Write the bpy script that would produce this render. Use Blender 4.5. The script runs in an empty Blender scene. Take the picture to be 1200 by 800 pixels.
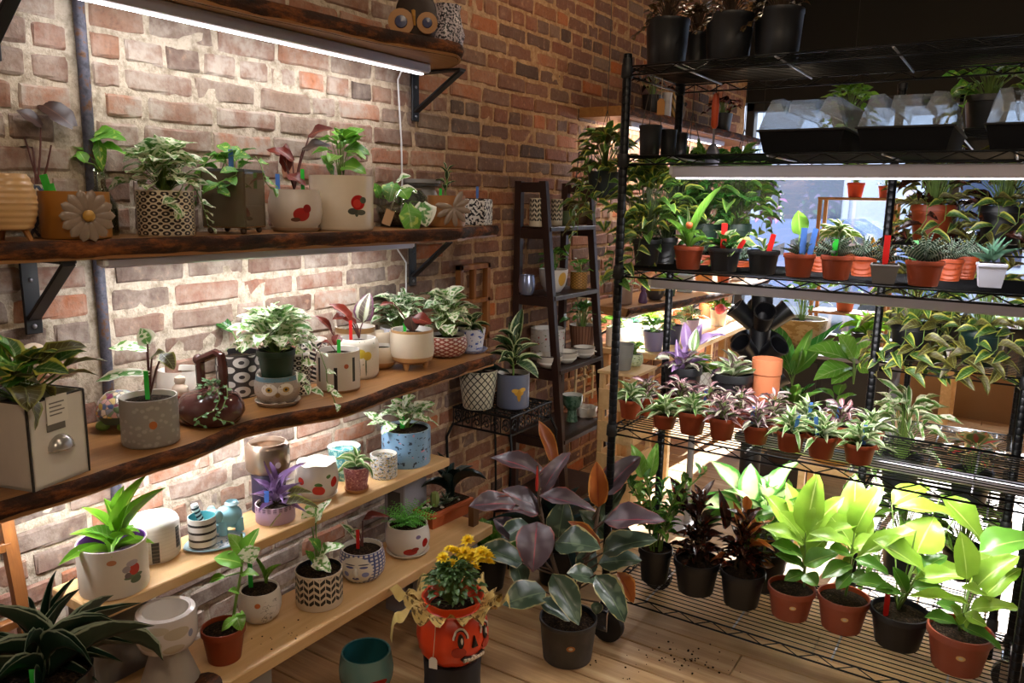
import bpy, math, random
from mathutils import Vector, Matrix, noise
from math import sin, cos, pi, radians, sqrt
S = bpy.context.scene
COL = S.collection
RND = random.Random(7)
# ---------------------------------------------------------------- camera
FPX = 912.0
YAW, PITCH, ROLL = radians(32.8), radians(10.4), radians(1.05)
CAM = Vector((2.0, 0.0, 1.55))
_f = Vector((-sin(YAW)*cos(PITCH), cos(YAW)*cos(PITCH), -sin(PITCH)))
_r0 = Vector((cos(YAW), sin(YAW), 0)); _u0 = _r0.cross(_f)
_r = _r0*cos(ROLL)+_u0*sin(ROLL); _u = _u0*cos(ROLL)-_r0*sin(ROLL)
cd = bpy.data.cameras.new('camera'); co = bpy.data.objects.new('camera', cd); COL.objects.link(co)
cd.lens = FPX/1200*36; cd.sensor_width = 36; cd.clip_start = .05; cd.clip_end = 200
m3 = Matrix((_r, _u, -_f)).transposed()
co.matrix_world = Matrix.Translation(CAM) @ m3.to_4x4()
S.camera = co
# ---------------------------------------------------------------- world, sun, exposure
S.view_settings.view_transform = 'Standard'; S.view_settings.look = 'None'
S.view_settings.exposure = 0.4; S.view_settings.gamma = 1.0; S.view_settings.use_curve_mapping = False
W = bpy.data.worlds.new('sky'); S.world = W; W.use_nodes = True
bg = W.node_tree.nodes['Background']; bg.inputs[0].default_value = (.88, .93, 1, 1); bg.inputs[1].default_value = 5.5
def light(name, kind, loc, energy, color=(1,1,1), rot=None, target=None, size=None, size_y=None, parent=None):
    d = bpy.data.lights.new(name, kind); d.energy = energy; d.color = color
    if kind == 'AREA':
        d.shape = 'RECTANGLE'; d.size = size; d.size_y = size_y or size
    elif kind == 'POINT' and size: d.shadow_soft_size = size
    o = bpy.data.objects.new(name, d); COL.objects.link(o); o.location = loc
    if target is not None:
        o.rotation_euler = (Vector(target)-Vector(loc)).to_track_quat('-Z', 'Y').to_euler()
    elif rot: o.rotation_euler = rot
    if parent: o.parent = parent
    return o
sun = light('sun', 'SUN', (3, 9, 6), 34.0, (1, .95, .88), target=(1.2, 4.0, 0)); sun.data.angle = radians(1.2)
sun.rotation_euler = (Vector((-.10, -1, -.66))).to_track_quat('-Z', 'Y').to_euler()
LED_W = 9.0
# ---------------------------------------------------------------- pixel helpers (1200 x 800)
def ray(x, y): return _r*((x-600)/FPX) - _u*((y-400)/FPX) + _f
def at(x, y, ax, v):
    d = ray(x, y); return CAM + d*((v-CAM[ax])/d[ax])
def proj(p):
    q = Vector(p)-CAM; z = q.dot(_f); return 600+FPX*q.dot(_r)/z, 400-FPX*q.dot(_u)/z, z
def hgt(loc, yt):
    a, b = -.5, 3.0
    for _ in range(40):
        m = (a+b)/2
        if proj(loc+Vector((0,0,m)))[1] > yt: a = m
        else: b = m
    return a
def spot(xc, yb, w, yt, z=None, x=None, y=None, k=.85):
    """base centre, radius, height of a round thing seen at these pixels, standing on z"""
    if x is not None or y is not None:
        ax, v = (0, x) if x is not None else (1, y)
        lo = at(xc, yb, ax, v); lo.z = z
        # refine so that the column matches
        for _ in range(6):
            p = proj(lo); q = at(xc, p[1], ax, v); lo = Vector((q.x, q.y, z))
        r = w/2*proj(lo)[2]/FPX
    else:
        p = at(xc, yb, 2, z); d = (p-CAM); d.z = 0; d.normalize()
        r = w/2*proj(p)[2]/FPX; lo = p + d*r*k; r = w/2*proj(lo)[2]/FPX
    return lo, r, hgt(lo, yt)
# ---------------------------------------------------------------- node helpers
class X:
    def __init__(s, nt, v): s.nt, s.v = nt, v
    def _m(s, op, *a):
        n = s.nt.nodes.new('ShaderNodeMath'); n.operation = op
        for i, q in enumerate((s,)+a):
            v = q.v if isinstance(q, X) else q
            if isinstance(v, (int, float)): n.inputs[i].default_value = v
            else: s.nt.links.new(v, n.inputs[i])
        return X(s.nt, n.outputs[0])
    def __add__(s, o): return s._m('ADD', o)
    def __radd__(s, o): return s._m('ADD', o)
    def __sub__(s, o): return s._m('SUBTRACT', o)
    def __rsub__(s, o): return (s*-1)+o
    def __mul__(s, o): return s._m('MULTIPLY', o)
    def __rmul__(s, o): return s._m('MULTIPLY', o)
    def __truediv__(s, o): return s._m('DIVIDE', o)
    def lt(s, o): return s._m('LESS_THAN', o)
    def gt(s, o): return s._m('GREATER_THAN', o)
    def abs(s): return s._m('ABSOLUTE')
    def sin(s): return s._m('SINE')
    def cos(s): return s._m('COSINE')
    def fr(s): return s._m('FRACT')
    def fl(s): return s._m('FLOOR')
    def mx(s, o): return s._m('MAXIMUM', o)
    def mn(s, o): return s._m('MINIMUM', o)
    def pw(s, o): return s._m('POWER', o)
    def sq(s): return s._m('SQRT')
    def mod(s, o): return s._m('FLOORED_MODULO', o)
    def ss(s, a, b):
        n = s.nt.nodes.new('ShaderNodeMapRange'); n.interpolation_type = 'SMOOTHSTEP'
        s.nt.links.new(s.v, n.inputs[0]); n.inputs[1].default_value = a; n.inputs[2].default_value = b
        return X(s.nt, n.outputs[0])
def lin(c):
    if isinstance(c, str):
        c = [int(c[i:i+2], 16)/255 for i in (0, 2, 4)]
    return tuple(((v/12.92) if v <= .04045 else ((v+.055)/1.055)**2.4) for v in c[:3])
class Mat:
    def __init__(s, name, rough=.5, spec=.5, metal=0.0):
        s.m = bpy.data.materials.new(name); s.m.use_nodes = True; s.nt = s.m.node_tree
        s.b = s.nt.nodes['Principled BSDF']; s.out = s.nt.nodes['Material Output']
        s.b.inputs['Roughness'].default_value = rough; s.b.inputs['Metallic'].default_value = metal
        s.b.inputs['Specular IOR Level'].default_value = spec
    def uv(s):
        n = s.nt.nodes.new('ShaderNodeTexCoord'); q = s.nt.nodes.new('ShaderNodeSeparateXYZ')
        s.nt.links.new(n.outputs['UV'], q.inputs[0]); return X(s.nt, q.outputs[0]), X(s.nt, q.outputs[1])
    def obj(s):
        n = s.nt.nodes.new('ShaderNodeTexCoord'); return n.outputs['Object']
    def pos(s):
        n = s.nt.nodes.new('ShaderNodeNewGeometry'); return n.outputs['Position']
    def xyz(s, vec):
        q = s.nt.nodes.new('ShaderNodeSeparateXYZ'); s.nt.links.new(vec, q.inputs[0]); return [X(s.nt, o) for o in q.outputs]
    def vec(s, a, b, c=0.0):
        q = s.nt.nodes.new('ShaderNodeCombineXYZ')
        for i, v in enumerate((a, b, c)):
            if isinstance(v, X): s.nt.links.new(v.v, q.inputs[i])
            else: q.inputs[i].default_value = v
        return q.outputs[0]
    def rnd(s):
        n = s.nt.nodes.new('ShaderNodeObjectInfo'); return X(s.nt, n.outputs['Random'])
    def attr(s, name):
        n = s.nt.nodes.new('ShaderNodeAttribute'); n.attribute_name = name; return X(s.nt, n.outputs['Fac'])
    def noise(s, vec, scale, detail=3.0, rough=.55, scl=None):
        n = s.nt.nodes.new('ShaderNodeTexNoise'); n.inputs['Scale'].default_value = scale
        n.inputs['Detail'].default_value = detail; n.inputs['Roughness'].default_value = rough
        if scl:
            mp = s.nt.nodes.new('ShaderNodeMapping'); mp.inputs['Scale'].default_value = scl
            s.nt.links.new(vec, mp.inputs[0]); vec = mp.outputs[0]
        s.nt.links.new(vec, n.inputs['Vector']); return X(s.nt, n.outputs[0])
    def vor(s, vec, scale, out='Distance', feat='F1'):
        n = s.nt.nodes.new('ShaderNodeTexVoronoi'); n.feature = feat; n.inputs['Scale'].default_value = scale
        s.nt.links.new(vec, n.inputs['Vector'])
        if out == 'Color':
            q = s.nt.nodes.new('ShaderNodeSeparateXYZ'); s.nt.links.new(n.outputs['Color'], q.inputs[0]); return X(s.nt, q.outputs[0])
        return X(s.nt, n.outputs[out])
    def mix(s, fac, a, b):
        n = s.nt.nodes.new('ShaderNodeMix'); n.data_type = 'RGBA'
        for sock, v in ((n.inputs[0], fac), (n.inputs[6], a), (n.inputs[7], b)):
            if isinstance(v, X): s.nt.links.new(v.v, sock)
            elif isinstance(v, (int, float)): sock.default_value = v
            elif isinstance(v, (tuple, list, str)): sock.default_value = (*lin(v), 1)
            else: s.nt.links.new(v, sock)
        return n.outputs[2]
    def ramp(s, fac, stops):
        n = s.nt.nodes.new('ShaderNodeValToRGB'); cr = n.color_ramp
        while len(cr.elements) < len(stops): cr.elements.new(.5)
        for e, (p, c) in zip(cr.elements, stops): e.position = p; e.color = (*lin(c), 1)
        s.nt.links.new(fac.v, n.inputs[0]); return n.outputs[0]
    def col(s, c):
        if isinstance(c, (tuple, list, str)): s.b.inputs['Base Color'].default_value = (*lin(c), 1)
        else: s.nt.links.new(c, s.b.inputs['Base Color'])
        return s
    def bump(s, h, strength=.3, dist=.01):
        n = s.nt.nodes.new('ShaderNodeBump'); n.inputs['Strength'].default_value = strength; n.inputs['Distance'].default_value = dist
        s.nt.links.new(h.v, n.inputs['Height']); s.nt.links.new(n.outputs[0], s.b.inputs['Normal']); return s
    def setr(s, r):
        s.nt.links.new(r.v, s.b.inputs['Roughness']); return s
    def translucent(s, col, fac):
        t = s.nt.nodes.new('ShaderNodeBsdfTranslucent')
        if isinstance(col, (tuple, str)): t.inputs[0].default_value = (*lin(col), 1)
        else: s.nt.links.new(col, t.inputs[0])
        mx = s.nt.nodes.new('ShaderNodeMixShader'); mx.inputs[0].default_value = fac
        s.nt.links.new(s.b.outputs[0], mx.inputs[1]); s.nt.links.new(t.outputs[0], mx.inputs[2])
        s.nt.links.new(mx.outputs[0], s.out.inputs[0]); return s
_MC = {}
def plain(c, rough=.5, metal=0.0, spec=.5):
    k = (c, rough, metal, spec)
    if k not in _MC:
        m = Mat('paint_'+str(c)[:12], rough, spec, metal)
        if metal == 0:
            n = m.noise(m.obj(), 9, 3)
            m.col(m.mix(n*.35, c, tuple(v*.82 for v in ([int(c[i:i+2], 16)/255 for i in (0,2,4)] if isinstance(c, str) else c))))
        else: m.col(c)
        _MC[k] = m.m
    return _MC[k]
def emit(name, c, e):
    m = bpy.data.materials.new(name); m.use_nodes = True; nt = m.node_tree
    b = nt.nodes['Principled BSDF']; b.inputs['Base Color'].default_value = (.9,.9,.9,1)
    b.inputs['Emission Color'].default_value = (*lin(c), 1); b.inputs['Emission Strength'].default_value = e
    return m
# ---------------------------------------------------------------- mesh helpers
class MB:
    """collects faces; build() links ONE mesh object"""
    def __init__(s): s.v, s.f, s.uv, s.sm, s.at = [], [], [], [], None
    def face(s, idx, uv=None, smooth=False):
        s.f.append(tuple(idx)); s.uv.append(uv); s.sm.append(smooth)
    def quad(s, pts, uv=((0,0),(1,0),(1,1),(0,1))):
        n = len(s.v); s.v += [tuple(p) for p in pts]; s.face(range(n, n+len(pts)), uv[:len(pts)])
    def box(s, a, b, taper=None, bev=0.0):
        (x0,y0,z0),(x1,y1,z1) = a, b
        t = taper or (0, 0)
        if bev <= 0:
            n = len(s.v)
            s.v += [(x0+t[0],y0+t[1],z0),(x1-t[0],y0+t[1],z0),(x1-t[0],y1-t[1],z0),(x0+t[0],y1-t[1],z0),(x0,y0,z1),(x1,y0,z1),(x1,y1,z1),(x0,y1,z1)]
            for q in ((3,2,1,0),(4,5,6,7),(0,1,5,4),(1,2,6,5),(2,3,7,6),(3,0,4,7)):
                s.face([n+i for i in q], ((0,0),(1,0),(1,1),(0,1)))
        else:
            c = Vector(((x0+x1)/2,(y0+y1)/2,(z0+z1)/2)); h = Vector((abs(x1-x0)/2,abs(y1-y0)/2,abs(z1-z0)/2)); e = min(bev, *[q*.9 for q in h])
            n = len(s.v); ix = {}
            for sx in (-1,1):
                for sy in (-1,1):
                    for sz in (-1,1):
                        for ax in range(3):
                            p = Vector((sx*(h.x-e), sy*(h.y-e), sz*(h.z-e))); p[ax] = (sx,sy,sz)[ax]*h[ax]
                            ix[(sx,sy,sz,ax)] = len(s.v); s.v.append(tuple(c+p))
            for ax in range(3):
                o = [i for i in range(3) if i != ax]
                for sg in (-1,1):
                    l = []
                    for q in ((-1,-1),(1,-1),(1,1),(-1,1)):
                        k = [0,0,0]; k[ax] = sg; k[o[0]] = q[0]; k[o[1]] = q[1]; l.append(ix[(*k, ax)])
                    if (sg < 0) ^ (ax == 1): l.reverse()
                    s.face(l, ((0,0),(1,0),(1,1),(0,1)))
            for a1 in range(3):
                for a2 in range(a1+1, 3):
                    a3 = 3-a1-a2
                    for s1 in (-1,1):
                        for s2 in (-1,1):
                            k = [0,0,0]; k[a1] = s1; k[a2] = s2; l = []
                            for a, t3 in ((a1,-1),(a1,1),(a2,1),(a2,-1)):
                                k[a3] = t3; l.append(ix[(*k, a)])
                            s.face(l)
            for sx in (-1,1):
                for sy in (-1,1):
                    for sz in (-1,1): s.face([ix[(sx,sy,sz,a)] for a in range(3)])
        return s
    def tube(s, pts, r, n=6, r1=None, cap=True, smooth=True):
        pts = [Vector(p) for p in pts]; N = len(pts); base = len(s.v); up = None
        for i, p in enumerate(pts):
            t = (pts[min(i+1,N-1)]-pts[max(i-1,0)])
            if t.length < 1e-9: t = Vector((0,0,1))
            t.normalize()
            a = up if up is not None else (Vector((0,0,1)) if abs(t.z) < .9 else Vector((1,0,0)))
            b = t.cross(a)
            if b.length < 1e-6: b = t.cross(Vector((1,.3,.2)))
            b.normalize(); a = b.cross(t); up = a
            rr = r if r1 is None else r+(r1-r)*i/(N-1)
            if isinstance(r, (list, tuple)): rr = r[i]
            for k in range(n):
                q = 2*pi*k/n; s.v.append(tuple(p+a*(cos(q)*rr)+b*(sin(q)*rr)))
        for i in range(N-1):
            for k in range(n):
                k2 = (k+1) % n; A = base+i*n; B = A+n
                s.face((A+k, A+k2, B+k2, B+k), ((k/n,i/(N-1)),((k+1)/n,i/(N-1)),((k+1)/n,(i+1)/(N-1)),(k/n,(i+1)/(N-1))), smooth)
        if cap:
            s.face([base+k for k in range(n)][::-1]); s.face([base+(N-1)*n+k for k in range(n)])
        return s
    def lathe(s, prof, n=28, c=(0,0,0), capb=True, capt=False, fx=None):
        """prof: (r, z[, v])"""
        base = len(s.v); N = len(prof); zs = [p[1] for p in prof]; zm = max(zs) or 1
        for p in prof:
            for k in range(n):
                a = 2*pi*k/n-pi; r = p[0]; z = p[1]
                if fx: r, z = fx(r, z, a)
                s.v.append((c[0]+cos(a)*r, c[1]+sin(a)*r, c[2]+z))
        V = [p[2] if len(p) > 2 else p[1]/zm for p in prof]
        for i in range(N-1):
            for k in range(n):
                k2 = (k+1) % n; A = base+i*n; B = A+n
                s.face((A+k, A+k2, B+k2, B+k), ((k/n,V[i]),((k+1)/n,V[i]),((k+1)/n,V[i+1]),(k/n,V[i+1])), True)
        if capb: s.face([base+k for k in range(n)][::-1])
        if capt: s.face([base+(N-1)*n+k for k in range(n)])
        return s
    def ball(s, c, r, n=8, m=6, sc=(1,1,1)):
        base = len(s.v); c = Vector(c)
        for i in range(m+1):
            t = pi*i/m
            for k in range(n):
                a = 2*pi*k/n; s.v.append((c.x+r*sc[0]*sin(t)*cos(a), c.y+r*sc[1]*sin(t)*sin(a), c.z-r*sc[2]*cos(t)))
        for i in range(m):
            for k in range(n):
                k2 = (k+1) % n; A = base+i*n; B = A+n
                s.face((A+k, A+k2, B+k2, B+k), ((k/n,i/m),((k+1)/n,i/m),((k+1)/n,(i+1)/m),(k/n,(i+1)/m)), True)
        return s
    def prism(s, poly, z0, z1):
        n = len(s.v); N = len(poly)
        s.v += [(p[0],p[1],z0) for p in poly]+[(p[0],p[1],z1) for p in poly]
        s.face([n+i for i in range(N)][::-1]); s.face([n+N+i for i in range(N)])
        for i in range(N):
            j = (i+1) % N; s.face((n+i, n+j, n+N+j, n+N+i))
        return s
    def add(s, mesh_t, M):
        """append a (verts, faces, uvs, smooth) template through matrix M"""
        n = len(s.v); v, f, uv, sm = mesh_t
        s.v += [tuple(M @ Vector(p)) for p in v]
        for a, b in zip(f, uv): s.face([i+n for i in a], b, sm)
    def xf(s, M, start=0):
        for i in range(start, len(s.v)): s.v[i] = tuple(M @ Vector(s.v[i]))
        return s
    def mesh(s, name, mat=None, sharp=40, attrs=None):
        me = bpy.data.meshes.new(name); me.from_pydata(s.v, [], s.f)
        ul = me.uv_layers.new(name='UVMap'); i = 0; flat = []
        for f, uv in zip(s.f, s.uv):
            for k in range(len(f)):
                flat += list(uv[k]) if uv else [0.0, 0.0]
        ul.data.foreach_set('uv', flat)
        me.polygons.foreach_set('use_smooth', s.sm)
        if any(s.sm) and sharp: me.set_sharp_from_angle(angle=radians(sharp))
        if mat: me.materials.append(mat)
        me.update(); return me
    def build(s, name, mat=None, parent=None, loc=None, sharp=40):
        return link(name, s.mesh(name, mat, sharp), parent, loc)
def link(name, me, parent=None, loc=None, M=None):
    o = bpy.data.objects.new(name, me); COL.objects.link(o)
    if parent: o.parent = parent
    if loc is not None: o.location = loc
    if M is not None: o.matrix_local = M
    return o
def tag(o, label=None, cat=None, group=None, kind=None):
    if label: o['label'] = label
    if cat: o['category'] = cat
    if group: o['group'] = group
    if kind: o['kind'] = kind
    return o
def thing(name, label, cat, loc=(0,0,0), group=None, rz=0.0):
    o = bpy.data.objects.new(name, None); COL.objects.link(o); o.location = loc; o.rotation_euler = (0,0,rz)
    o.empty_display_size = .02
    return tag(o, label, cat, group)
def stuff(o): o['kind'] = 'stuff'; return o
# ---------------------------------------------------------------- wood etc.
def woodmat(name, c0, c1, c2, axis=1, scale=1.0, rough=.45, rand=True, bump=.15):
    m = Mat(name, rough); v = m.obj(); x = m.xyz(v)
    off = m.rnd()*37.0 if rand else 0.0
    sc = [22.0, 22.0, 22.0]; sc[axis] = 1.6
    vv = m.vec(x[0]*(sc[0]*scale)+off, x[1]*(sc[1]*scale)+off, x[2]*(sc[2]*scale))
    n1 = m.noise(vv, 1.0, 4, .6); n2 = m.noise(vv, 4.0, 3, .6); n3 = m.noise(v, 2.5, 2)
    ring = (n1*9.0).sin()*.5+.5
    f = ring*.45+n2*.35+n3*.3
    c = m.ramp(f, [(0.15, c0), (.5, c1), (.9, c2)])
    if rand: c = m.mix(m.rnd()*.35, c, c0)
    kn = m.vor(m.vec(x[0]*(7 if axis else 3), x[1]*(3 if axis else 7), x[2]*3), 1.0)
    c = m.mix(kn.ss(.10, .02)*.7, c, c0)
    m.col(c).bump(n2, bump, .004); return m.m
# ================================================================ SETTING
YW = 6.55           # window wall
def brickmat():
    m = Mat('old_brick', .85, .2); p = m.pos(); x = m.xyz(p)
    r = (m.rnd()+m.attr('rnd')).fr()
    base = m.ramp(r, [(0, '4c3a32'), (.16, '6e4a3a'), (.32, '84503a'), (.48, '6c5244'), (.62, '8e5636'), (.76, '5c4a44'), (.9, 'b4622e'), (1, '7a6252')])
    n1 = m.noise(p, 34, 5, .65); n2 = m.noise(p, 9, 4, .6); n3 = m.noise(p, 90, 3)
    base = m.mix(n3.ss(.5, .75)*.4, base, '3c2622')
    base = m.mix(n1.ss(.55, .72)*.5, base, 'b98a6a')
    # lime dust and old plaster, with LED-lit paleness painted in, heavier by the shelves
    r2 = (r*7.31).fr()
    near = (x[1].ss(3.1, 1.7)*.78+.10)*(r2*.7+.4)
    lime = (n2.ss(.36, .62)*near*.75+near*.42)
    lime = lime*(n1.ss(.25, .6)*.6+.4)
    m.col(m.mix(lime, base, 'b0a294')).bump(n1*.6+n3*.4, .7, .006); return m.m
def mortarmat():
    m = Mat('lime_mortar', .95, .1); p = m.pos(); x = m.xyz(p)
    n1 = m.noise(p, 26, 5, .7); n2 = m.noise(p, 110, 3); n3 = m.noise(p, 3, 3)
    near = x[1].ss(3.2, 1.7)  # paler and greyer by the shelves, partly LED light put into the colour
    c = m.mix(near, m.mix(n1.ss(.35, .7), '9a7350', 'c09a74'), m.mix(n1.ss(.3, .6), '92836f', 'c6b8a4'))
    c = m.mix(n2.ss(.6, .8)*.5, c, '6e5a4a')
    m.col(c).bump(n1*.7+n2*.4, .9, .008); return m.m
BRICK, MORTAR = brickmat(), mortarmat()
wall = MB()
Y0, ZT = -.6, 3.2
ny, nz = 200, 60
for i in range(ny+1):
    for j in range(nz+1):
        y = Y0+(YW-Y0)*i/ny; z = ZT*j/nz
        wall.v.append((-.0015+.0055*noise.noise((y*14, z*14, 0))+.004*noise.noise((y*40, z*40, 3)), y, z))
for i in range(ny):
    for j in range(nz):
        a = i*(nz+1)+j; wall.face((a, a+nz+1, a+nz+2, a+1), None, True)
wall.quad([(-.25,Y0,0),(-.25,YW,0),(-.25,YW,ZT),(-.25,Y0,ZT)])
wl = wall.build('wall_left', MORTAR, sharp=0); tag(wl, 'old exposed brick wall with thick pale lime mortar', 'wall', kind='structure')
def brick_template(w, h, seed):
    rr = random.Random(seed); nu, nv = 5, 3; v, f = [], []; idx = {}
    us = [-.5, -.44, -.15, .15, .44, .5]; vs = [-.5, -.38, .38, .5]
    chip = [rr.random() < .3 for _ in range(4)]
    for i, u in enumerate(us):
        for j, q in enumerate(vs):
            edge = (i in (0, 5)) or (j in (0, 3)); corner = (i in (0,5)) and (j in (0,3))
            d = 0 if not edge else -.004
            if corner: d = -.006 - (.010*rr.random() if chip[(i>2)*2+(j>1)] else 0)
            sx = 1-(.012 if edge else 0)
            v.append((d+rr.uniform(-.0022,.0022), u*w*sx+rr.uniform(-.0022,.0022), q*h+rr.uniform(-.0018,.0018))); idx[i,j] = len(v)-1
    for i in range(5):
        for j in range(3): f.append((idx[i,j], idx[i+1,j], idx[i+1,j+1], idx[i,j+1]))
    per = [(i,0) for i in range(6)]+[(5,1),(5,2),(5,3)]+[(i,3) for i in (4,3,2,1,0)]+[(0,2),(0,1)]
    bk = {}
    for k in per:
        a = v[idx[k]]; bk[k] = len(v); v.append((-.022, a[1]*1.0, a[2]))
    for a, b in zip(per, per[1:]+per[:1]): f.append((idx[a], bk[a], bk[b], idx[b]))
    return v, f, [None]*len(f), False
CH = .0722
bl = []; rr = random.Random(11); row = 0; z = .035
while z < ZT-.03:
    header = (row % 6 == 2); y = Y0+rr.uniform(-.1, 0)+(.0 if row % 2 else .11)
    zz = z
    while y < YW:
        w = (.098+rr.uniform(-.008,.008)) if header else (.205+rr.uniform(-.012,.012))
        if not header and rr.random() < .06: w = .1
        j = .013+rr.uniform(-.003,.004)
        if y+w < YW:
            if not (abs(y+w/2-1.108) < w/2+.022 and z > .85): bl.append((y+w/2, zz+rr.uniform(-.002,.002), w, .058+rr.uniform(-.004,.003)))
            else:
                for a, b in ((y, 1.108-.03), (1.108+.03, y+w)):
                    if b-a > .04: bl.append(((a+b)/2, zz, b-a, .057))
        y += w+j
    z += CH; row += 1
def vis(b):
    x, y, d = proj((0, b[0], b[1]))
    if d < .1 or not (-20 < x < 1000 and -20 < y < 700): return 0
    # boards and floor-level rows hidden behind the benches show nothing
    return b[2]*b[3]/d/d * (1 if b[1] > .45 else .3)
order = sorted(range(len(bl)), key=lambda i: -vis(bl[i])); big = set(order[:300])
NV = 14
TS = [brick_template(.205, .058, 100+i) for i in range(NV)]; TH = [brick_template(.1, .058, 200+i) for i in range(NV)]
def tmesh(name, t, mat):
    b = MB(); b.add(t, Matrix.Identity(4)); return b.mesh(name, mat, 0)
MS = [tmesh('brick', t, BRICK) for t in TS]; MH = [tmesh('brick', t, BRICK) for t in TH]
rest = MB(); ratt = []
for i, b in enumerate(bl):
    k = rr.randrange(NV); hd = b[2] < .14; t = (TH if hd else TS)[k]
    M = Matrix.Translation((.003+rr.uniform(-.003,.0035), b[0], b[1])) @ Matrix.Rotation(rr.uniform(-.012,.012), 4, 'X') @ Matrix.Diagonal((1, b[2]/(.1 if hd else .205), b[3]/.058, 1))
    if i in big: link('brick', (MH if hd else MS)[k], wl, M=M)
    else:
        n = len(rest.f); rest.add(t, M); ratt += [rr.random()]*(len(rest.f)-n)
ro = rest.build('brick_courses', BRICK, wl, sharp=0); stuff(ro)
a = ro.data.attributes.new('rnd', 'FLOAT', 'FACE'); a.data.foreach_set('value', ratt)
# ---- floor of boards running across the shop
def floormat():
    m = Mat('pine_floor', .42, .4); v = m.obj(); x = m.xyz(v); o = m.rnd()*50.0
    vv = m.vec(x[0]*1.3+o, x[1]*24.0+o, 0.0)
    n1 = m.noise(vv, 1, 4, .6); n2 = m.noise(vv, 5, 3, .6); n3 = m.noise(m.pos(), 3, 4); n4 = m.noise(m.pos(), 45, 3, .7)
    f = ((n1*11.0).sin()*.5+.5)*.4+n2*.45+.1
    c = m.ramp(f, [(.1, '94704a'), (.45, 'c09c70'), (.9, 'd8bc92')])
    c = m.mix(m.rnd()*.4, c, '9c7a50')
    kn = m.vor(m.vec(x[0]*1.7+o, x[1]*6.0, 0.0), 1.0)
    c = m.mix(kn.ss(.09, .02)*.85, c, '5a351c')
    c = m.mix(n3.ss(.45, .75)*.35, c, '7a5836'); c = m.mix(n4.ss(.68, .8)*.6, c, '4a3522')
    m.col(c).bump(n2, .12, .003); m.setr(n3*.25+.32); return m.m
FLOOR = floormat()
fl = MB().box((-.1,-1.5,-.06), (4.6,YW,-.02)).build('floor', plain('3a2a1c', .9)); tag(fl, 'pine plank floor with narrow dark gaps', 'floor', kind='structure')
rr = random.Random(5); PW = .1385; y = 2.387-PW*20; pm = {}
while y < YW:
    x0 = 0.0-rr.uniform(0, .9)*(y > 0)
    if abs(y-2.387) < .01: x0 = -.25
    while x0 < 4.5:
        L = rr.choice((1.2, 1.6, 2.0, 2.4)); a = max(0.0, x0); b = min(4.55, x0+L)
        if b-a > .05 and y > .3:
            key = round(b-a, 2)
            if key not in pm: pm[key] = MB().box((-(b-a)/2+.0015, -PW/2+.0022, -.02), ((b-a)/2-.0015, PW/2-.0022, 0), bev=.0025).mesh('floor_plank', FLOOR)
            link('floor_plank', pm[key], fl, ((a+b)/2, y+PW/2, rr.uniform(-.0012, .0004)))
        x0 += L
    y += PW
# near part of the floor is behind the camera: plain boards
MB().box((0,-1.5,-.02), (4.55,.3,0)).build('floor_boards', FLOOR, fl)
# ---- ceiling, other walls
tag(MB().box((-.3,-1.6,ZT), (4.7,YW+.2,ZT+.1)).build('ceiling', plain('0c0c0b', .8)), 'black painted ceiling', 'ceiling', kind='structure')
beam = plain('11100f', .75)
for k, yy in enumerate((3.3, 4.4, 5.5)):
    tag(MB().box((.02,yy,ZT-.16), (4.55,yy+.12,ZT-.002)).build('trim_%d' % (k+1), beam), 'black painted ceiling beam', 'beam', kind='structure')
tag(MB().box((4.6,-1.6,0), (4.7,YW,ZT)).build('wall_right', plain('4a3d33', .9)), 'plain dark side wall', 'wall', kind='structure')
tag(MB().box((-.3,-1.6,0), (4.7,-1.5,ZT)).build('wall_back', plain('6a5a4c', .9)), 'plain wall at the shop counter', 'wall', kind='structure')
dk = plain('090908', .8)
tag(MB().box((-.3,YW,2.35), (4.7,YW+.2,ZT)).build('wall_front_top', dk), 'black painted wall above the shop window', 'wall', kind='structure')
tag(MB().box((-.3,YW,0), (4.7,YW+.2,  .45)).build('wall_front', plain('8a6a48', .7)), 'brown low wall under the shop window', 'wall', kind='structure')
def glassmat():
    m = bpy.data.materials.new('window_glass'); m.use_nodes = True; nt = m.node_tree; out = nt.nodes['Material Output']
    t = nt.nodes.new('ShaderNodeBsdfTransparent'); g = nt.nodes.new('ShaderNodeBsdfGlossy'); g.inputs['Roughness'].default_value = .03
    t.inputs[0].default_value = (.93,.96,1,1)
    mx = nt.nodes.new('ShaderNodeMixShader'); mx.inputs[0].default_value = .06
    nt.links.new(t.outputs[0], mx.inputs[1]); nt.links.new(g.outputs[0], mx.inputs[2]); nt.links.new(mx.outputs[0], out.inputs[0]); return m
GLASS = glassmat()
wn = MB()
for xx in (.0, 1.52, 3.04, 4.5): wn.box((xx,YW+.03,.45), (xx+.07,YW+.13,2.35), bev=.006)
wn.box((.0,YW+.03,.45), (4.57,YW+.13,.52), bev=.006); wn.box((.0,YW+.03,2.28), (4.57,YW+.13,2.35), bev=.006)
wo = wn.build('window_1', plain('1b1a19', .5)); tag(wo, 'large shop window with dark frame onto the street', 'window', kind='structure')
for xx in (.07, 1.59, 3.11): MB().box((xx,YW+.075,.52), (xx+1.45,YW+.081,2.28)).build('pane', GLASS, wo)
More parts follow.
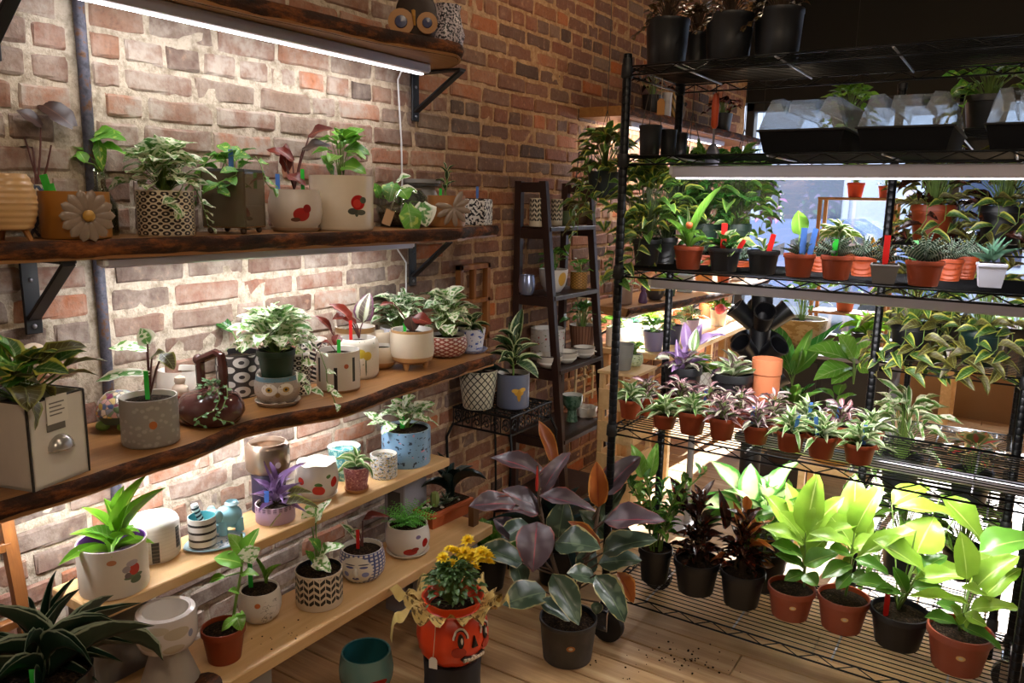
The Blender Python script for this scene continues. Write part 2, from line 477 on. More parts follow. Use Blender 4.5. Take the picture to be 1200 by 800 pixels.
# ---- street outside
def facmat():
    m = Mat('grey_stone_front', .8); n = m.noise(m.pos(), 2, 4); m.col(m.mix(n, '7c8290', '9aa0ac')); return m.m
st = MB().box((-12,YW+.3,-.2), (16,15,-.15)).build('pavement', plain('8d8f93', .85)); tag(st, 'grey street surface outside the shop window', 'street', kind='structure')
bf = thing('street_building', 'blue grey building front across the street with dark windows', 'building', (0, 13.5, 0))
MB().box((-10,0,-.15), (14,.6,4.6)).build('wall', facmat(), bf)
wm = MB().box((-.65,-.05,0), (.65,.02,1.5)).mesh('window_frame', plain('9aa0ac', .5)); gm = MB().box((-.55,-.07,.1), (.55,-.045,1.4)).mesh('pane', plain('2b3548', .15))
for i in range(9):
    for zz in (.6, 3.2):
        w = link('window_frame', wm, bf, (-8.5+i*2.5, 0, zz)); link('pane', gm, w)
def car(loc, label):
    t = thing('parked_car', label, 'car', loc)
    body = [(-2.1,.35),(-2.12,.62),(-1.95,.78),(-1.15,.86),(-.6,1.32),(.75,1.36),(1.45,.92),(2.05,.84),(2.12,.6),(2.1,.35)]
    b = MB(); n = len(body)
    for yy, sc in ((-.84,1),(-.8,1.0),(.8,1.0),(.84,1)):
        for q in body: b.v.append((q[0], yy*(1 if q[1] < .9 else .86), q[1]))
    for k in range(3):
        for i in range(n):
            j = (i+1) % n; b.face((k*n+i, k*n+j, (k+1)*n+j, (k+1)*n+i), None, True)
    b.face(range(n)); b.face([3*n+i for i in range(n)][::-1]); b.build('body', plain('46587c', .25), t)
    g = MB(); g.quad([(-.95,-.80,.9),(-.52,-.735,1.27),(.05,-.735,1.29),(.05,-.80,.9)]); g.quad([(.12,-.80,.9),(.12,-.735,1.29),(.72,-.735,1.29),(1.28,-.80,.93)]); g.build('side_window', plain('10141c', .1), t)
    for xx in (-1.3, 1.3):
        for yy in (-.8, .8): MB().lathe([(.0,-.1),(.2,-.1),(.31,-.09),(.32,0),(.31,.09),(.2,.1),(.0,.1)], 16).xf(Matrix.Translation((xx,yy,.17)) @ Matrix.Rotation(pi/2,4,'X')).build('wheel', plain('141414', .7), t)
car((-.6, 11.2, 0), 'blue car parked at the kerb outside the window')
# ================================================================ WALL SHELVES
SHELFW = woodmat('live_edge_wood', '7a4e2a', 'a87844', 'c8a06a', 1, 1.0, .38)
def barkmat():
    m = Mat('dark_bark', .8, .3); v = m.obj(); n1 = m.noise(v, 16, 5, .7, (1, .5, 1.6)); n2 = m.noise(v, 60, 3)
    m.col(m.ramp(n1, [(.28, '150b06'), (.48, '3a1f0e'), (.62, '7a431a'), (.75, 'a8662c')])).bump(n1*.8+n2*.3, .9, .012); return m.m
BARK = barkmat()
def interp(tab, y):
    if y <= tab[0][0]: return tab[0][1]
    for (a, b), (c, d) in zip(tab, tab[1:]):
        if y <= c:
            t = (y-a)/(c-a); t = t*t*(3-2*t); return b+(d-b)*t
    return tab[-1][1]
def live_shelf(name, label, tab, ztop, thick, y0, y1, x0=.006, seed=0, endtaper=0.0):
    t = thing(name, label, 'shelf', (0, 0, ztop)); N = max(8, int((y1-y0)/.025))
    b, k = MB(), MB(); F = []
    for i in range(N+1):
        y = y0+(y1-y0)*i/N; fx = interp(tab, y)+.006*noise.noise((y*9, seed, 0))+.003*noise.noise((y*35, seed, 4))
        e = y1-y
        if endtaper and e < endtaper: fx = x0+.03+(fx-x0-.03)*sqrt(max(0.0, e/endtaper))
        jb = .007*noise.noise((y*12, 5+seed, 1)); ins = .010+.006*noise.noise((y*7, 9, seed))
        b.v += [(x0,y,-thick),(x0,y,0),(fx-ins,y,0),(fx-ins,y,-thick)]
        k.v += [(fx-ins,y,.0005),(fx-ins*.25,y,-.004),(fx+.004,y,-thick*.4+jb),(fx-.006,y,-thick*.8+jb),(fx-ins-.012,y,-thick-.001)]
        if i:
            for q in range(3): A = (i-1)*4+q; b.face((A, A+4, A+5, A+1), None)
            A = (i-1)*4+3; b.face((A, A+4, A+1, A-3))
            for q in range(4): A = (i-1)*5+q; k.face((A, A+5, A+6, A+1), None, True)
    b.face((0,1,2,3)); n = N*4; b.face((n+3,n+2,n+1,n)); k.face((0,1,2,3,4)); n = N*5; k.face((n+4,n+3,n+2,n+1,n))
    b.build('board', SHELFW, t); k.build('bark_edge', BARK, t, sharp=0); return t
Z_UP, Z_MID, Z_LOW, Z_BEN, Z_TOPB = 1.44, .95, .60, .35, 2.01
live_shelf('live_edge_shelf', 'live-edge plank shelf at eye level with a black bark front, pots in a row', [(0,.2),(.8,.215),(1.42,.25),(1.97,.285),(2.26,.30),(2.5,.22),(2.68,.185)], Z_UP, .046, .0, 2.70, seed=1)
live_shelf('live_edge_shelf', 'wavy live-edge plank shelf holding the owl pot and the red jug planter', [(0,.40),(.72,.395),(1.06,.375),(1.33,.325),(1.62,.395),(1.93,.36),(2.45,.335)], Z_MID, .045, .0, 2.47, seed=2)
live_shelf('live_edge_shelf', 'highest live-edge plank shelf with the white light strip beneath it', [(0,.24),(1.38,.255),(1.72,.285),(2.36,.40)], Z_TOPB+.045, .045, .0, 2.40, seed=3, endtaper=.22)
live_shelf('live_edge_shelf', 'high live-edge shelf on the far brick wall seen through the wire rack', [(3,.25),(3.9,.28),(6.2,.30)], 2.02, .05, 3.70, 6.0, seed=4)
live_shelf('live_edge_shelf', 'low live-edge shelf on the far wall crowded with small pots', [(3,.30),(3.8,.30),(4.4,.40),(5.0,.44),(6.2,.42)], .985, .045, 3.78, 6.1, seed=5)
BLK = plain('14151a', .45)
def bracket(y, ztop, drop, arm, label):
    t = thing('shelf_bracket', label, 'bracket', (0, y, ztop))
    MB().box((.012,-.02,-drop), (.020,.02,0), bev=.002).build('wall_plate', BLK, t)
    MB().box((.012,-.02,-.008), (arm,.02,0), bev=.002).build('top_arm', BLK, t)
    MB().box((0,-.016,-.005), (sqrt(2)*(arm*.86)-.0,.016,.005), bev=.002).xf(Matrix.Translation((.02,0,-drop*.80)) @ Matrix.Rotation(-math.atan2(drop*.76, arm*.9), 4, 'Y') @ Matrix.Diagonal((sqrt((drop*.76)**2+(arm*.9)**2)/(sqrt(2)*arm*.86),1,1,1))).build('brace', BLK, t)
    for q in (-.9, -.3): MB().ball((.021,0,drop*q), .006, 8, 4, (.5,1,1)).build('screw', plain('8a8a90', .3, .9), t)
zz = Z_UP-.046
bracket(.935, zz, .188, .20, 'black steel bracket under the eye-level shelf beside the rusty pipe')
bracket(2.35, zz, .188, .20, 'black steel bracket under the eye-level shelf beside the white cable')
bracket(.90, Z_TOPB, .175, .20, 'black steel bracket under the highest shelf, left of the rusty pipe')
bracket(2.37, Z_TOPB, .178, .24, 'black steel bracket under the highest shelf at the end of the light strip')
bracket(.60, Z_MID-.045, .19, .28, 'black steel bracket under the wavy middle shelf, before the rusty pipe')
bracket(2.30, Z_MID-.045, .17, .22, 'black steel bracket under the wavy middle shelf, above the flamingo pot')
bracket(4.0, .94, .2, .24, 'black steel bracket under the far low shelf behind the wire rack')
bracket(5.6, .94, .2, .24, 'black steel bracket under the far low shelf near the window')
bracket(4.2, 1.97, .2, .22, 'black steel bracket under the far high shelf behind the wire rack')
# conduit
def rust():
    m = Mat('rusty_pipe', .6, .4, .3); n = m.noise(m.pos(), 30, 4, .7); m.col(m.ramp(n, [(.35, '3b3a42'), (.52, '565560'), (.62, '6a4a32'), (.75, '2a2422')])).bump(n, .4, .003); return m.m
pp = MB().tube([(.016, 1.106+.004*noise.noise((z*3,0,0)), z) for z in [i*.1 for i in range(33)]], .014, 10).build('conduit_pipe', rust())
tag(pp, 'old rusty iron pipe running up the brick wall', 'pipe')
# LED strips
ALU = plain('b8b4bc', .35, .6); DIFF = emit('led_diffuser', 'fff8ff', 7.0)
def led(label, p0, p1, power, w=.035, h=.03, color=(.95, .96, 1), tilt=0.0, face=.7, show=True, diff=None, name='led_strip_light', ar=None):
    p0, p1 = Vector(p0), Vector(p1); c = (p0+p1)/2; L = (p1-p0).length; ang = math.atan2(p1.y-p0.y, p1.x-p0.x)
    t = thing(name, label, 'light', c, rz=ang); t.rotation_euler = (tilt, 0, ang)
    MB().box((-L/2,-w/2,-h), (L/2,w/2,0), bev=.003).build('housing', ALU, t)
    MB().box((-L/2+.006,w*.02 if show else w*.15,-h-(.0035 if show else .0008)), (L/2-.006,w*(.38 if show else .44),-h*.5), bev=.0015).build('diffuser', diff or DIFF, t)
    for sx in (-1, 1): MB().box((sx*L/2-.008,-w/2,-h*.8), (sx*L/2+.008,w/2,0), bev=.003).build('end_cap', plain('d8d8dc', .4), t)
    light('led_lamp', 'AREA', (0,.004,-h-.012), power*(ar or 1), color, rot=(face-tilt,0,0), size=L*.97, size_y=w*.6, parent=t)
    return t
led('long white light strip under the highest shelf', (.17,.95,Z_TOPB-.001), (.17,2.24,Z_TOPB-.001), LED_W*.27, .045, .032)
led('slim white light strip under the eye-level shelf', (.19,1.02,Z_UP-.047), (.19,2.13,Z_UP-.047), LED_W*.46, .035, .022, face=.3, show=False)
led('white light strip under the wavy middle shelf', (.17,.70,Z_MID-.046), (.17,1.95,Z_MID-.046), LED_W*.66, .035, .022, face=.25, show=False)
led('white light strip under the far high shelf', (.17,3.95,1.969), (.17,5.5,1.969), LED_W*1.6, .04, .03)
led('white light strip under the far low shelf', (.22,3.9,.939), (.22,5.9,.939), LED_W*2.6, .04, .03)
cb = MB().tube([(.05,2.255,2.0),(.025,2.262,1.97),(.022,2.27,1.9),(.024,2.28,1.75),(.022,2.285,1.6),(.02,2.28,1.46)], .0032, 6).build('power_cable', plain('d9d6d6', .5)); tag(cb, 'thin white power cable hanging down the bricks from the top light', 'cable')
cb = MB().tube([(.19,2.14,1.385),(.06,2.2,1.37),(.026,2.30,1.30),(.024,2.30,1.15),(.024,2.28,1.0)], .0032, 6).build('power_cable', plain('d9d6d6', .5)); tag(cb, 'thin white power cable below the eye-level shelf beside the bracket', 'cable')
# ---- stepped plank displays
PINE = woodmat('pine_plank', 'c09660', 'dcb886', 'ead2a8', 1, .8, .5)
def plank(label, y0, y1, x0, x1, z, th):
    o = MB().box((x0,y0,z-th), (x1,y1,z), bev=.003).build('display_plank', PINE); tag(o, label, 'plank'); return o
plank('upper pine display plank by the wall with flamingo and strawberry pots', .87, 2.20, .12, .318, Z_LOW, .030)
plank('lower pine display plank in front with fern and face pots', .90, 2.27, .235, .468, Z_BEN, .036)
CONC = plain('8c8782', .9)
def block(label, a, b, mat=CONC, name='concrete_block'):
    t = thing(name, label, 'block', ((a[0]+b[0])/2, (a[1]+b[1])/2, a[2]))
    dx, dy, h = (b[0]-a[0])/2, (b[1]-a[1])/2, b[2]-a[2]
    MB().box((-dx,-dy,0), (dx,dy,h), bev=.004).build('body', mat, t)
    MB().box((-dx*.6,-dy-.001,h*.15), (dx*.6,-dy+.002,h*.85)).build('recess_shade', plain('55514d', .95), t)  # flat dark panel, the shade of a recess painted in
block('grey concrete block propping the end of the upper plank', (.125,.90,0), (.225,1.05,Z_LOW-.0302))
block('grey metal box propping the far end of the upper plank', (.125,2.05,0), (.225,2.18,Z_LOW-.0302), plain('9a98a0', .5), 'metal_box')
block('low concrete block under the near end of the lower plank', (.26,1.12,0), (.45,1.25,Z_BEN-.0362))
block('low concrete block under the far end of the lower plank', (.26,2.05,0), (.45,2.2,Z_BEN-.0362))
# ================================================================ LEAVES
def shape_w(shape, t):
    if shape == 'heart': return (sin(pi*min(1, (t+.12)/.62*.5)) if t < .19 else cos((t-.19)/.81*pi/2)**.75)*(.75+.25*min(1, t/.1)) if t < 1 else 0
    if shape == 'ovate': return sin(pi*t**.78)**.72
    if shape == 'lance': return sin(pi*t**.7)**.9
    if shape == 'strap': return min(1, .45+t*2.2)*(1-max(0, (t-.45)/.55)**1.8)
    if shape == 'spike': return (1-t)**.8*(.8+.2*min(1, t*6))
    return sin(pi*t)
def leaf_t(shape, bend=.6, fold=.25, wave=0.0, rows=7, seed=0, cross=2):
    """template: unit length along +Y, half width .5 at widest, normal +Z"""
    v, f, uv = [], [], []; y = z = 0.0; a = bend*.35; P = [(0.0, 0.0, a)]
    for i in range(rows):
        a -= bend/rows; y += cos(a)/rows; z += sin(a)/rows; P.append((y, z, a))
    C = cross*2+1
    for i, (y, z, a) in enumerate(P):
        t = i/rows; w = max(.012, shape_w(shape, min(t, .999)))*.5 if i < rows else .008
        for k in range(C):
            u = (k-cross)/cross
            wz = wave*sin(t*9+seed+u*2)*abs(u)
            d = fold*abs(u)*w - fold*.25*u*u*w + wz*w
            yo = -.07*abs(u)*(1-t)**8 if shape == 'heart' else 0
            v.append((u*w, y+yo-sin(a)*d, z+cos(a)*d))
    for i in range(rows):
        for k in range(C-1):
            A = i*C+k; f.append((A, A+1, A+1+C, A+C))
            uv.append((((k)/(C-1), i/rows), ((k+1)/(C-1), i/rows), ((k+1)/(C-1), (i+1)/rows), (k/(C-1), (i+1)/rows)))
    return v, f, uv, True
LT, LM = {}, {}
BEND = {'heart': (.5,.9,1.3), 'ovate': (.35,.7,1.0), 'lance': (.5,.9,1.3), 'strap': (.7,1.3,1.9), 'spike': (.25,.5,-.15)}
def leaft(shape, k, cheap=False):
    key = (shape, k, cheap)
    if key not in LT:
        b = BEND[shape][k]; LT[key] = leaf_t(shape, b, {'heart': .22, 'ovate': .3, 'lance': .4, 'strap': .5, 'spike': .7}[shape], .12 if shape in ('heart','ovate','lance') else .03, 4 if cheap else 7, k, 1 if cheap else 2)
    return LT[key]
def leafmesh(shape, k, mat):
    key = (shape, k, mat.name)
    if key not in LM:
        b = MB(); b.add(leaft(shape, k), Matrix.Identity(4)); LM[key] = b.mesh('leaf', mat, 0)
    return LM[key]
def lmat(B, D, N, L, W):
    y = D.normalized(); n = N-y*N.dot(y)
    if n.length < 1e-5: n = Vector((0,0,1)) if abs(y.z) < .9 else Vector((0,1,0)); n = n-y*n.dot(y)
    n.normalize(); x = y.cross(n)
    M = Matrix((x*W, y*L, n*L)).transposed().to_4x4(); M.translation = B; return M
class Plant:
    """leaves and stems of one plant, in the local space of its thing"""
    def __init__(s, parent, mat, shape, seed, stem=None, single=True, mats=None, part='leaf'):
        s.p, s.m, s.sh, s.r, s.single = parent, mat, shape, random.Random(seed), single
        s.stem = stem or STEMG; s.lv, s.st = [], MB(); s.mats = mats or [mat]; s.part = part
    def leaf(s, B, D, N, L, W, k=None, mat=None, shape=None):
        s.lv.append((shape or s.sh, s.r.randrange(3) if k is None else k, mat or s.r.choice(s.mats), lmat(Vector(B), Vector(D), Vector(N), L, W)))
    def tube(s, pts, r, r1=None, n=5): s.st.tube(pts, r, n, r1, cap=False)
    def done(s):
        if s.st.f: s.st.build('stems', s.stem, s.p, sharp=0)
        if s.single:
            for sh, k, m, M in s.lv: link(s.part, leafmesh(sh, k, m), s.p, M=M)
        else:
            by = {}
            for sh, k, m, M in s.lv: by.setdefault(m.name, (m, MB()))[1].add(leaft(sh, k, True), M)
            for m, b in by.values(): stuff(b.build('foliage', m, s.p, sharp=0))
    # ---- habits
    def dome(s, c, R, H, n, L, W, lo=.0, droop=.25, jit=.25, pr=.0018, up=.75):
        c = Vector(c); r = s.r; a0 = r.uniform(0, 6)
        for i in range(n):
            az = a0+i*2.39996+r.uniform(-.3,.3); e = lo+(pi/2*.95-lo)*sqrt((i+.5)/n)
            o = Vector((cos(az), sin(az), 0)); ro = R*cos(e)*r.uniform(.65,1.05); h = H*(sin(e)*.85+.15)*r.uniform(.8,1.05)
            B = c+o*ro*.75+Vector((0,0,h)); D = o*(.5+.5*cos(e))+Vector((r.uniform(-jit,jit), r.uniform(-jit,jit), .35*sin(e)-droop*cos(e)+r.uniform(-.15,.25)))
            N = Vector((0,0,up))+o*.45+Vector((r.uniform(-.3,.3), r.uniform(-.3,.3), 0))
            l = L*r.uniform(.7,1.15); s.leaf(B, D, N, l, l*W/L*r.uniform(.9,1.1))
            if pr: s.tube([c+o*.008, c+o*ro*.4+Vector((0,0,h*.62)), B], pr, pr*.7, 4)
        return s
    def rosette(s, c, n, L, W, e0=.3, e1=1.35, base=.008):
        c = Vector(c); r = s.r; a0 = r.uniform(0, 6)
        for i in range(n):
            az = a0+i*2.39996+r.uniform(-.2,.2); t = (i+.5)/n; e = e0+(e1-e0)*t+r.uniform(-.12,.12)
            o = Vector((cos(az), sin(az), 0)); D = o*cos(e)+Vector((0,0,sin(e))); N = Vector((0,0,cos(e)))-o*sin(e)
            l = L*r.uniform(.72,1.1)*(1-.25*t); s.leaf(c+o*base*(1-t)+Vector((0,0,.02*t)), D, N, l, W*r.uniform(.85,1.1))
        return s
    def stalk(s, c, h, n, L, W, lean=(0,0), r0=.005, e=.5, z0=.25, az0=None, taper=.25):
        c = Vector(c); r = s.r; az = r.uniform(0, 6) if az0 is None else az0; pts = []
        for k in range(6):
            t = k/5; pts.append(c+Vector((lean[0]*t*t+r.uniform(-.004,.004)*(k > 0), lean[1]*t*t+r.uniform(-.004,.004)*(k > 0), h*t)))
        s.tube(pts, r0, r0*.6, 6)
        for i in range(n):
            t = z0+(1-z0)*(i+.5)/n; q = t*5; k = min(4, int(q)); B = pts[k].lerp(pts[k+1], q-k); az += 2.39996+r.uniform(-.3,.3)
            el = e+(1.1-e)*t*t+r.uniform(-.2,.2); o = Vector((cos(az), sin(az), 0)); D = o*cos(el)+Vector((0,0,sin(el))); N = Vector((0,0,cos(el)+.3))-o*sin(el)
            l = L*r.uniform(.8,1.1)*(1-taper*t); pt = B+D*l*.18
            s.tube([B, pt], r0*.45, r0*.35, 4); s.leaf(pt, D, N, l, l*W/L)
        return s
    def trail(s, c, az, out, drop, n, L, W, rise=.04, pr=.0016):
        c = Vector(c); r = s.r; o = Vector((cos(az), sin(az), 0)); sd = Vector((-sin(az), cos(az), 0)); pts = []
        for k in range(9):
            t = k/8; pts.append(c+o*(out*min(1, t*2.2)+.02*t)+sd*(.03*sin(t*7+az))+Vector((0,0,rise*sin(min(1, t*2.2)*pi)-drop*max(0, (t-.3)/.7)**1.1)))
        s.tube(pts, pr, pr*.8, 4)
        for i in range(n):
            t = (i+.7)/n; q = t*8; k = min(7, int(q)); B = pts[k].lerp(pts[k+1], q-k); sg = 1 if i % 2 else -1
            D = o*.5+sd*sg*r.uniform(.3,1.0)+Vector((0,0,-.6*t+.2)); N = o*.8+Vector((0,0,.8-.3*t))+sd*sg*.3
            l = L*r.uniform(.75,1.1); s.leaf(B, D, N, l, l*W/L)
        return s
    def px(s, T, cy, rows, default_w=.6, stemx=None):
        """leaves given as base pixel, tip pixel, width px, depth offsets (m, away from the camera) -> placed on the upright plane through the plant"""
        o = T.location; dep = (o-CAM).dot(_f)
        for row in rows:
            bx, by, tx, ty, w = row[:5]; d0 = row[5] if len(row) > 5 else 0.0; d1 = row[6] if len(row) > 6 else d0-.03; mat = row[7] if len(row) > 7 else None
            B = CAM+ray(bx, by)*(dep+d0)-o; E = CAM+ray(tx, ty)*(dep+d1)-o; D = E-B; L = D.length*1.04; cam = (CAM-o-B).normalized()
            N = cam*.55+Vector((0,0,.75)); s.leaf(B, D+N.normalized()*(.0), N, L, w*dep/FPX*1.05, k=s.r.choice((0,0,1)), mat=mat)
            if stemx is not None:
                A = CAM+ray(*stemx)*dep-o; s.tube([A, (A+B)/2+Vector((0,0,.01)), B], .003, .0022, 5)
        return s
# ---------------------------------------------------------------- leaf materials
def leafmat(name, base, base2=None, edge=None, ew=.3, mid=None, mw=.12, blotch=None, bs=9.0, bt=(.5,.6), rough=.38, tr=.22, stripe=None, sn=5, band=None, tint=None, spec=.5):
    m = Mat(name, rough, spec); u, v = m.uv(); d = (u*2.0-1.0).abs(); p = m.pos(); r = m.rnd()
    n = m.noise(p, 22, 3); c = m.mix((n*.6+r*.5), base, base2 or base)
    if blotch:
        vv = m.vec(u*1.3+r*31.0, v*2.2+r*17.0); nb = m.noise(vv, bs*.22, 1.2, .5); c = m.mix(nb.ss(*bt), c, blotch)
    if stripe: c = m.mix(((u*(sn*6.283)).sin()+n*.8-.4).ss(-.1, .5)*.9, c, stripe)
    if band:
        c = m.mix((((v*60.0+n*3.0).sin())).ss(.5, .8)*.8, c, band)
    if mid: c = m.mix((d+(n-.5)*.12).ss(mw, mw*.35), c, mid)
    else:
        lat = ((v*46.0-d*9.0).sin()).ss(.86, 1.0)*.16; c = m.mix(lat, c, '000000' if tr < .1 else 'd8e8b0'); c = m.mix(d.ss(.08, .02)*.35, c, 'cfe0a0' if tr >= .1 else '806060')
    if edge: c = m.mix((d+(n-.5)*.5).ss(1-ew, 1-ew*.45), c, edge)
    m.col(c)
    if tr: m.translucent(c, tr)
    return m.m
STEMG = plain('6c8a3c', .5); STEMR = plain('5a2c24', .5); STEMB = plain('4a3624', .7); STEMP = plain('a8b088', .5)
L_POTH = leafmat('pothos_leaf', '2f7a22', '6fae3a', blotch='b4cf5a', bt=(.58,.68))
L_NEON = leafmat('bright_green_leaf', '4f9a24', '8fc848', mid='b8dc70', mw=.1)
L_VAR = leafmat('white_variegated_leaf', '4f9038', '86b856', blotch='f0f2da', bs=11, bt=(.44,.52))
L_NJOY = leafmat('green_white_leaf', '3c7a34', '6aa84e', edge='eef0dc', ew=.55, blotch='dfe9cc', bs=10, bt=(.52,.58))
L_DARK = leafmat('dark_maroon_leaf', '16180f', '3a1c10', mid='5a3a28', mw=.06, rough=.42, tr=.05)
L_MAR = leafmat('maroon_leaf', '4a140e', '7a2a18', mid='9a5a40', mw=.08, rough=.35, tr=.2)
L_DRAC = leafmat('striped_dracaena_leaf', '1c3a1c', '2c5428', edge='c8d4a0', ew=.34, tr=.15)
L_DRACD = leafmat('dark_dracaena_leaf', '0f2216', '1f3a28', edge='a8b49a', ew=.17, tr=.08, rough=.35)
L_SPID = leafmat('spider_plant_leaf', '4c7a34', '6a9a44', edge='e4e8c4', ew=.4)
L_TRAD = leafmat('purple_striped_leaf', '4a4a34', '6a5058', stripe='c3c9ae', sn=2, edge='6a3a5a', ew=.25)
L_TRADP = leafmat('purple_leaf', '6a4a78', '9a7cae', mid='b8a4c8', mw=.25)
L_TRADG = leafmat('green_striped_leaf', '5a7a44', '7a9a5a', stripe='dfe6c8', sn=2)
L_TRPK = leafmat('pink_striped_leaf', '6a4048', '8a5a62', stripe='d8b8bc', sn=2, edge='5a2a3a', ew=.2)
L_HAW = leafmat('haworthia_leaf', '20382a', '3c5a48', band='b8c4b0', tr=.04, rough=.4)
L_ALOE = leafmat('aloe_leaf', '3c6a54', '6a947a', tr=.08)
L_RUB = leafmat('rubber_leaf', '22302a', '44563e', edge='a89c68', ew=.11, mid='6a7a5a', mw=.05, blotch='5c6a54', bs=7, bt=(.56,.64), rough=.3, tr=.03)
L_RUBP = leafmat('rubber_leaf_purple', '30262a', '54444a', edge='8a4a40', ew=.08, mid='8a3c48', mw=.05, blotch='6a5e62', bs=7, bt=(.5,.7), rough=.32, tr=.04)
L_RUBO = leafmat('rubber_leaf_orange', '6a3216', 'a0561e', edge='b87a34', ew=.2, mid='7a2a1a', mw=.06, rough=.3, tr=.15)
L_CONG = leafmat('lime_philodendron_leaf', '648f26', '98ba42', mid='c0d478', mw=.06, rough=.3, tr=.26)
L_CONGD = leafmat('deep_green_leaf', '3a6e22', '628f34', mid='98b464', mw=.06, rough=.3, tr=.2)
L_DIEF = leafmat('dieffenbachia_leaf', 'b0ca88', 'cfe0a6', edge='4a8a34', ew=.45, rough=.35, tr=.3)
L_ZZ = leafmat('glossy_green_leaf', '1d4a20', '3f7a2c', rough=.22, tr=.12)
L_ZZB = leafmat('fresh_green_leaf', '4f8a2c', '86b848', rough=.25, tr=.25)
L_CROT = leafmat('dark_croton_leaf', '1a130f', '3a1c14', blotch='6a2a14', bs=8, bt=(.58,.66), rough=.25, tr=.08)
L_HOYA = leafmat('yellow_edged_leaf', '27481c', '47702a', edge='b8b84c', ew=.4, tr=.2)
L_HOYAG = leafmat('mid_green_leaf', '2c5a22', '5a8a34', edge='9ab84c', ew=.2, tr=.25)
L_DRY = leafmat('dried_leaf', '3a2a18', '6a4a24', tr=.1)
L_SNAKE = leafmat('snake_plant_leaf', '0e1a18', '1c3230', rough=.3, tr=0.0)
L_SUC = leafmat('succulent_leaf', '3f6a3c', '6a9a58', tr=.1)
L_BEG = leafmat('begonia_leaf', '3a5a2c', '6a7a3c', edge='c8a878', ew=.35, mid='a83a34', mw=.3, tr=.2)
L_PINK = leafmat('pink_bract', 'd080a8', 'e8b0c8', tr=.3)
L_BROM = leafmat('lime_strap_leaf', '4f8a1e', '8fc838', mid='b8e058', mw=.2, tr=.28)
L_TRI = leafmat('brown_green_leaf', '3a3418', '5a5420', edge='8a8a3c', ew=.3, tr=.2)
# ================================================================ POTS
def soilmat():
    m = Mat('potting_soil', .95, .1); p = m.pos(); v = m.vor(p, 180); n = m.noise(p, 60, 3)
    m.col(m.ramp(n*.6+v*.5, [(.2, '0c0806'), (.5, '1e1610'), (.72, '3a2c1f'), (.9, '6e5c42')])).bump(v, .8, .004); return m.m
SOIL = soilmat()
PROF = {
 'cyl': [(.93,0),(.98,.02),(1,.06),(1,.5),(1,1)],
 'nursery': [(.70,0),(.74,.015),(.93,.80),(.935,.82),(1.0,.83),(1.0,.97),(.985,1)],
 'taper': [(.72,0),(.76,.02),(.88,.5),(1,1)],
 'bucket': [(.80,0),(.84,.02),(.92,.5),(.97,.9),(1.0,.92),(1.0,1)],
 'belly': [(.62,0),(.72,.03),(.92,.22),(1.0,.48),(.97,.75),(.90,.93),(.90,1)],
 'round': [(.50,0),(.62,.03),(.86,.18),(.98,.40),(1.0,.60),(.95,.84),(.90,1)],
 'bowl': [(.42,0),(.55,.04),(.82,.30),(.96,.65),(1,1)],
 'flare': [(.75,0),(.8,.03),(.84,.5),(.92,.85),(1,1)],
 'lipped': [(.72,0),(.78,.03),(.90,.72),(.90,.74),(1,.76),(1,1)],
 'drum': [(.86,0),(.93,.04),(1,.12),(1,.86),(.94,.95),(.86,1)],
}
def lathe_pot(b, prof, r, h, t=.05, n=28, z0=0.0, soil=.88, fx=None):
    P = [(a*r, z0+z*h, z) for a, z in prof]; a = prof[-1][0]
    P += [((a-t)*r, z0+h*.998, 2.0), ((a-t*1.3)*r, z0+h*(soil-.02), 2.5)]
    b.lathe([(p[0], p[1], p[2]) for p in P], n, fx=fx); return (a-t*1.2)*r, z0+h*soil
def potted(name, label, cat, sp, prof, mat, soil=.88, group=None, n=28, t=.06, nosoil=False, rz=0.0, fx=None, extra=0.0):
    loc, r, h = sp; T = thing(name, label, cat, loc, group, rz); b = MB()
    sr, sz = lathe_pot(b, PROF[prof] if isinstance(prof, str) else prof, r, h, t, n, extra, soil, fx)
    pot = b.build('pot', mat, T)
    if not nosoil:
        q = MB(); q.lathe([(sr*1.03, sz-.004), (sr*.6, sz+.004), (.0005, sz+.006)], 18, capb=False); q.build('soil', SOIL, T)
    T['_'] = 0; del T['_']
    return T, sr, sz, pot
def saucer(T, r, mat, h=.014, z=0.0):
    MB().lathe([(r*.78,z),(r*.84,z+.001),(r,z+h),(r*.95,z+h),(r*.80,z+.005),(.001,z+.005)], 28).build('saucer', mat, T)
TAGC = {'green': '2fc23a', 'red': 'd8201c', 'blue': '4a78c8', 'lime': '7fd88a'}
def ptag(T, p, col, h=.09, lean=(0,0), w=.011, face=None):
    """plastic plant tag stuck in the soil"""
    q = MB(); q.v += [(-w*.2,0,-.02),(w*.2,0,-.02),(w/2,0,.012),(w/2,0,h),(-w/2,0,h),(-w/2,0,.012)]
    k = len(q.v); q.v += [(x,.0012,z) for x, y, z in q.v]; q.face((0,1,2,3,4,5)); q.face((11,10,9,8,7,6))
    for i in range(6): q.face((i, i+6, (i+1) % 6+6, (i+1) % 6))
    o = q.build('plant_tag', plain(TAGC[col], .4), T); o.location = p
    o.rotation_euler = (lean[0], lean[1], (YAW if face is None else face)-T.rotation_euler.z); return o
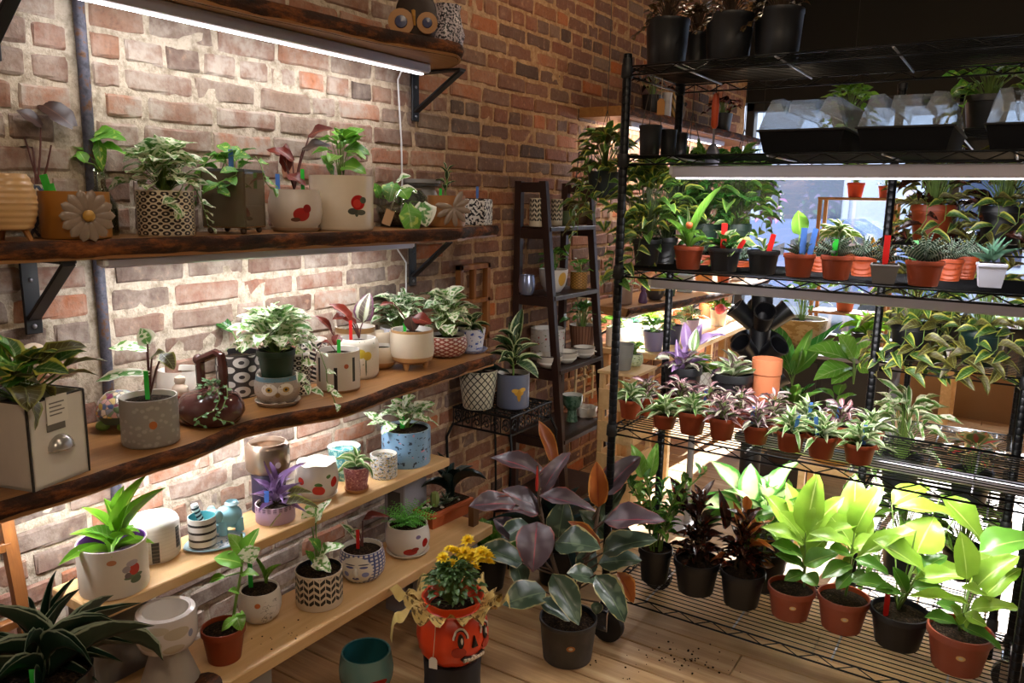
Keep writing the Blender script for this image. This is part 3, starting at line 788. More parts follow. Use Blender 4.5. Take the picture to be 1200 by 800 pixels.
# pot pattern materials
def patmat(name, base, fn=None, rough=.3, inner='e8e2d8', spec=.5, bump=None):
    m = Mat(name, rough, spec); u, v = m.uv(); n = m.noise(m.obj(), 18, 4)
    c = m.mix(n*.25, base, '8a8078')
    if fn: c = fn(m, u, v, c)
    if inner: c = m.mix(v.gt(1.5), c, inner)
    m.col(c)
    return m.m
def disc(u, v, u0, v0, ru, rv): return ((((u-u0)/ru)*((u-u0)/ru)+((v-v0)/rv)*((v-v0)/rv))).ss(1.05, .9)
def herring(dark, K=10, R=5.5, lo=.16, hi=.97):
    def fn(m, u, v, c):
        q = (u*K).fr(); ch = (v*R+(q-.5).abs()*1.3).fr().gt(.42)*((q-.5).abs().lt(.46))*((q-.5).abs().gt(.035))
        return m.mix(ch*v.gt(lo)*v.lt(hi), c, dark)
    return fn
def lattice(dark, K=14, R=5.0, w=.13, lo=.02, hi=.98, inv=False):
    def fn(m, u, v, c):
        a = ((u*K+v*R).fr()-.5).abs(); b = ((u*K-v*R).fr()-.5).abs(); l = a.mn(b).lt(w)
        return m.mix(l*v.gt(lo)*v.lt(hi), c, dark)
    return fn
def flowers(dark, K=12, R=6.0):
    def fn(m, u, v, c):
        a = (u*K).fr()-.5; row = (v*R); b = row.fr()-.5; d = (a*a+b*b).sq(); d2 = (((a.abs()-.5)*(a.abs()-.5)+(b.abs()-.5)*(b.abs()-.5))).sq()
        return m.mix((d.gt(.13)*d.lt(.36)).mx(d2.lt(.22))*v.lt(.97)*v.gt(.03), c, dark)
    return fn
def dashes(dark, K=8, v0=.4, dv=.3, du=.10):
    def fn(m, u, v, c):
        q = (u*K).fr()-.5; alt = ((u*K).fl().mod(2.0)-.5)*.22
        return m.mix(q.abs().lt(du)*((v-v0-alt).abs().lt(dv)), c, dark)
    return fn
def spots(lst):
    """lst of (u, v, ru, rv, colour)"""
    def fn(m, u, v, c):
        for (a, b, ru, rv, col) in lst: c = m.mix(disc(u, v, a, b, ru, rv), c, col)
        return c
    return fn
def floral(cols, sc=12.0, th=.62, asp=2.5):
    def fn(m, u, v, c):
        for i, col in enumerate(cols):
            n = m.noise(m.vec(u*asp*sc+i*13.7, v*sc+i*5.1), 1.0, 2.5, .6); c = m.mix(n.ss(th, th+.03)*v.lt(1.2), c, col)
        return c
    return fn
def chain(*fs):
    def fn(m, u, v, c):
        for q in fs: c = q(m, u, v, c)
        return c
    return fn
def hband(v0, v1, col):
    return lambda m, u, v, c: m.mix(v.gt(v0)*v.lt(v1), c, col)
def uface(sp):
    """u coordinate of the side of a round pot that faces the camera"""
    d = CAM-sp[0]; return ((math.atan2(d.y, d.x)+pi)/(2*pi)) % 1.0
TERRA = plain('b0552a', .65); TERRAN = plain('8c3814', .5); BLKPOT = plain('131417', .42); GREYPOT = plain('6d6a68', .55); WHITEG = plain('ece6dc', .2)
def stickermat(name, base, dot):
    return patmat(name, base, spots([(0.0, .58, .05, .07, dot)]), .5, inner=base)
# ================================================================ EYE-LEVEL SHELF
def up(xc, w, yt, x=.13): return spot(xc, 270, w, yt, z=Z_UP, x=x)
# ribbed cream planter on legs
sp = spot(10, 270, 66, 203, z=Z_UP, x=.15); loc, r, h = sp
T = thing('footed_planter', 'ribbed cream ceramic planter on three legs', 'planter', loc)
b = MB(); P = [(r*(.45), .022)]
for i in range(33):
    t = i/32; P.append((r*(.62+.38*sin(pi*(.12+t*.8))**.8+.018*sin(t*2*pi*9)), .026+(h-.026)*t))
P += [(P[-1][0]*.9, h), (P[-1][0]*.86, h*.75), (.001, h*.74)]
b.lathe(P, 32).build('bowl', plain('c9a06c', .3), T)
for k in range(3):
    a = k*2.094+.9; MB().tube([(cos(a)*r*.5,sin(a)*r*.5,.03),(cos(a)*r*.72,sin(a)*r*.72,0)], .008, 8, .005).build('leg', plain('b07a44', .5), T)
# dark philodendron in blue patterned pot
sp = spot(47, 272, 32, 216, z=Z_UP, x=.06)
T, sr, sz, _ = potted('potted_philodendron', 'philodendron with dark heart leaves in a blue and white tile-patterned pot', 'plant', sp, 'cyl', patmat('blue_tile_glaze', 'cfc9bc', chain(lattice('3a4a6a', 8, 3, .16), floral(['4a5a7a'], 14, .55))))
p = Plant(T, L_DARK, 'heart', 3, STEMR)
p.px(T, 0, [(48,147,22,128,26,.0,-.04), (85,148,44,116,34,.04,.02), (38,172,10,166,18,.02,.0), (12,128,-6,126,16,.0,-.02)])
o = T.location; dp = (o-CAM).dot(_f)
for a, b2 in (((44,216),(48,147)),((49,216),(60,170)),((42,216),(38,172)),((45,216),(20,135))): p.tube([CAM+ray(*a)*dp-o, CAM+ray((a[0]+b2[0])/2+1,(a[1]+b2[1])/2)*dp-o, CAM+ray(*b2)*dp-o], .003, .002)
p.done()
# amber pot with daisy
sp = spot(91, 279, 74, 224, z=Z_UP, x=.145); loc, r, h = sp; uf = uface(sp)
T, sr, sz, _ = potted('daisy_pot', 'amber pot with a large moulded daisy on its front and two green tags', 'pot', sp, 'cyl', plain('a8702c', .35))
ang = uf*2*pi-pi+.30; fc = Vector((cos(ang)*r*1.02, sin(ang)*r*1.02, h*.50)); nrm = Vector((cos(ang), sin(ang), 0)); tg = Vector((-sin(ang), cos(ang), 0))
PETAL = plain('8f7c6c', .25)
pb = MB(); pb.ball((0,.5,0), .5, 8, 6, (.34,1,.16)); pm_ = pb.mesh('petal', PETAL)
for k in range(14):
    a = k*2*pi/14; D = tg*cos(a)+Vector((0,0,sin(a))); link('petal', pm_, T, M=lmat(fc+D*.006+nrm*.004, D, nrm, h*.50, h*.72))
MB().ball((0,0,0), .014, 10, 8, (1,1,.6)).build('flower_centre', plain('b98a3a', .4), T).matrix_local = lmat(fc+nrm*.012, tg, nrm, 1, 1)
ptag(T, (sr*.3-.03,-.05,sz), 'green', .05, (.05,-.2), .018); ptag(T, (sr*.3-.015,-.048,sz), 'green', .03, (-.1,-.3), .016)
# glass propagation bottle
def clear(name, col, f=.12, rough=.03, haze=0.0):
    m = bpy.data.materials.new(name); m.use_nodes = True; nt = m.node_tree; out = nt.nodes['Material Output']
    t = nt.nodes.new('ShaderNodeBsdfTransparent'); t.inputs[0].default_value = (*lin(col), 1); g = nt.nodes.new('ShaderNodeBsdfGlossy'); g.inputs['Roughness'].default_value = rough
    fr = nt.nodes.new('ShaderNodeLayerWeight'); fr.inputs[0].default_value = .35
    ad = nt.nodes.new('ShaderNodeMath'); ad.operation = 'MULTIPLY_ADD'; ad.inputs[1].default_value = .6; ad.inputs[2].default_value = f
    nt.links.new(fr.outputs['Fresnel'], ad.inputs[0])
    mx = nt.nodes.new('ShaderNodeMixShader'); nt.links.new(ad.outputs[0], mx.inputs[0]); nt.links.new(t.outputs[0], mx.inputs[1]); nt.links.new(g.outputs[0], mx.inputs[2])
    if haze:
        d = nt.nodes.new('ShaderNodeBsdfDiffuse'); d.inputs[0].default_value = (*lin(col), 1); m2 = nt.nodes.new('ShaderNodeMixShader'); m2.inputs[0].default_value = haze
        nt.links.new(mx.outputs[0], m2.inputs[1]); nt.links.new(d.outputs[0], m2.inputs[2]); mx = m2
    nt.links.new(mx.outputs[0], out.inputs[0]); return m
CLR = clear('clear_glass', 'e8eee0'); BRN = clear('smoky_glass', '8a7a60', .15, .05, .35)
sp = spot(122, 272, 34, 198, z=Z_UP, x=.06); loc, r, h = sp
T = thing('propagation_bottle', 'clear glass bottle rooting a green pothos cutting beside the daisy pot', 'bottle', loc)
MB().lathe([(r*.9,0),(r,.01),(r,h*.45),(r*.5,h*.68),(r*.36,h*.75),(r*.36,h*.96),(r*.44,h)], 20).build('glass', CLR, T)
MB().lathe([(r*.85,.005),(r*.94,.012),(r*.94,h*.4),(.001,h*.4)], 20).build('water', clear('water', 'cfd8b8', .05), T)
p = Plant(T, L_NEON, 'heart', 4)
p.px(T, 0, [(108,163,145,160,26,-.02,-.05,L_POTH), (108,158,140,153,18,.0,-.02), (105,178,70,160,20,0,-.02), (103,182,70,185,16,-.02,-.03), (112,172,150,178,14,0,-.02), (110,160,104,148,20,.02,.03), (100,190,92,175,14,-.03,-.03), (115,165,120,200,14,-.03,-.03,L_POTH)], stemx=(120,205)); p.done()
# black and cream flower-pattern pot, variegated pothos
sp = up(196, 63, 223, .15)
T, sr, sz, _ = potted('potted_pothos', 'white-splashed pothos in a black and cream flower-pattern cylinder pot', 'plant', sp, 'cyl', patmat('flower_tile', 'e0d2b4', flowers('2a2020', 16, 7)), soil=.95)
Plant(T, L_VAR, 'heart', 5, single=True, mats=[L_VAR, L_VAR, L_NJOY]).dome((0,0,sz), .11, .11, 40, .066, .05).dome((0,0,sz), .085, .07, 30, .06, .046).trail((0,0,sz), -.2, .07, .05, 5, .045, .035).trail((0,0,sz), .9, .08, .09, 7, .045, .035).done()
# smoky glass cube vase
sp = spot(276, 273, 66, 199, z=Z_UP, x=.13); loc, r, h = sp
T = thing('glass_vase', 'smoky square glass vase on ball feet planted with trailing cuttings', 'vase', loc, rz=.45)
q = r*.80; MB().box((-q,-q,.016), (q,q,h), bev=.004).build('glass', BRN, T)
MB().box((-q*.92,-q*.92,.022), (q*.92,q*.92,h*.45), bev=.003).build('soil', SOIL, T)
for sx in (-1,1):
    for sy in (-1,1): MB().ball((sx*q*.75, sy*q*.75, .009), .009, 10, 6).build('foot', plain('4a3a2c', .3), T)
MB().box((-q-.001,-q-.001,h-.006), (q+.001,q+.001,h+.001)).build('rim', plain('4a4a48', .3), T)
p = Plant(T, L_POTH, 'heart', 6); p.dome((0,0,h*.45), .08, .15, 10, .055, .036)
p.trail((0,0,h), -1.3, .07, .06, 6, .05, .036).trail((0,0,h), -2.6, .08, .10, 8, .055, .04).trail((.02,0,h), .2, .06, .05, 5, .045, .03); p.done(); ptag(T, (.012,-q*.5,h*.45), 'blue', .15, w=.013)
# cream planter with red bird
sp = up(347, 62, 222, .15); uf = uface(sp)
T, sr, sz, _ = potted('bird_planter', 'cream bowl planter painted with a red bird, maroon leaves and a blue tag', 'plant', sp, 'belly', patmat('bird_glaze', 'cdbfae', chain(spots([(uf+.035,.42,.05,.16,'a02018'),(uf+.07,.56,.025,.10,'8a1814'),(uf+.0,.30,.03,.05,'5a3a2a')]))))
saucer(T, sp[1]*.95, plain('c2b09a', .3))
p = Plant(T, L_MAR, 'heart', 8, STEMR); p.px(T, 0, [(343,188,325,172,18,0,-.03), (336,200,335,168,16,.01,0), (362,160,388,148,22,.0,-.03), (355,175,386,168,20,-.02,-.05,L_DARK), (338,205,358,215,16,-.04,-.06), (330,183,312,172,12,0,0)], stemx=(345,222)); p.done()
ptag(T, (-.04,-.03,sz), 'blue', .06, w=.013); ptag(T, (.035,.0,sz), 'green', .075)
# big cream rose cylinder
sp = spot(401, 272, 73, 206, z=Z_UP, x=.155); uf = uface(sp)
T, sr, sz, _ = potted('rose_pot', 'large cream cylinder pot with a painted red rose and bright pothos', 'plant', sp, 'cyl', patmat('rose_glaze', 'e2d2b8', spots([(uf+.075,.36,.012,.10,'4a5040'),(uf+.10,.34,.03,.05,'5a5a4a'),(uf+.055,.36,.026,.06,'4a4a40'),(uf+.085,.52,.040,.135,'a81c18'),(uf+.078,.50,.022,.08,'c83a2c'),(uf+.115,.56,.02,.06,'545848')]), .25), soil=.96)
p = Plant(T, L_NEON, 'heart', 9, mats=[L_NEON, L_POTH]); p.dome((0,0,sz), .075, .13, 16, .07, .05)
p.px(T, 0, [(402,165,425,150,24), (405,175,432,176,22), (395,172,420,160,26), (400,195,428,198,26,-.03), (385,195,378,182,18), (390,205,383,190,14)]); p.done()
# glass globe with trailing plant
sp = spot(472, 268, 62, 222, z=Z_UP, x=.10); loc, r, h = sp
T = thing('glass_globe_planter', 'round clear glass globe planter with trailing heart leaves and a kraft price tag', 'plant', loc)
MB().lathe([(r*.55,0),(r*.75,.01),(r,h*.45),(r*.92,h*.8),(r*.7,h),(r*.72,h*1.03)], 24).build('glass', CLR, T)
MB().lathe([(r*.5,.004),(r*.72,.012),(r*.92,h*.4),(.001,h*.42)], 20).build('soil', SOIL, T)
p = Plant(T, L_POTH, 'heart', 10, mats=[L_POTH, L_NJOY]); p.px(T, 0, [(462,215,455,235,24,-.04,-.06), (470,222,478,232,22,-.05,-.07,L_NEON), (478,240,485,280,24,-.12,-.13), (495,238,500,264,28,-.10,-.12,L_NJOY), (465,212,480,205,16), (445,232,440,215,14), (488,225,470,218,14)], stemx=(470,240)); p.done()
k = MB().box((-.016,-.001,-.055), (.016,.001,0)).build('price_tag', plain('c8a27a', .8), T); kp = CAM+ray(458,246)*((loc-CAM).dot(_f)-.10)-loc; k.location = kp; k.rotation_euler = (0,.35,YAW)
MB().tube([kp,(kp.x*.5,kp.y*.5,h*.95)], .0012, 4).build('tag_string', plain('d8d0c0', .8), T)
# grey lipped jar behind
sp = spot(494, 268, 44, 210, z=Z_UP, x=.045)
T, *_ = potted('stoneware_jar', 'grey stoneware jar with a wide flared lip behind the glass globe', 'jar', sp, [(.6,0),(.75,.03),(.92,.3),(.90,.62),(.72,.78),(.78,.84),(1.0,.92),(1.0,1)], patmat('stoneware', '7a7670', None, .4, inner='4a4642'), nosoil=True)
# copper flower pot
sp = spot(523, 266, 44, 229, z=Z_UP, x=.165); loc, r, h = sp; uf = uface(sp)
T, sr, sz, _ = potted('petal_pot', 'small tan pot with a silvery half daisy on its side', 'plant', sp, 'cyl', plain('a06a3a', .4))
ang = uf*2*pi-pi+.35; fc = Vector((cos(ang)*r*1.02, sin(ang)*r*1.02, h*.62)); nrm = Vector((cos(ang), sin(ang), 0)); tg = Vector((-sin(ang), cos(ang), 0))
for k in range(8):
    a = pi*.95+k*.62; D = tg*cos(a)+Vector((0,0,sin(a))); link('petal', pm_, T, M=lmat(fc+nrm*.003, D, nrm, h*.62, h*.62))
Plant(T, L_DRAC, 'lance', 12).stalk((0,0,sz), .11, 8, .055, .018).done(); ptag(T, (-.028,0,sz), 'green', .04)
sp = spot(559, 266, 34, 233, z=Z_UP, x=.12); loc, r, h = sp
T = thing('square_pot', 'small square black and white speckled pot at the shelf end with a blue tag', 'pot', loc, rz=.3)
q = r*.85; bx = MB(); bx.box((-q,-q,0), (q,q,h), taper=(.002,.002), bev=.003)
def specks(name, a, b2, sc=70):
    m = Mat(name, .35); n = m.noise(m.obj(), sc, 2, .5); m.col(m.mix(n.ss(.5,.53), a, b2)); return m.m
bx.build('pot', specks('speckle_glaze', 'e6e2da', '14141a', 80), T); MB().box((-q*.85,-q*.85,h-.004), (q*.85,q*.85,h+.002)).build('soil', SOIL, T); ptag(T, (0,0,h), 'blue', .05)
# ================================================================ HIGHEST SHELF
sp = spot(488, 20, 40, -25, z=Z_TOPB+.045, x=.22); loc = sp[0]
T = thing('owl_ornament', 'wooden owl ornament with big round blue eyes on the highest shelf', 'ornament', loc, rz=.7)
WD = plain('b07a3c', .5)
MB().lathe([(.045,0),(.06,.02),(.072,.07),(.066,.12),(.05,.16),(.02,.18),(.001,.18)], 20).build('body', plain('3a2c24', .7), T)
for sx, rr_ in ((-.05,.042),(.035,.034)):
    e = MB().lathe([(rr_,0),(rr_,.010),(.001,.012)], 18).build('eye_disc', WD, T); e.matrix_local = Matrix.Translation((sx,-.062,.055)) @ Matrix.Rotation(pi/2,4,'X')
    e2 = MB().lathe([(rr_*.5,0),(rr_*.45,.006),(.001,.008)], 14).build('pupil', plain('2a3260', .3), e); e2.location = (0,0,.011)
MB().tube([(-.01,-.065,.09),(-.008,-.085,.07),(-.006,-.075,.045)], .008, 6, .003).build('beak', plain('c08a3c', .5), T)
sp = spot(522, 30, 40, -10, z=Z_TOPB+.045, x=.20); loc = sp[0]
T = thing('woven_basket', 'black and white speckled woven sack at the end of the highest shelf', 'basket', loc)
MB().lathe([(.05,0),(.062,.02),(.066,.06),(.058,.11),(.05,.14),(.054,.16),(.048,.16),(.045,.12)], 22, fx=lambda r, z, a: (r*(1+.06*sin(a*7+z*60)), z)).build('sack', specks('speckle_weave', 'c8bcc0', '181420', 130), T)
# ================================================================ MIDDLE SHELF
def mid(xc, yb, w, yt, **k): return spot(xc, yb, w, yt, z=Z_MID, **k)
# white metal drawer-front planter
pa, pb_ = at(40, 577, 2, Z_MID), at(105, 551, 2, Z_MID); ex = (pb_-pa).normalized(); ang = math.atan2(ex.y, ex.x); Wd = (pb_-pa).length
T = thing('metal_planter_box', 'square white metal planter box with a cup-pull handle and paper label', 'planter', pa, rz=ang)
hb = hgt(pa, 474); Dp = .17; CRM = patmat('chipped_white_paint', 'ddd6ca', None, .4, inner=None)
bx = MB()
for a_, b_ in (((0,0,0),(Wd,.006,hb)), ((0,Dp-.006,0),(Wd,Dp,hb)), ((0,0,0),(.006,Dp,hb)), ((Wd-.006,0,0),(Wd,Dp,hb)), ((0,0,0),(Wd,Dp,.006))): bx.box(a_, b_)
bx.build('box', CRM, T)
ed = MB()
for x_, y_ in ((0,0),(Wd,0),(0,Dp),(Wd,Dp)): ed.tube([(x_,y_,0),(x_,y_,hb)], .0028, 5)
ed.tube([(0,0,hb),(Wd,0,hb),(Wd,Dp,hb),(0,Dp,hb),(0,0,hb)], .0025, 5); ed.build('edge_trim', plain('2a2624', .6), T)
MB().box((.01,.01,hb*.8), (Wd-.01,Dp-.01,hb*.86)).build('soil', SOIL, T)
hd = MB(); hd.lathe([(.030,0),(.029,.008),(.022,.016),(.010,.020),(.001,.021)], 20); hd.v = [(v[0], v[1]*(1 if v[1] > 0 else .1), v[2]) for v in hd.v]
hd.build('cup_pull', plain('b8b4ae', .25, .7), T).matrix_local = Matrix.Translation((Wd*.5,-.0005,hb*.40)) @ Matrix.Rotation(pi/2,4,'X')
MB().box((Wd*.30,-.002,hb*.62), (Wd*.62,-.0005,hb*.72)).build('label_frame', plain('6a645c', .5, .3), T)
pl = MB().box((Wd*.31,-.0028,hb*.70), (Wd*.68,-.002,hb*1.02)).build('paper_label', plain('e4ddd0', .7), T)
for i in range(4): MB().box((Wd*.36,-.0034,hb*(.93-.045*i)), (Wd*(.62-.05*(i % 2)),-.0029,hb*(.945-.045*i))).build('printed_line', plain('7a746c', .8), pl)
p = Plant(T, L_HOYA, 'heart', 21, mats=[L_POTH, L_TRI, L_HOYA]); p.dome((Wd*.5,Dp*.5,hb*.86), .15, .10, 34, .085, .062, pr=.0025)
p.px(T, 0, [(50,440,92,448,30,-.02,-.03), (95,455,115,466,22,0,-.02,L_NJOY), (30,450,60,480,26,-.05,-.07), (60,450,85,425,24), (30,430,0,420,30), (10,460,-10,500,30,-.05,-.06), (60,430,45,405,20,.05,.05)]); p.done()
# round wood slice card behind
sp = mid(48, 520, 30, 405, x=.04); loc = sp[0]
T = thing('wood_slice_plaque', 'round cream wood slice with a drawn figure leaning on the bricks', 'plaque', loc, rz=.0)
rc = .036; zc = hgt(loc, 419)
MB().lathe([(rc*.95,-.004),(rc,-.003),(rc,.003),(rc*.95,.004),(.001,.004)], 24).xf(Matrix.Translation((0,0,zc)) @ Matrix.Rotation(pi/2,4,'Y')).build('disc', plain('d8c4a8', .7), T)
MB().tube([(.006,-.01,zc+.02),(.007,.004,zc+.012),(.007,-.006,zc-.002),(.007,.008,zc-.014)], .002, 5).build('drawing', plain('2a2422', .7), T)
MB().box((-.006,-.02,0), (.0,.02,zc)).build('stand', plain('8a5a30', .7), T)
# mosaic turtle
sp = mid(141, 503, 50, 458, x=.11); loc, r, h = sp
def mosaic():
    m = Mat('mosaic_tiles', .3); v = m.obj(); k = m.vor(v, 75, 'Color'); e = m.vor(v, 75, 'Distance', 'DISTANCE_TO_EDGE')
    c = m.ramp(k, [(0,'c83028'),(.25,'e8e4dc'),(.42,'2a4a8a'),(.55,'d8b030'),(.7,'e8e4dc'),(.85,'3a7a3a'),(1,'8a2a5a')]); c = m.mix(e.lt(.06), c, '8a8680'); m.col(c).bump(e, .4, .003); return m.m
T = thing('mosaic_tortoise', 'tortoise ornament with a colourful mosaic shell over green feet', 'ornament', loc, rz=.5)
MB().lathe([(r*.98,h*.42),(r,h*.5),(r*.85,h*.78),(r*.5,h*.97),(.001,h*1.04)], 22).build('shell', mosaic(), T)
MB().lathe([(r*.3,.02),(r*.75,h*.2),(r*.9,h*.42),(.001,h*.45)], 18).build('body', plain('3a4a3c', .5), T)
for a in (.7, 2.4, 3.9, 5.5): MB().ball((cos(a)*r*.72, sin(a)*r*.72, .014), .016, 8, 6, (1.2,1,.85)).build('foot', plain('6a8a3a', .5), T)
MB().ball((r*1.02,0,h*.5), .017, 10, 8, (1.2,.9,1)).build('head', plain('6a8a3a', .5), T)
# textured grey pot with alocasia
sp = mid(178, 525, 63, 463)
T, sr, sz, _ = potted('textured_pot', 'grey embossed pot with a copper sticker, heart-leaf plant and green tag', 'plant', sp, 'cyl', patmat('embossed_grey', 'a8a298', chain(lambda m, u, v, c: m.mix(m.vor(m.vec(u*26, v*9), 1.0).ss(.25,.45)*.45, c, '6f6a62'), spots([(uface(sp)+.015,.50,.022,.085,'b0642c')])), .5), soil=.9)
p = Plant(T, L_NJOY, 'heart', 23, STEMR, mats=[L_DARK]); p.px(T, 0, [(173,403,166,385,26,0,-.02,L_NJOY), (172,410,128,405,20,.02,0,L_VAR), (178,418,192,412,16,.0,-.02,L_TRI), (190,415,204,430,20,-.02,-.04,L_TRI), (172,438,112,443,18,-.02,-.06,L_NJOY)], stemx=(176,462)); p.done()
ptag(T, (.012,-.01,sz), 'green', .075)
# white bowl + snowman on toadstool dish
sp = mid(213, 480, 52, 432, x=.05)
potted('white_bowl', 'plain white ceramic bowl standing behind the red jug planter', 'bowl', sp, 'belly', WHITEG, nosoil=True)
sp = mid(213, 478, 34, 450, x=.115); loc, r, h = sp
T = thing('snowman_figurine', 'small pale snowman figurine on a red toadstool cap', 'figurine', loc)
MB().lathe([(r*.4,0),(r*.42,.02),(r*.9,.024),(r,.03),(r*.8,.045),(r*.4,.055),(.001,.056)], 20).build('toadstool', plain('b02a20', .35), T)
MB().lathe([(r*.42,.052),(r*.55,.064),(r*.5,.078),(r*.3,.086),(r*.38,.094),(r*.33,.104),(.001,.11)], 18).build('snowman', plain('e0c8b0', .4), T)
for a in (0, 2, 4.2): MB().ball((cos(a)*r*.7, sin(a)*r*.7, .045), .004, 6, 4).build('dot', WHITEG, T)
# red-brown jug planter
sp = mid(248, 502, 72, 462); loc, r, h = sp
T = thing('jug_planter', 'glossy red-brown pot-bellied jug planter with a square handle and succulents', 'planter', loc, rz=.15)
RB = patmat('oxblood_glaze', '4a1410', None, .12, inner=None)
MB().lathe([(r*.7,0),(r*.85,.006),(r,.03),(r*.98,.05),(r*.8,.075),(r*.45,.088),(.001,.09)], 28, fx=lambda rr, z, a: (rr*(1+.12*cos(a)**2), z)).build('belly', RB, T)
hdl = [(-.012,0,.07),(-.028,0,.10),(-.03,0,.155),(-.024,0,.168),(.03,0,.19),(.045,0,.185),(.05,0,.16),(.052,0,.08)]
MB().tube(hdl, .012, 8).build('handle', RB, T)
MB().ball((-.034,0,.166), .015, 10, 8).build('handle_knob', RB, T)
MB().tube([(-.05,-.02,.04),(-.075,-.03,.062)], .012, 8, .015).build('spout', RB, T)
MB().ball((-.078,-.032,.045), .009, 8, 6).build('charm', plain('8a9a6a', .3), T)
p = Plant(T, L_SUC, 'ovate', 25, single=False); p.dome((.035,-.03,.075), .05, .045, 40, .016, .011, pr=0).trail((.04,-.04,.07), -.9, .04, .05, 12, .014, .01).trail((.03,-.03,.07), -.2, .05, .05, 12, .014, .01); p.done()
# black daisy-scribble pot behind
sp = mid(281, 468, 50, 412, x=.06)
T, sr, sz, _ = potted('scribble_pot', 'black pot with white flower line drawings and a thin-stemmed plant', 'plant', sp, 'cyl', patmat('scribble', '1c1a1c', flowers('cfcac2', 6, 3), .4, inner='1c1a1c'))
p = Plant(T, L_ZZ, 'heart', 26); p.px(T, 0, [(272,388,250,372,18), (282,385,300,375,16,0,0,L_NJOY)], stemx=(281,412)); p.done()
# owl pot with green nursery pot
sp = mid(326, 478, 52, 438); loc, r, h = sp; uf = uface(sp)
T, sr, sz, _ = potted('owl_pot', 'stoneware owl pot on a saucer with white-green pothos in a green inner pot', 'plant', sp, 'round', patmat('owl_glaze', 'a8998a', chain(spots([(uf-.06,.62,.06,.2,'d8cfc2'),(uf+.06,.62,.06,.2,'d8cfc2'),(uf-.06,.62,.025,.09,'b08a3a'),(uf+.06,.62,.025,.09,'b08a3a'),(uf-.06,.62,.010,.04,'1a1614'),(uf+.06,.62,.010,.04,'1a1614'),(uf,.45,.018,.08,'8a6a3a')]), hband(.86,1.2,'5a7a86'), floral(['7a6450'], 20, .62)), .35), nosoil=True)
saucer(T, r*1.02, plain('b8a896', .4))
for sx in (-.25,.25): MB().ball((cos(uf*2*pi-pi+sx)*r*.7, sin(uf*2*pi-pi+sx)*r*.7, .012), .011, 8, 6, (1.3,1,.8)).build('foot', plain('a8998a', .4), T)
ih = hgt(loc, 409)-h*.8; b = MB(); isr, isz = lathe_pot(b, PROF['nursery'], 22*proj(loc)[2]/FPX, ih, .06, 24, h*.80, .9); b.build('inner_pot', plain('1f3a26', .45), T)
MB().lathe([(isr,isz-.003),(.001,isz+.004)], 16, capb=False).build('soil', SOIL, T)
p = Plant(T, L_VAR, 'heart', 27, mats=[L_VAR, L_NJOY, L_VAR]); p.dome((0,0,isz), .12, .11, 54, .07, .046); p.dome((0,0,isz), .10, .06, 36, .064, .042); p.trail((.02,-.02,isz), .1, .1, .10, 8, .042, .03).trail((.02,.0,isz), .5, .13, .16, 7, .042, .03); p.done()
# tall herringbone cylinder behind, and narrow dark patterned one
sp = mid(366, 466, 36, 397, x=.10); T, *_ = potted('tall_vase', 'tall cylinder vase with black herringbone pattern behind the dash-painted pot', 'vase', sp, 'cyl', patmat('herring_tall', 'e4dccc', herring('1c1a1c', 7, 9, .05)), nosoil=True)
sp = mid(351, 466, 26, 414, x=.20); T, *_ = potted('narrow_pot', 'narrow black and cream zigzag pot beside the owl pot', 'pot', sp, 'cyl', patmat('zigzag', 'e4dccc', flowers('1c1a1c', 9, 8)), nosoil=True)
# white pot with black dashes
sp = mid(397, 460, 50, 409); uf = uface(sp)
T, sr, sz, _ = potted('dash_pot', 'white stoneware pot with black brush dashes, maroon seedling and green tag', 'plant', sp, 'cyl', patmat('dash_glaze', 'ddd4c6', chain(dashes('1e1c20', 7, .45, .30, .09), spots([(uf+.06,.66,.018,.06,'b05a2c')]), hband(0,.06,'a07a54'))))
p = Plant(T, L_MAR, 'heart', 28, STEMR); p.px(T, 0, [(397,393,392,404,14,-.04,-.05), (388,388,372,368,10)], stemx=(398,410)); p.trail((0,0,sz), -2.2, .07, .10, 5, .03, .018); p.done(); ptag(T, (.02,-.015,sz), 'green', .05)
# floral-painted pot
sp = mid(420, 444, 48, 395, x=.17); uf = uface(sp)
T, sr, sz, _ = potted('wildflower_pot', 'white pot painted with yellow wildflowers, striped leaf and red tag', 'plant', sp, 'drum', patmat('wildflower_glaze', 'e4dccc', chain(spots([(uf+.01,.3,.006,.26,'4a5a34'),(uf+.06,.33,.006,.24,'4a5a34'),(uf-.05,.3,.006,.2,'4a5a34'),(uf+.02,.66,.04,.12,'c8b040'),(uf+.075,.6,.035,.11,'c8a838'),(uf-.05,.56,.02,.08,'5a6ab0'),(uf-.09,.4,.015,.06,'b04a34')]), floral(['6a7a4a'], 16, .66))))
p = Plant(T, L_MAR, 'lance', 29, STEMR); p.px(T, 0, [(425,378,432,342,22,0,0,L_TRAD), (412,375,388,355,14), (405,372,390,372,12), (418,380,402,372,12)], stemx=(421,396)); p.done(); ptag(T, (-.012,-.02,sz), 'red', .075)
# cream pots behind
sp = mid(417, 436, 46, 382, x=.055); T, *_ = potted('cream_pot', 'cream pot with a brown rim line behind the wildflower pot', 'pot', sp, 'cyl', patmat('cream_rim', 'dccbb2', hband(.88,1.1,'a07a4c')))
sp = mid(447, 428, 26, 388, x=.07); T, *_ = potted('cream_cup', 'small cream cup pot between the wildflower pot and the three-legged pot', 'pot', sp, 'drum', plain('d8c6ac', .35))
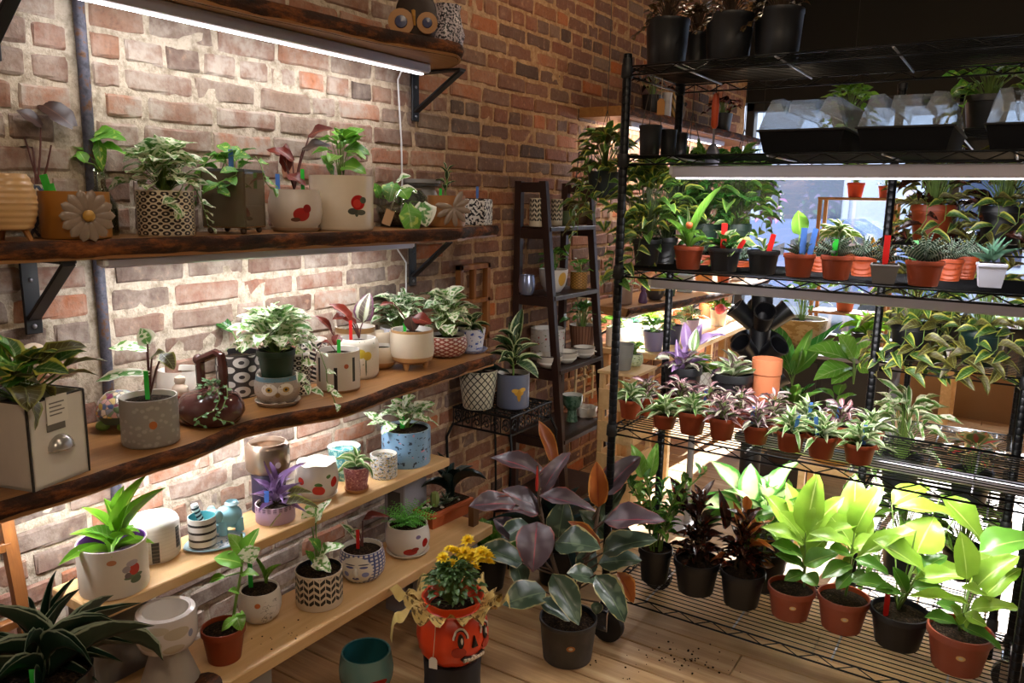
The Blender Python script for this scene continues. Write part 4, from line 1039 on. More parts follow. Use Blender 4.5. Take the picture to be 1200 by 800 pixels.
# double three-legged pot
sp = mid(483, 436, 52, 385); loc, r, h = sp
T, sr, sz, _ = potted('tripod_pot', 'cream two-bowl pot on stubby legs with a maroon leaf and green tag', 'plant', sp, [(.45,.14),(.6,.15),(.9,.24),(1.0,.45),(.98,.75),(.93,1)], patmat('tripod_glaze', 'e0d2ba', chain(hband(0,.34,'b58a58'), hband(.94,1.1,'b58a58'))))
for k in range(3):
    a = k*2.094-1.3; MB().lathe([(.006,0),(.010,.01),(.013,.03),(.012,.04)], 10, (cos(a)*r*.6, sin(a)*r*.6, 0)).build('leg', plain('b58a58', .4), T)
l2 = spot(447, 434, 40, 408, z=Z_MID)[0]-loc; b = MB(); l2.z = 0
s2, z2 = lathe_pot(b, PROF['round'], r*.72, h*.56, .08, 20, .0, .85); b.xf(Matrix.Translation(l2)); sb = b.build('small_bowl', patmat('tripod_small', 'd6c4a8', hband(0,.3,'b58a58')), T)
MB().lathe([(s2,z2),(.001,z2+.003)], 14, (l2.x,l2.y,0), capb=False).build('soil', SOIL, sb)
p = Plant(T, L_MAR, 'ovate', 31, STEMR); p.px(T, 0, [(483,372,505,378,18,-.02,-.03), (481,370,484,388,18,-.02,-.03,L_DARK), (462,356,445,357,6)], stemx=(483,388)); p.done(); ptag(T, (-.025,-.01,sz), 'green', .035)
# pots with variegated pothos along the end
sp = mid(468, 424, 44, 382, x=.07)
T, sr, sz, _ = potted('potted_pothos', 'white-edged pothos in a blue and white pot behind the two-bowl pot', 'plant', sp, 'cyl', patmat('blue_white_a', 'dcdce4', floral(['3a5ab0'], 9, .58)))
Plant(T, L_NJOY, 'heart', 33).dome((0,0,sz), .12, .12, 44, .072, .052).dome((0,0,sz), .10, .06, 20, .066, .048).done()
sp = mid(523, 424, 50, 392, x=.20); uf = uface(sp)
T, sr, sz, _ = potted('potted_pothos', 'pale variegated pothos in a round pot with brick-red diamond lattice', 'plant', sp, 'round', patmat('red_lattice', 'dac6b4', lattice('8a3c2e', 14, 5.5, .2)))
Plant(T, L_NJOY, 'heart', 34, mats=[L_NJOY, L_VAR]).dome((0,0,sz), .11, .16, 48, .07, .054).dome((0,0,sz), .09, .09, 26, .066, .05).done()
sp = mid(552, 414, 34, 384, x=.22)
T, sr, sz, _ = potted('blue_delft_pot', 'blue and white dragonfly pot with saucer and striped leaves at the shelf end', 'plant', sp, 'taper', patmat('blue_white_b', 'ccd0dc', floral(['2a4a9a'], 8, .57)))
saucer(T, sp[1]*1.15, patmat('blue_saucer', 'b8c0d4', floral(['2a4a9a'], 8, .5)))
Plant(T, L_DRAC, 'strap', 35).rosette((0,0,sz), 14, .10, .018, .1, 1.3).done()
# ================================================================ UPPER PINE PLANK
def low(xc, yb, w, yt, **k): return spot(xc, yb, w, yt, z=Z_LOW, **k)
sp = low(135, 700, 75, 632, x=.24); uf = uface(sp)
T, sr, sz, _ = potted('floral_pot', 'white cylinder pot purple inside with a painted bouquet and lime strappy plant', 'plant', sp, 'cyl', patmat('bouquet_glaze', 'ddd2c2', chain(spots([(uf+.09,.40,.05,.05,'5a6a4a'),(uf+.10,.32,.03,.07,'4a5a3c'),(uf+.095,.54,.028,.12,'b83422'),(uf+.055,.58,.02,.07,'9a8e90'),(uf+.085,.68,.03,.06,'a89ca0'),(uf+.06,.45,.016,.06,'6a5a5a'),(uf-.008,.78,.022,.055,'b87a54')])), .3, inner='5a2a7a'), soil=.72, t=.07)
p = Plant(T, L_BROM, 'strap', 41); p.rosette((0,0,sz), 8, .13, .026, .2, .7)
p.px(T, 0, [(140,625,125,585,14), (142,625,160,558,16), (145,625,184,570,10), (138,630,100,592,12), (136,632,102,618,14,-.02,-.05,L_ZZB), (140,600,142,572,14)]); p.done()
sp = low(182, 664, 57, 605, x=.168); uf = uface(sp)
T, *_ = potted('dash_pot', 'empty ribbed white pot with large black brush dashes', 'pot', sp, 'drum', patmat('dash_glaze_b', 'ddd8d0', chain(dashes('15151a', 6, .42, .26, .14), lambda m, u, v, c: m.mix((v*70.0).sin().ss(.2,1.0)*.2, c, 'b0a8a0')), .35), nosoil=True, soil=.3)
# plate with elephant and cup
ctr = low(252, 640, 60, 600, x=.235)[0]
T = thing('speckled_plate', 'long oval white plate with a blue rim and speckles', 'plate', ctr, rz=1.25)
MB().lathe([(.05,0),(.055,.001),(.085,.008),(.084,.011),(.052,.004),(.001,.004)], 30, fx=lambda r, z, a: (r*(1-.28*abs(sin(a))), z)).build('plate', patmat('plate_glaze', 'dfe4e8', lambda m, u, v, c: m.mix(v.gt(.7), m.mix(m.noise(m.obj(), 90, 1).ss(.62,.66), c, '6a8aa8'), '9cc0d0'), .25, inner=None), T)
P3 = spot(238, 640, 31, 604, z=Z_LOW+.0125, x=.235)
T, *_ = potted('striped_cup', 'small turquoise-lined cup with black stripes on the oval plate', 'cup', P3, 'cyl', patmat('cup_stripe', 'dcd8d0', lambda m, u, v, c: m.mix((v*25.0+.8).sin().gt(.55)*v.lt(.9), c, '1c1a1c'), .3, inner='58a8b0'), nosoil=True, soil=.4)
e0 = spot(268, 622, 40, 600, z=Z_LOW+.0125, x=.215)[0]
T = thing('elephant_watering_can', 'pale blue ceramic elephant with a striped raised trunk', 'figurine', e0, rz=1.35); T.scale = (1.25,)*3
EB = plain('8cc0cc', .2)
MB().ball((0,0,.035), .026, 14, 10, (1.25,.95,1)).build('body', EB, T)
MB().ball((-.036,0,.045), .017, 12, 8).build('head', EB, T)
MB().tube([(-.045,0,.042),(-.062,0,.048),(-.070,0,.064),(-.074,0,.082)], .012, 10, .008).build('trunk', patmat('trunk_stripe', 'e4e4e0', lambda m, u, v, c: m.mix((v*38.0).sin().gt(0.0), c, '14141a'), .3, inner=None), T)
for sy in (-1,1):
    MB().ball((-.03,sy*.018,.047), .014, 10, 8, (.8,.4,1.1)).build('ear', EB, T)
    for sx in (-.018,.02): MB().tube([(sx,sy*.013,.03),(sx,sy*.014,0)], .009, 10, .010).build('leg', EB, T)
MB().lathe([(.012,0),(.016,.004),(.013,.01)], 14, (.01,0,.058)).build('back_opening', plain('b8d8e0', .2), T)
# lilac pot with purple tradescantia
sp = low(323, 628, 45, 588, x=.235)
T, sr, sz, _ = potted('potted_tradescantia', 'purple tradescantia in a lilac pot with pierced rim and a blue tag', 'plant', sp, 'cyl', patmat('lilac_glaze', 'b89ab8', lambda m, u, v, c: m.mix(((((u*22).fr()-.5).abs().lt(.3))*(((v*12).fr()-.5).abs().lt(.3)))*v.gt(.72)*v.lt(1.1), c, '4a3048'), .35))
p = Plant(T, L_TRADP, 'lance', 43, plain('7a5a7a', .5)); p.rosette((0,0,sz), 15, .11, .018, .0, 1.35)
p.px(T, 0, [(320,580,300,560,10), (322,570,310,535,12), (330,570,352,540,10), (335,580,365,575,12,0,0,L_TRI), (335,590,372,590,12,-.03,-.05,L_TRI), (330,600,312,618,10,-.05,-.06,L_TRI)]); p.done(); ptag(T, (.0,-.03,sz), 'blue', .05, w=.014)
# others on the plank
sp = low(316, 552, 50, 517, x=.165); l_, r_q, h_q = sp; hs = hgt(l_, 550)
T = thing('pot_stand', 'dark violet drum stand under the champagne metal pot', 'stand', l_); MB().lathe([(r_q*.72,0),(r_q*.76,.004),(r_q*.76,hs-.008),(r_q*.70,hs-.001),(.001,hs-.001)], 24).build('drum', plain('2a2038', .5), T); MB().lathe([(r_q*.78,.004),(r_q*.80,.010),(r_q*.78,.016)], 24).build('band', plain('3a2c4c', .4), T)
sp = (l_+Vector((0,0,hs)), r_q, h_q-hs)
T, *_ = potted('metal_pot', 'brushed champagne metal drum pot with a round maker badge', 'pot', sp, 'drum', plain('a08c7a', .28, .85), nosoil=True)
a_ = math.atan2((CAM-sp[0]).y, (CAM-sp[0]).x)+.45; MB().lathe([(.009,0),(.009,.002),(.001,.003)], 14).xf(Matrix.Translation((cos(a_)*sp[1], sin(a_)*sp[1], sp[2]*.35)) @ Vector((cos(a_), sin(a_), 0)).to_track_quat('Z','Y').to_matrix().to_4x4()).build('badge', plain('e0dcd4', .4), T)
sp = low(372, 582, 50, 540, x=.20); uf = uface(sp)
T, *_ = potted('strawberry_pot', 'white wavy-rimmed pot painted with red strawberries, empty', 'pot', sp, 'belly', patmat('strawberry_glaze', 'e4ddd4', spots([(uf+.01,.34,.05,.14,'b82a22'),(uf+.01,.50,.03,.05,'4a7a3c'),(uf+.14,.5,.035,.14,'b82a22'),(uf+.09,.72,.02,.05,'5a7a4a'),(uf-.13,.6,.03,.1,'c83a30')]), .25), nosoil=True, soil=.4, fx=lambda r, z, a: (r, z+.003*sin(a*6)))
saucer(T, sp[1]*.95, WHITEG)
sp = low(404, 558, 38, 522, x=.15)
potted('teal_pot', 'teal crackle-glazed pot with a gold-flecked side', 'pot', sp, 'taper', patmat('teal_glaze', '4a9aa0', chain(floral(['a8d0c8'], 8, .5), floral(['b0943c'], 9, .66)), .25), nosoil=True)
sp = low(418, 579, 31, 545, x=.27)
T, sr, sz, _ = potted('potted_spider_plant', 'striped spider plant spilling from a small pink floral pot', 'plant', sp, 'taper', patmat('pink_floral', 'b06a70', floral(['d8a8a0', '8a4a54'], 12, .56)))
saucer(T, sp[1]*.95, plain('c08a54', .4)); Plant(T, L_SPID, 'strap', 45).rosette((0,0,sz), 12, .085, .014, -.3, 1.2).done()
sp = low(450, 562, 31, 531, x=.25)
T, *_ = potted('floral_cup_pot', 'tiny white pot with blue and green floral print on a gold foot', 'pot', sp, 'cyl', patmat('blue_floral_small', 'dcdcd8', floral(['4a6a9a', '6a7a4a', 'b89a4a'], 11, .57)), nosoil=True)
saucer(T, sp[1]*1.0, plain('c8a868', .4))
sp = low(476, 548, 57, 500, x=.215); uf = uface(sp)
T, sr, sz, _ = potted('flamingo_pot', 'blue cylinder pot with flamingo drawings and white-splashed pothos, green tag', 'plant', sp, 'cyl', patmat('flamingo_glaze', '7aa6c8', chain(lambda m, u, v, c: m.mix((m.noise(m.vec(u*30, v*9), 1.0, 2).ss(.6,.63)), c, '2a3a4a'), floral(['d08a9a'], 7, .66)), .3, inner='b8ccd8'), soil=.95)
p = Plant(T, L_VAR, 'heart', 47); p.dome((0,0,sz), .085, .07, 26, .08, .052); p.px(T, 0, [(450,498,428,482,14), (455,495,430,495,8), (470,475,485,463,20)]); p.done(); ptag(T, (.0,-.02,sz), 'green', .05, w=.016)
# ================================================================ LOWER PINE PLANK
def ben(xc, yb, w, yt, **k): return spot(xc, yb, w, yt, z=Z_BEN, **k)
loc, r, h = ben(200, 838, 67, 712, x=.36)
T = thing('pedestal_planter', 'glazed white bowl planter with leaf print on a tall flared grey foot', 'planter', loc)
b = MB(); bh = hgt(loc, 757); MB().lathe([(r*1.02,0),(r*1.0,.01),(r*.55,bh)], 28).build('pedestal', plain('a59a8e', .6), T)
uf = uface((loc,r,h)); b.lathe([(r*.55,bh-.002,0),(r*.9,bh+.012,.1),(r,bh+.03,.3),(r,h-.018,.8),(r*.95,h-.004,.95),(r*.82,h,1),(r*.74,h-.003,2),(r*.72,bh+.03,2),(.001,bh+.028,2)], 30)
b.build('bowl', patmat('leaf_print_glaze', 'd8d0cc', spots([(uf-.10,.42,.07,.16,'b8ac98'),(uf+.05,.62,.07,.14,'b8ac98'),(uf+.03,.25,.06,.12,'b8ac98'),(uf-.05,.75,.06,.1,'c0b4a0'),(uf+.13,.5,.018,.09,'8a90a8')]), .15, inner='dcd6d0'), T)
sp = ben(264, 782, 50, 733); 
T, sr, sz, _ = potted('potted_vine', 'young pothos vine climbing out of a small terracotta nursery pot', 'plant', sp, 'nursery', TERRAN, soil=.9)
p = Plant(T, L_ZZB, 'heart', 51); p.px(T, 0, [(283,660,252,652,26,0,-.02,L_NEON), (285,650,270,625,20,0,-.02), (285,655,300,620,22,0,-.02,L_NEON), (290,640,295,660,24,-.03,-.04,L_VAR), (262,676,243,680,12,0,0,L_NEON), (283,672,302,672,12), (280,695,270,690,12), (276,720,283,738,18,-.02,-.04), (277,724,258,738,12,-.03,-.05), (278,722,285,718,10)])
dp = (T.location-CAM).dot(_f); q = [CAM+ray(x_, y_)*dp-T.location for x_, y_ in ((272,735),(277,700),(283,670),(284,640),(283,625))]; p.tube(q, .0045, .003)
for a, c2 in ((2,(262,676)),(3,(255,655)),(3,(296,645)),(2,(302,672))): p.tube([q[a], CAM+ray(*c2)*dp-T.location], .0022, .0018)
p.done()
sp = ben(306, 735, 49, 688); uf = uface(sp)
T, sr, sz, _ = potted('face_sketch_pot', 'white rounded pot with sketched line face, copper dot and green tag', 'plant', sp, 'round', patmat('sketch_glaze', 'ddd8d0', chain(spots([(uf-.02,.72,.022,.075,'c06a34')]), lambda m, u, v, c: m.mix(((m.noise(m.vec(u*14, v*5), 1.0, 2)-.5).abs()).lt(.010)*(u-(uf+.07)).abs().lt(.07)*v.lt(.8), c, '5a5654')), .3), soil=.96)
p = Plant(T, L_ZZB, 'strap', 52); p.px(T, 0, [(313,680,325,660,7), (310,682,300,650,5)]); p.done(); ptag(T, (-.018,-.015,sz), 'green', .085, w=.013)
sp = ben(375, 716, 54, 665)
T, sr, sz, _ = potted('herringbone_pot', 'black herringbone pot with a cream base and a marbled pothos', 'plant', sp, 'cyl', patmat('herring_pot', 'd8c8b0', herring('17161a', 13, 5.2, .2, .95), .4, inner='17161a'), soil=.92)
p = Plant(T, L_POTH, 'heart', 53, mats=[L_POTH, L_VAR]); p.px(T, 0, [(365,612,362,590,22,0,0,L_VAR), (370,610,385,585,16), (372,655,378,668,20,-.03,-.04), (375,650,400,636,18,0,-.03), (370,655,388,668,18,-.03,-.05), (375,645,365,630,14), (368,660,360,645,12)], stemx=(372,664)); p.done(); ptag(T, (-.03,0,sz), 'blue', .0 + .03, w=.004)
sp = ben(425, 686, 54, 640, k=.9); uf = uface(sp)
T, sr, sz, _ = potted('face_pot', 'round pot moulded with a painted blue and white face, seedling and red tag', 'plant', sp, 'belly', patmat('blue_face_glaze', '3a4a86', chain(lambda m, u, v, c: m.mix((((u*26).fr()-.5).abs().lt(.3))*(((v*9).fr()-.5).abs().lt(.3)), c, 'd8d4d0'), spots([(uf-.05,.5,.125,.44,'ddd6cc'),(uf-.09,.62,.03,.035,'4a5490'),(uf-.09,.70,.04,.02,'3a3a50'),(uf+.01,.62,.03,.035,'4a5490'),(uf+.01,.71,.04,.02,'3a3a50'),(uf-.05,.46,.018,.14,'5a64a8'),(uf-.05,.24,.026,.05,'4a5490'),(uf+.02,.38,.026,.09,'8088c0'),(uf-.12,.38,.02,.09,'8088c0')])), .3))
MB().ball((cos((uf-.05)*2*pi-pi)*sp[1]*.97, sin((uf-.05)*2*pi-pi)*sp[1]*.97, sp[2]*.45), .009, 8, 8, (.9,.9,2.0)).build('nose', plain('d8d2ca', .3), T)
p = Plant(T, L_MAR, 'lance', 54, STEMR); p.px(T, 0, [(425,610,455,603,10), (420,620,404,625,8,0,0,L_TRAD), (418,632,400,612,8,0,0,L_NJOY)], stemx=(425,642)); p.done(); ptag(T, (-.008,-.01,sz), 'red', .07)
sp = ben(478, 656, 52, 612); uf = uface(sp)
T, sr, sz, _ = potted('potted_fern', 'feathery bright asparagus fern in a white pot painted with a red bird', 'plant', sp, 'belly', patmat('robin_glaze', 'ddd6ce', spots([(uf+.02,.28,.055,.13,'a8201c'),(uf+.055,.36,.03,.08,'8a1a18'),(uf+.14,.5,.03,.15,'a8201c'),(uf+.08,.75,.02,.06,'7a6a8a')]), .25), soil=.94)
saucer(T, sp[1]*.98, WHITEG)
L_FERN = leafmat('fern_frond', '3f9a2c', '7acc4a', tr=.3)
p = Plant(T, L_FERN, 'lance', 55, plain('4f9a3c', .5), single=False); r_ = p.r
for i in range(46):
    az = i*2.4; e = .3+1.05*(i/46); o = Vector((cos(az), sin(az), 0)); q = []
    L = .098*r_.uniform(.8,1.15)
    for k in range(6):
        t = k/5; q.append(Vector((0,0,sz))+o*(L*t*cos(e*(1-t*.5)))+Vector((0,0,L*t*sin(e)*(1-.35*t))))
    p.tube(q, .0009, .0005, 3)
    for k in range(14):
        t = .2+.8*k/14; a = q[min(4, int(t*5))].lerp(q[min(4, int(t*5))+1], t*5-min(4, int(t*5))); sd = Vector((-o.y,o.x,0))*(1 if k % 2 else -1)
        p.leaf(a, sd+o*.7+Vector((0,0,.2)), Vector((0,0,1)), .018*(1.1-t*.6), .0035, 0)
p.done()
# terracotta trough
pa, pb_ = at(510, 628, 2, Z_BEN), at(560, 604, 2, Z_BEN); ang = math.atan2((pb_-pa).y, (pb_-pa).x)
T = thing('terracotta_trough', 'long terracotta trough of cactus, pebbles and dark tongue-leaf succulents', 'plant', pa+Vector((-.03,.05,0)), rz=ang)
Lh, Wh, H = .13, .045, .065
b = MB(); b.box((-Lh*.2,-.0,0), (Lh*1.5,Wh*2,H), taper=(.012,.01)); b.box((-Lh*.2-.006,-.006,H-.018), (Lh*1.5+.006,Wh*2+.006,H-.0005), bev=.003); b.build('trough', TERRA, T)
MB().box((-Lh*.2+.006,.006,H-.006), (Lh*1.5-.006,Wh*2-.006,H+.003)).build('soil', SOIL, T)
pg = random.Random(3)
for i in range(16): MB().ball((pg.uniform(-.01,.16), pg.uniform(.012,.075), H+.004), pg.uniform(.005,.009), 6, 4, (1,1,.6)).build('pebble', plain('c8c0b4', .6), T)
MB().lathe([(.012,0),(.015,.012),(.016,.04),(.012,.056),(.001,.062)], 12, (.035,.045,H), fx=lambda r, z, a: (r*(1+.10*cos(a*12/2)), z)).build('cactus', plain('7a8a4a', .6), T)
p = Plant(T, L_SNAKE, 'strap', 57); p.rosette((.13,.05,H), 9, .22, .032, .7, 1.4); p.done()
p = Plant(T, L_HAW, 'spike', 58); p.rosette((.08,.03,H), 14, .055, .010, .3, 1.3); p.done()
wsl = MB().lathe([(.035,0),(.037,.004),(.036,.016),(.033,.018),(.001,.018)], 16, fx=lambda r, z, a: (r*(1+.08*sin(a*3)), z)).build('wood_slice', BARK); l0 = ben(262, 800, 30, 790)[0]; wsl.location = l0-Vector((0,.05,0)); tag(wsl, 'bark-edged wood slice lying on the lower pine plank', 'wood slice')
kt = thing('kraft_gift_bag', 'narrow brown paper bag standing behind the trough on the plank end', 'bag', ben(555, 640, 10, 600, x=.41)[0]); MB().box((-.012,-.018,0), (.012,.018,.075), taper=(.001,.001)).build('bag', plain('6a4a2c', .9), kt); MB().tube([(0,-.012,.073),(0,-.006,.095),(0,.006,.095),(0,.012,.073)], .0015, 4).build('bag_handle', plain('8a6a44', .8), kt)
# ================================================================ WIRE RACKS
RACKM = plain('101113', .35, .55); STRUT = plain('b8b8c0', .3, .8)  # bright strut colour stands in for light glinting on them
def wire_shelf(T, W, D, z, struts=4):
    e = MB(); h = .026
    for y in (0, D):
        for zz in (0, -h): e.tube([(0,y,zz),(W,y,zz)], .0032, 5)
        n = int(W/.055); pts = [(W*i/n, y, 0 if i % 2 else -h) for i in range(n+1)]; e.tube(pts, .0022, 4)
    for x in (0, W):
        for zz in (0, -h): e.tube([(x,0,zz),(x,D,zz)], .0032, 5)
        n = int(D/.055); pts = [(x, D*i/n, 0 if i % 2 else -h) for i in range(n+1)]; e.tube(pts, .0022, 4)
    s = e.build('wire_shelf', RACKM, T, (0,0,z), sharp=0)
    d = MB(); n = max(6, int(D/.0245))
    for i in range(1, n): d.tube([(0,D*i/n,.003),(W,D*i/n,.003)], .0019, 4)
    stuff(d.build('deck_wires', RACKM, s, sharp=0))
    for i in range(struts):
        x = W*(i+.5)/struts; MB().tube([(x,0,-.004),(x,D,-.004)], .0034, 6).build('strut', STRUT, s, sharp=0)
    return s
def wire_rack(label, loc, W, D, zs, H, casters=True, name='wire_rack'):
    T = thing(name, label, 'rack', loc)
    zc = .125 if casters else .0
    for x in (0, W):
        for y in (0, D):
            prof = []; z = zc
            while z < H: prof += [(.0142, z), (.0142, z+.022), (.0132, z+.0235), (.0132, z+.0245)]; z += .0254
            prof += [(.0142, H), (.001, H+.004)]
            po = MB().lathe(prof, 10, (x,y,0)).build('post', RACKM, T)
            MB().lathe([(.016,H-.012),(.016,H+.004),(.008,H+.008),(.001,H+.008)], 10, (x,y,0)).build('post_cap', plain('0c0c0e', .5), po)
            for z in zs: MB().lathe([(.017,z-.034),(.0195,z-.03),(.018,z+.004),(.0165,z+.008)], 10, (x,y,0)).build('collar', plain('0c0c0e', .5), po)
            if casters:
                ca = MB().lathe([(.018,-.033),(.046,-.033),(.06,-.026),(.062,0),(.06,.026),(.046,.033),(.018,.033)], 22, capt=True).xf(Matrix.Translation((x+.02,y-.012,.0625)) @ Matrix.Rotation(pi/2,4,'X') @ Matrix.Diagonal((1,1,.55,1))).build('caster_wheel', plain('17181c', .45), T)
                f = MB(); f.box((x-.018,y-.045,.05), (x+.034,y-.037,.13), bev=.003); f.box((x-.018,y+.013,.05), (x+.034,y+.021,.13), bev=.003); f.box((x-.02,y-.045,.118), (x+.036,y+.021,.132), bev=.003)
                f.build('caster_fork', plain('a8a8ae', .25, .9), T)
                MB().tube([(x+.02,y-.05,.0625),(x+.02,y+.026,.0625)], .008, 8).build('axle', plain('c0c0c6', .25, .9), ca)
    for z in zs: wire_shelf(T, W, D, z)
    return T
RX, RY, RW, RD = .90, 2.35, 1.22, .457
ZR = [.19, .79, 1.33, 1.69, 1.965]
wire_rack('tall black wire rack on casters crowded with potted plants', (RX, RY, 0), RW, RD, ZR, 1.985)
wire_rack('second black wire rack with hanging dark plants behind the first', (1.61, 3.0, 0), .46, 1.22, [.14, .50, 1.00, 1.42, 1.80], 1.95, False)
RLED = emit('rack_led_diffuser', 'fff4ff', 6.0)
led('long white grow-light bar under the fourth tier of the wire rack', (1.06,2.385,ZR[3]-.030), (2.10,2.385,ZR[3]-.030), LED_W*.6, .05, .036, (1,.96,1), diff=RLED, name='grow_light_bar')
led('white grow-light bar under the third tier of the wire rack', (1.0,2.40,ZR[2]-.028), (2.06,2.40,ZR[2]-.028), LED_W*1.0, .045, .03, (1,.97,.98), show=False, diff=RLED, name='grow_light_bar')
led('white grow-light bar under the second tier, over the lime philodendrons', (1.25,2.64,ZR[1]-.030), (2.10,2.62,ZR[1]-.030), LED_W*.65, .045, .03, (1,.98,.92), face=.15, show=False, diff=RLED, name='grow_light_bar')
# ================================================================ RACK, BOTTOM TIER
ZB = ZR[0]+.0055
def bot(xc, yb, w, yt): return spot(xc, yb, w, yt, z=ZB)
def stk(sp, base, dot='d8b070'):
    u0 = uface(sp); return patmat('nursery_'+base+'%d' % int(u0*997), base, spots([(u0+.02,.55,.026,.07,dot),(u0+.02,.55,.013,.035,'c8c0a8')]), .5, inner=base)
def sc(rows, ox, oy, k): return [tuple([r[0]/k+ox, r[1]/k+oy, r[2]/k+ox, r[3]/k+oy, r[4]/k]+list(r[5:])) for r in rows]
S3 = 2.963
sp = bot(924, 731, 54, 686); T, sr, sz, _ = potted('potted_philodendron', 'lime philodendron in a terracotta pot next to the dark croton', 'plant', sp, 'nursery', stk(sp, '923a16'))
p = Plant(T, L_CONG, 'ovate', 61, mats=[L_CONG]); D_ = L_CONGD
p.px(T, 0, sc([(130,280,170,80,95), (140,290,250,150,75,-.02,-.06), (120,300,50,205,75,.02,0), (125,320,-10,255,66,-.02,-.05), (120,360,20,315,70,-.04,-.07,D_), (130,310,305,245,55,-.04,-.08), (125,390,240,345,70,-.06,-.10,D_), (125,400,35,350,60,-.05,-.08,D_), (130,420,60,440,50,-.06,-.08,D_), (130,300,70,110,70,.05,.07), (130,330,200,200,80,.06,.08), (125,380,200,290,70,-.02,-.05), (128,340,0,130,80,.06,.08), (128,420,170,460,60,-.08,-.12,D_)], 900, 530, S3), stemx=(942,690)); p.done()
sp = bot(984, 746, 58, 697); T, sr, sz, _ = potted('potted_philodendron', 'lime philodendron in a terracotta pot beside the black-potted one', 'plant', sp, 'nursery', stk(sp, '923a16'))
p = Plant(T, L_CONG, 'ovate', 62, mats=[L_CONG])
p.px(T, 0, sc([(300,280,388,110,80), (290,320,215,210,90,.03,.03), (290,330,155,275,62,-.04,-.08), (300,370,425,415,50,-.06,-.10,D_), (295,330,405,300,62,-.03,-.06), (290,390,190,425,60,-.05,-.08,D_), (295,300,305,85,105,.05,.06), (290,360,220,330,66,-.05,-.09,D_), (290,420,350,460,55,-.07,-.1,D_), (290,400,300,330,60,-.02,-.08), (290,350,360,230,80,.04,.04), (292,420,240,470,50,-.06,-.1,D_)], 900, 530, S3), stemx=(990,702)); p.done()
sp = bot(1049, 766, 64, 714); T, sr, sz, _ = potted('potted_philodendron', 'broad-leaved lime philodendron in a black pot with a red tag', 'plant', sp, 'nursery', BLKPOT)
p = Plant(T, L_CONG, 'ovate', 63, mats=[L_CONG])
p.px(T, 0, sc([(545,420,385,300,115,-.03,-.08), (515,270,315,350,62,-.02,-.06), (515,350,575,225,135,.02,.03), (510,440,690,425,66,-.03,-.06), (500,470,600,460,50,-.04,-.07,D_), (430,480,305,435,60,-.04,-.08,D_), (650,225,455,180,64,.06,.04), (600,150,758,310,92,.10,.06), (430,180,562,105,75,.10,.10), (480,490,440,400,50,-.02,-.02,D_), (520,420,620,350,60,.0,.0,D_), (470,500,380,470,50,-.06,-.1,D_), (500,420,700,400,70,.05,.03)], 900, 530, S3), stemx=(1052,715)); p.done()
ptag(T, (-.035,-.045,sz), 'red', .085, w=.017)
sp = bot(1118, 795, 70, 736); T, sr, sz, _ = potted('potted_philodendron', 'lime philodendron in the terracotta pot nearest the rack corner post', 'plant', sp, 'nursery', stk(sp, '923a16'))
p = Plant(T, L_CONG, 'ovate', 64, mats=[L_CONG])
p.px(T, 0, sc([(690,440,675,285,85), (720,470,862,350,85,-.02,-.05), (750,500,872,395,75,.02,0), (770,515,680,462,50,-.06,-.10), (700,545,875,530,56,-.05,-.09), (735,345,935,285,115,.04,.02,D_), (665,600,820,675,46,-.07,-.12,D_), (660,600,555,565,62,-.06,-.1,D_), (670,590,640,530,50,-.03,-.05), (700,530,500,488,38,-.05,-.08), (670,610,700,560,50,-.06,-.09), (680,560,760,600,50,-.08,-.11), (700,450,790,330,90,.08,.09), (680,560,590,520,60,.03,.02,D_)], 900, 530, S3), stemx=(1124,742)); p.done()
# dark plants in black pots
CG = 'dark crotons in black pots'
sp = bot(814, 702, 54, 654); T, sr, sz, _ = potted('potted_croton', 'dark purple-leaved plant with long twisted leaves in a black pot', 'plant', sp, 'nursery', BLKPOT)
p = Plant(T, L_CROT, 'lance', 65, STEMB); p.stalk((0,0,sz), .20, 16, .11, .038, e=.5).stalk((.02,.01,sz), .13, 12, .09, .034, e=.2).stalk((-.025,0,sz), .10, 10, .085, .03, e=.1); p.dome((0,0,sz), .085, .06, 22, .06, .035); p.px(T, 0, [(800,600,788,560,16), (818,600,812,575,12), (812,610,835,560,12,0,0,L_DARK)]); p.done()
sp = bot(867, 717, 52, 667); T, sr, sz, _ = potted('potted_croton', 'dark croton with orange-red leaf backs in a black pot beside the lime plants', 'plant', sp, 'nursery', BLKPOT)
p = Plant(T, L_CROT, 'lance', 66, STEMB, mats=[L_CROT]*5+[L_RUBO]); p.stalk((0,0,sz), .21, 17, .115, .042, e=.5).stalk((.02,.01,sz), .14, 12, .10, .036, e=.2).stalk((-.025,0,sz), .12, 10, .09, .034, e=.1); p.dome((0,0,sz), .085, .07, 22, .065, .036); p.px(T, 0, [(880,650,884,600,16,-.02,-.02,L_CONGD), (872,640,862,590,14), (850,620,845,575,12)]); p.done()
# ZZ plant, dieffenbachia
sp = bot(766, 687, 40, 640); T, sr, sz, _ = potted('potted_zz_plant', 'upright glossy green plant with feathered leaflets in a black pot', 'plant', sp, 'nursery', BLKPOT)
p = Plant(T, L_ZZ, 'lance', 67, mats=[L_ZZ, L_ZZ, L_ZZB])
for i in range(9):
    a = i*2.4; ln = .06+.02*(i % 3); p.stalk((cos(a)*.02, sin(a)*.02, sz), .22+.05*(i % 3), 15, .062, .026, (cos(a)*ln*1.4, sin(a)*ln*1.4), .004, .35, .22)
p.px(T, 0, [(752,560,742,520,16,-.03,-.03,L_ZZB), (762,560,770,518,14,-.03,-.03,L_ZZB), (756,580,738,562,14,-.04,-.04,L_ZZB)]); p.done()
loc = Vector((1.36, 2.68, ZB)); sp = (loc, .085, .15); T, sr, sz, _ = potted('potted_dieffenbachia', 'pale cream and green dieffenbachia with wide spreading leaves behind the crotons', 'plant', sp, 'nursery', BLKPOT)
p = Plant(T, L_DIEF, 'ovate', 68); p.stalk((0,0,sz), .20, 9, .20, .085, e=.35)
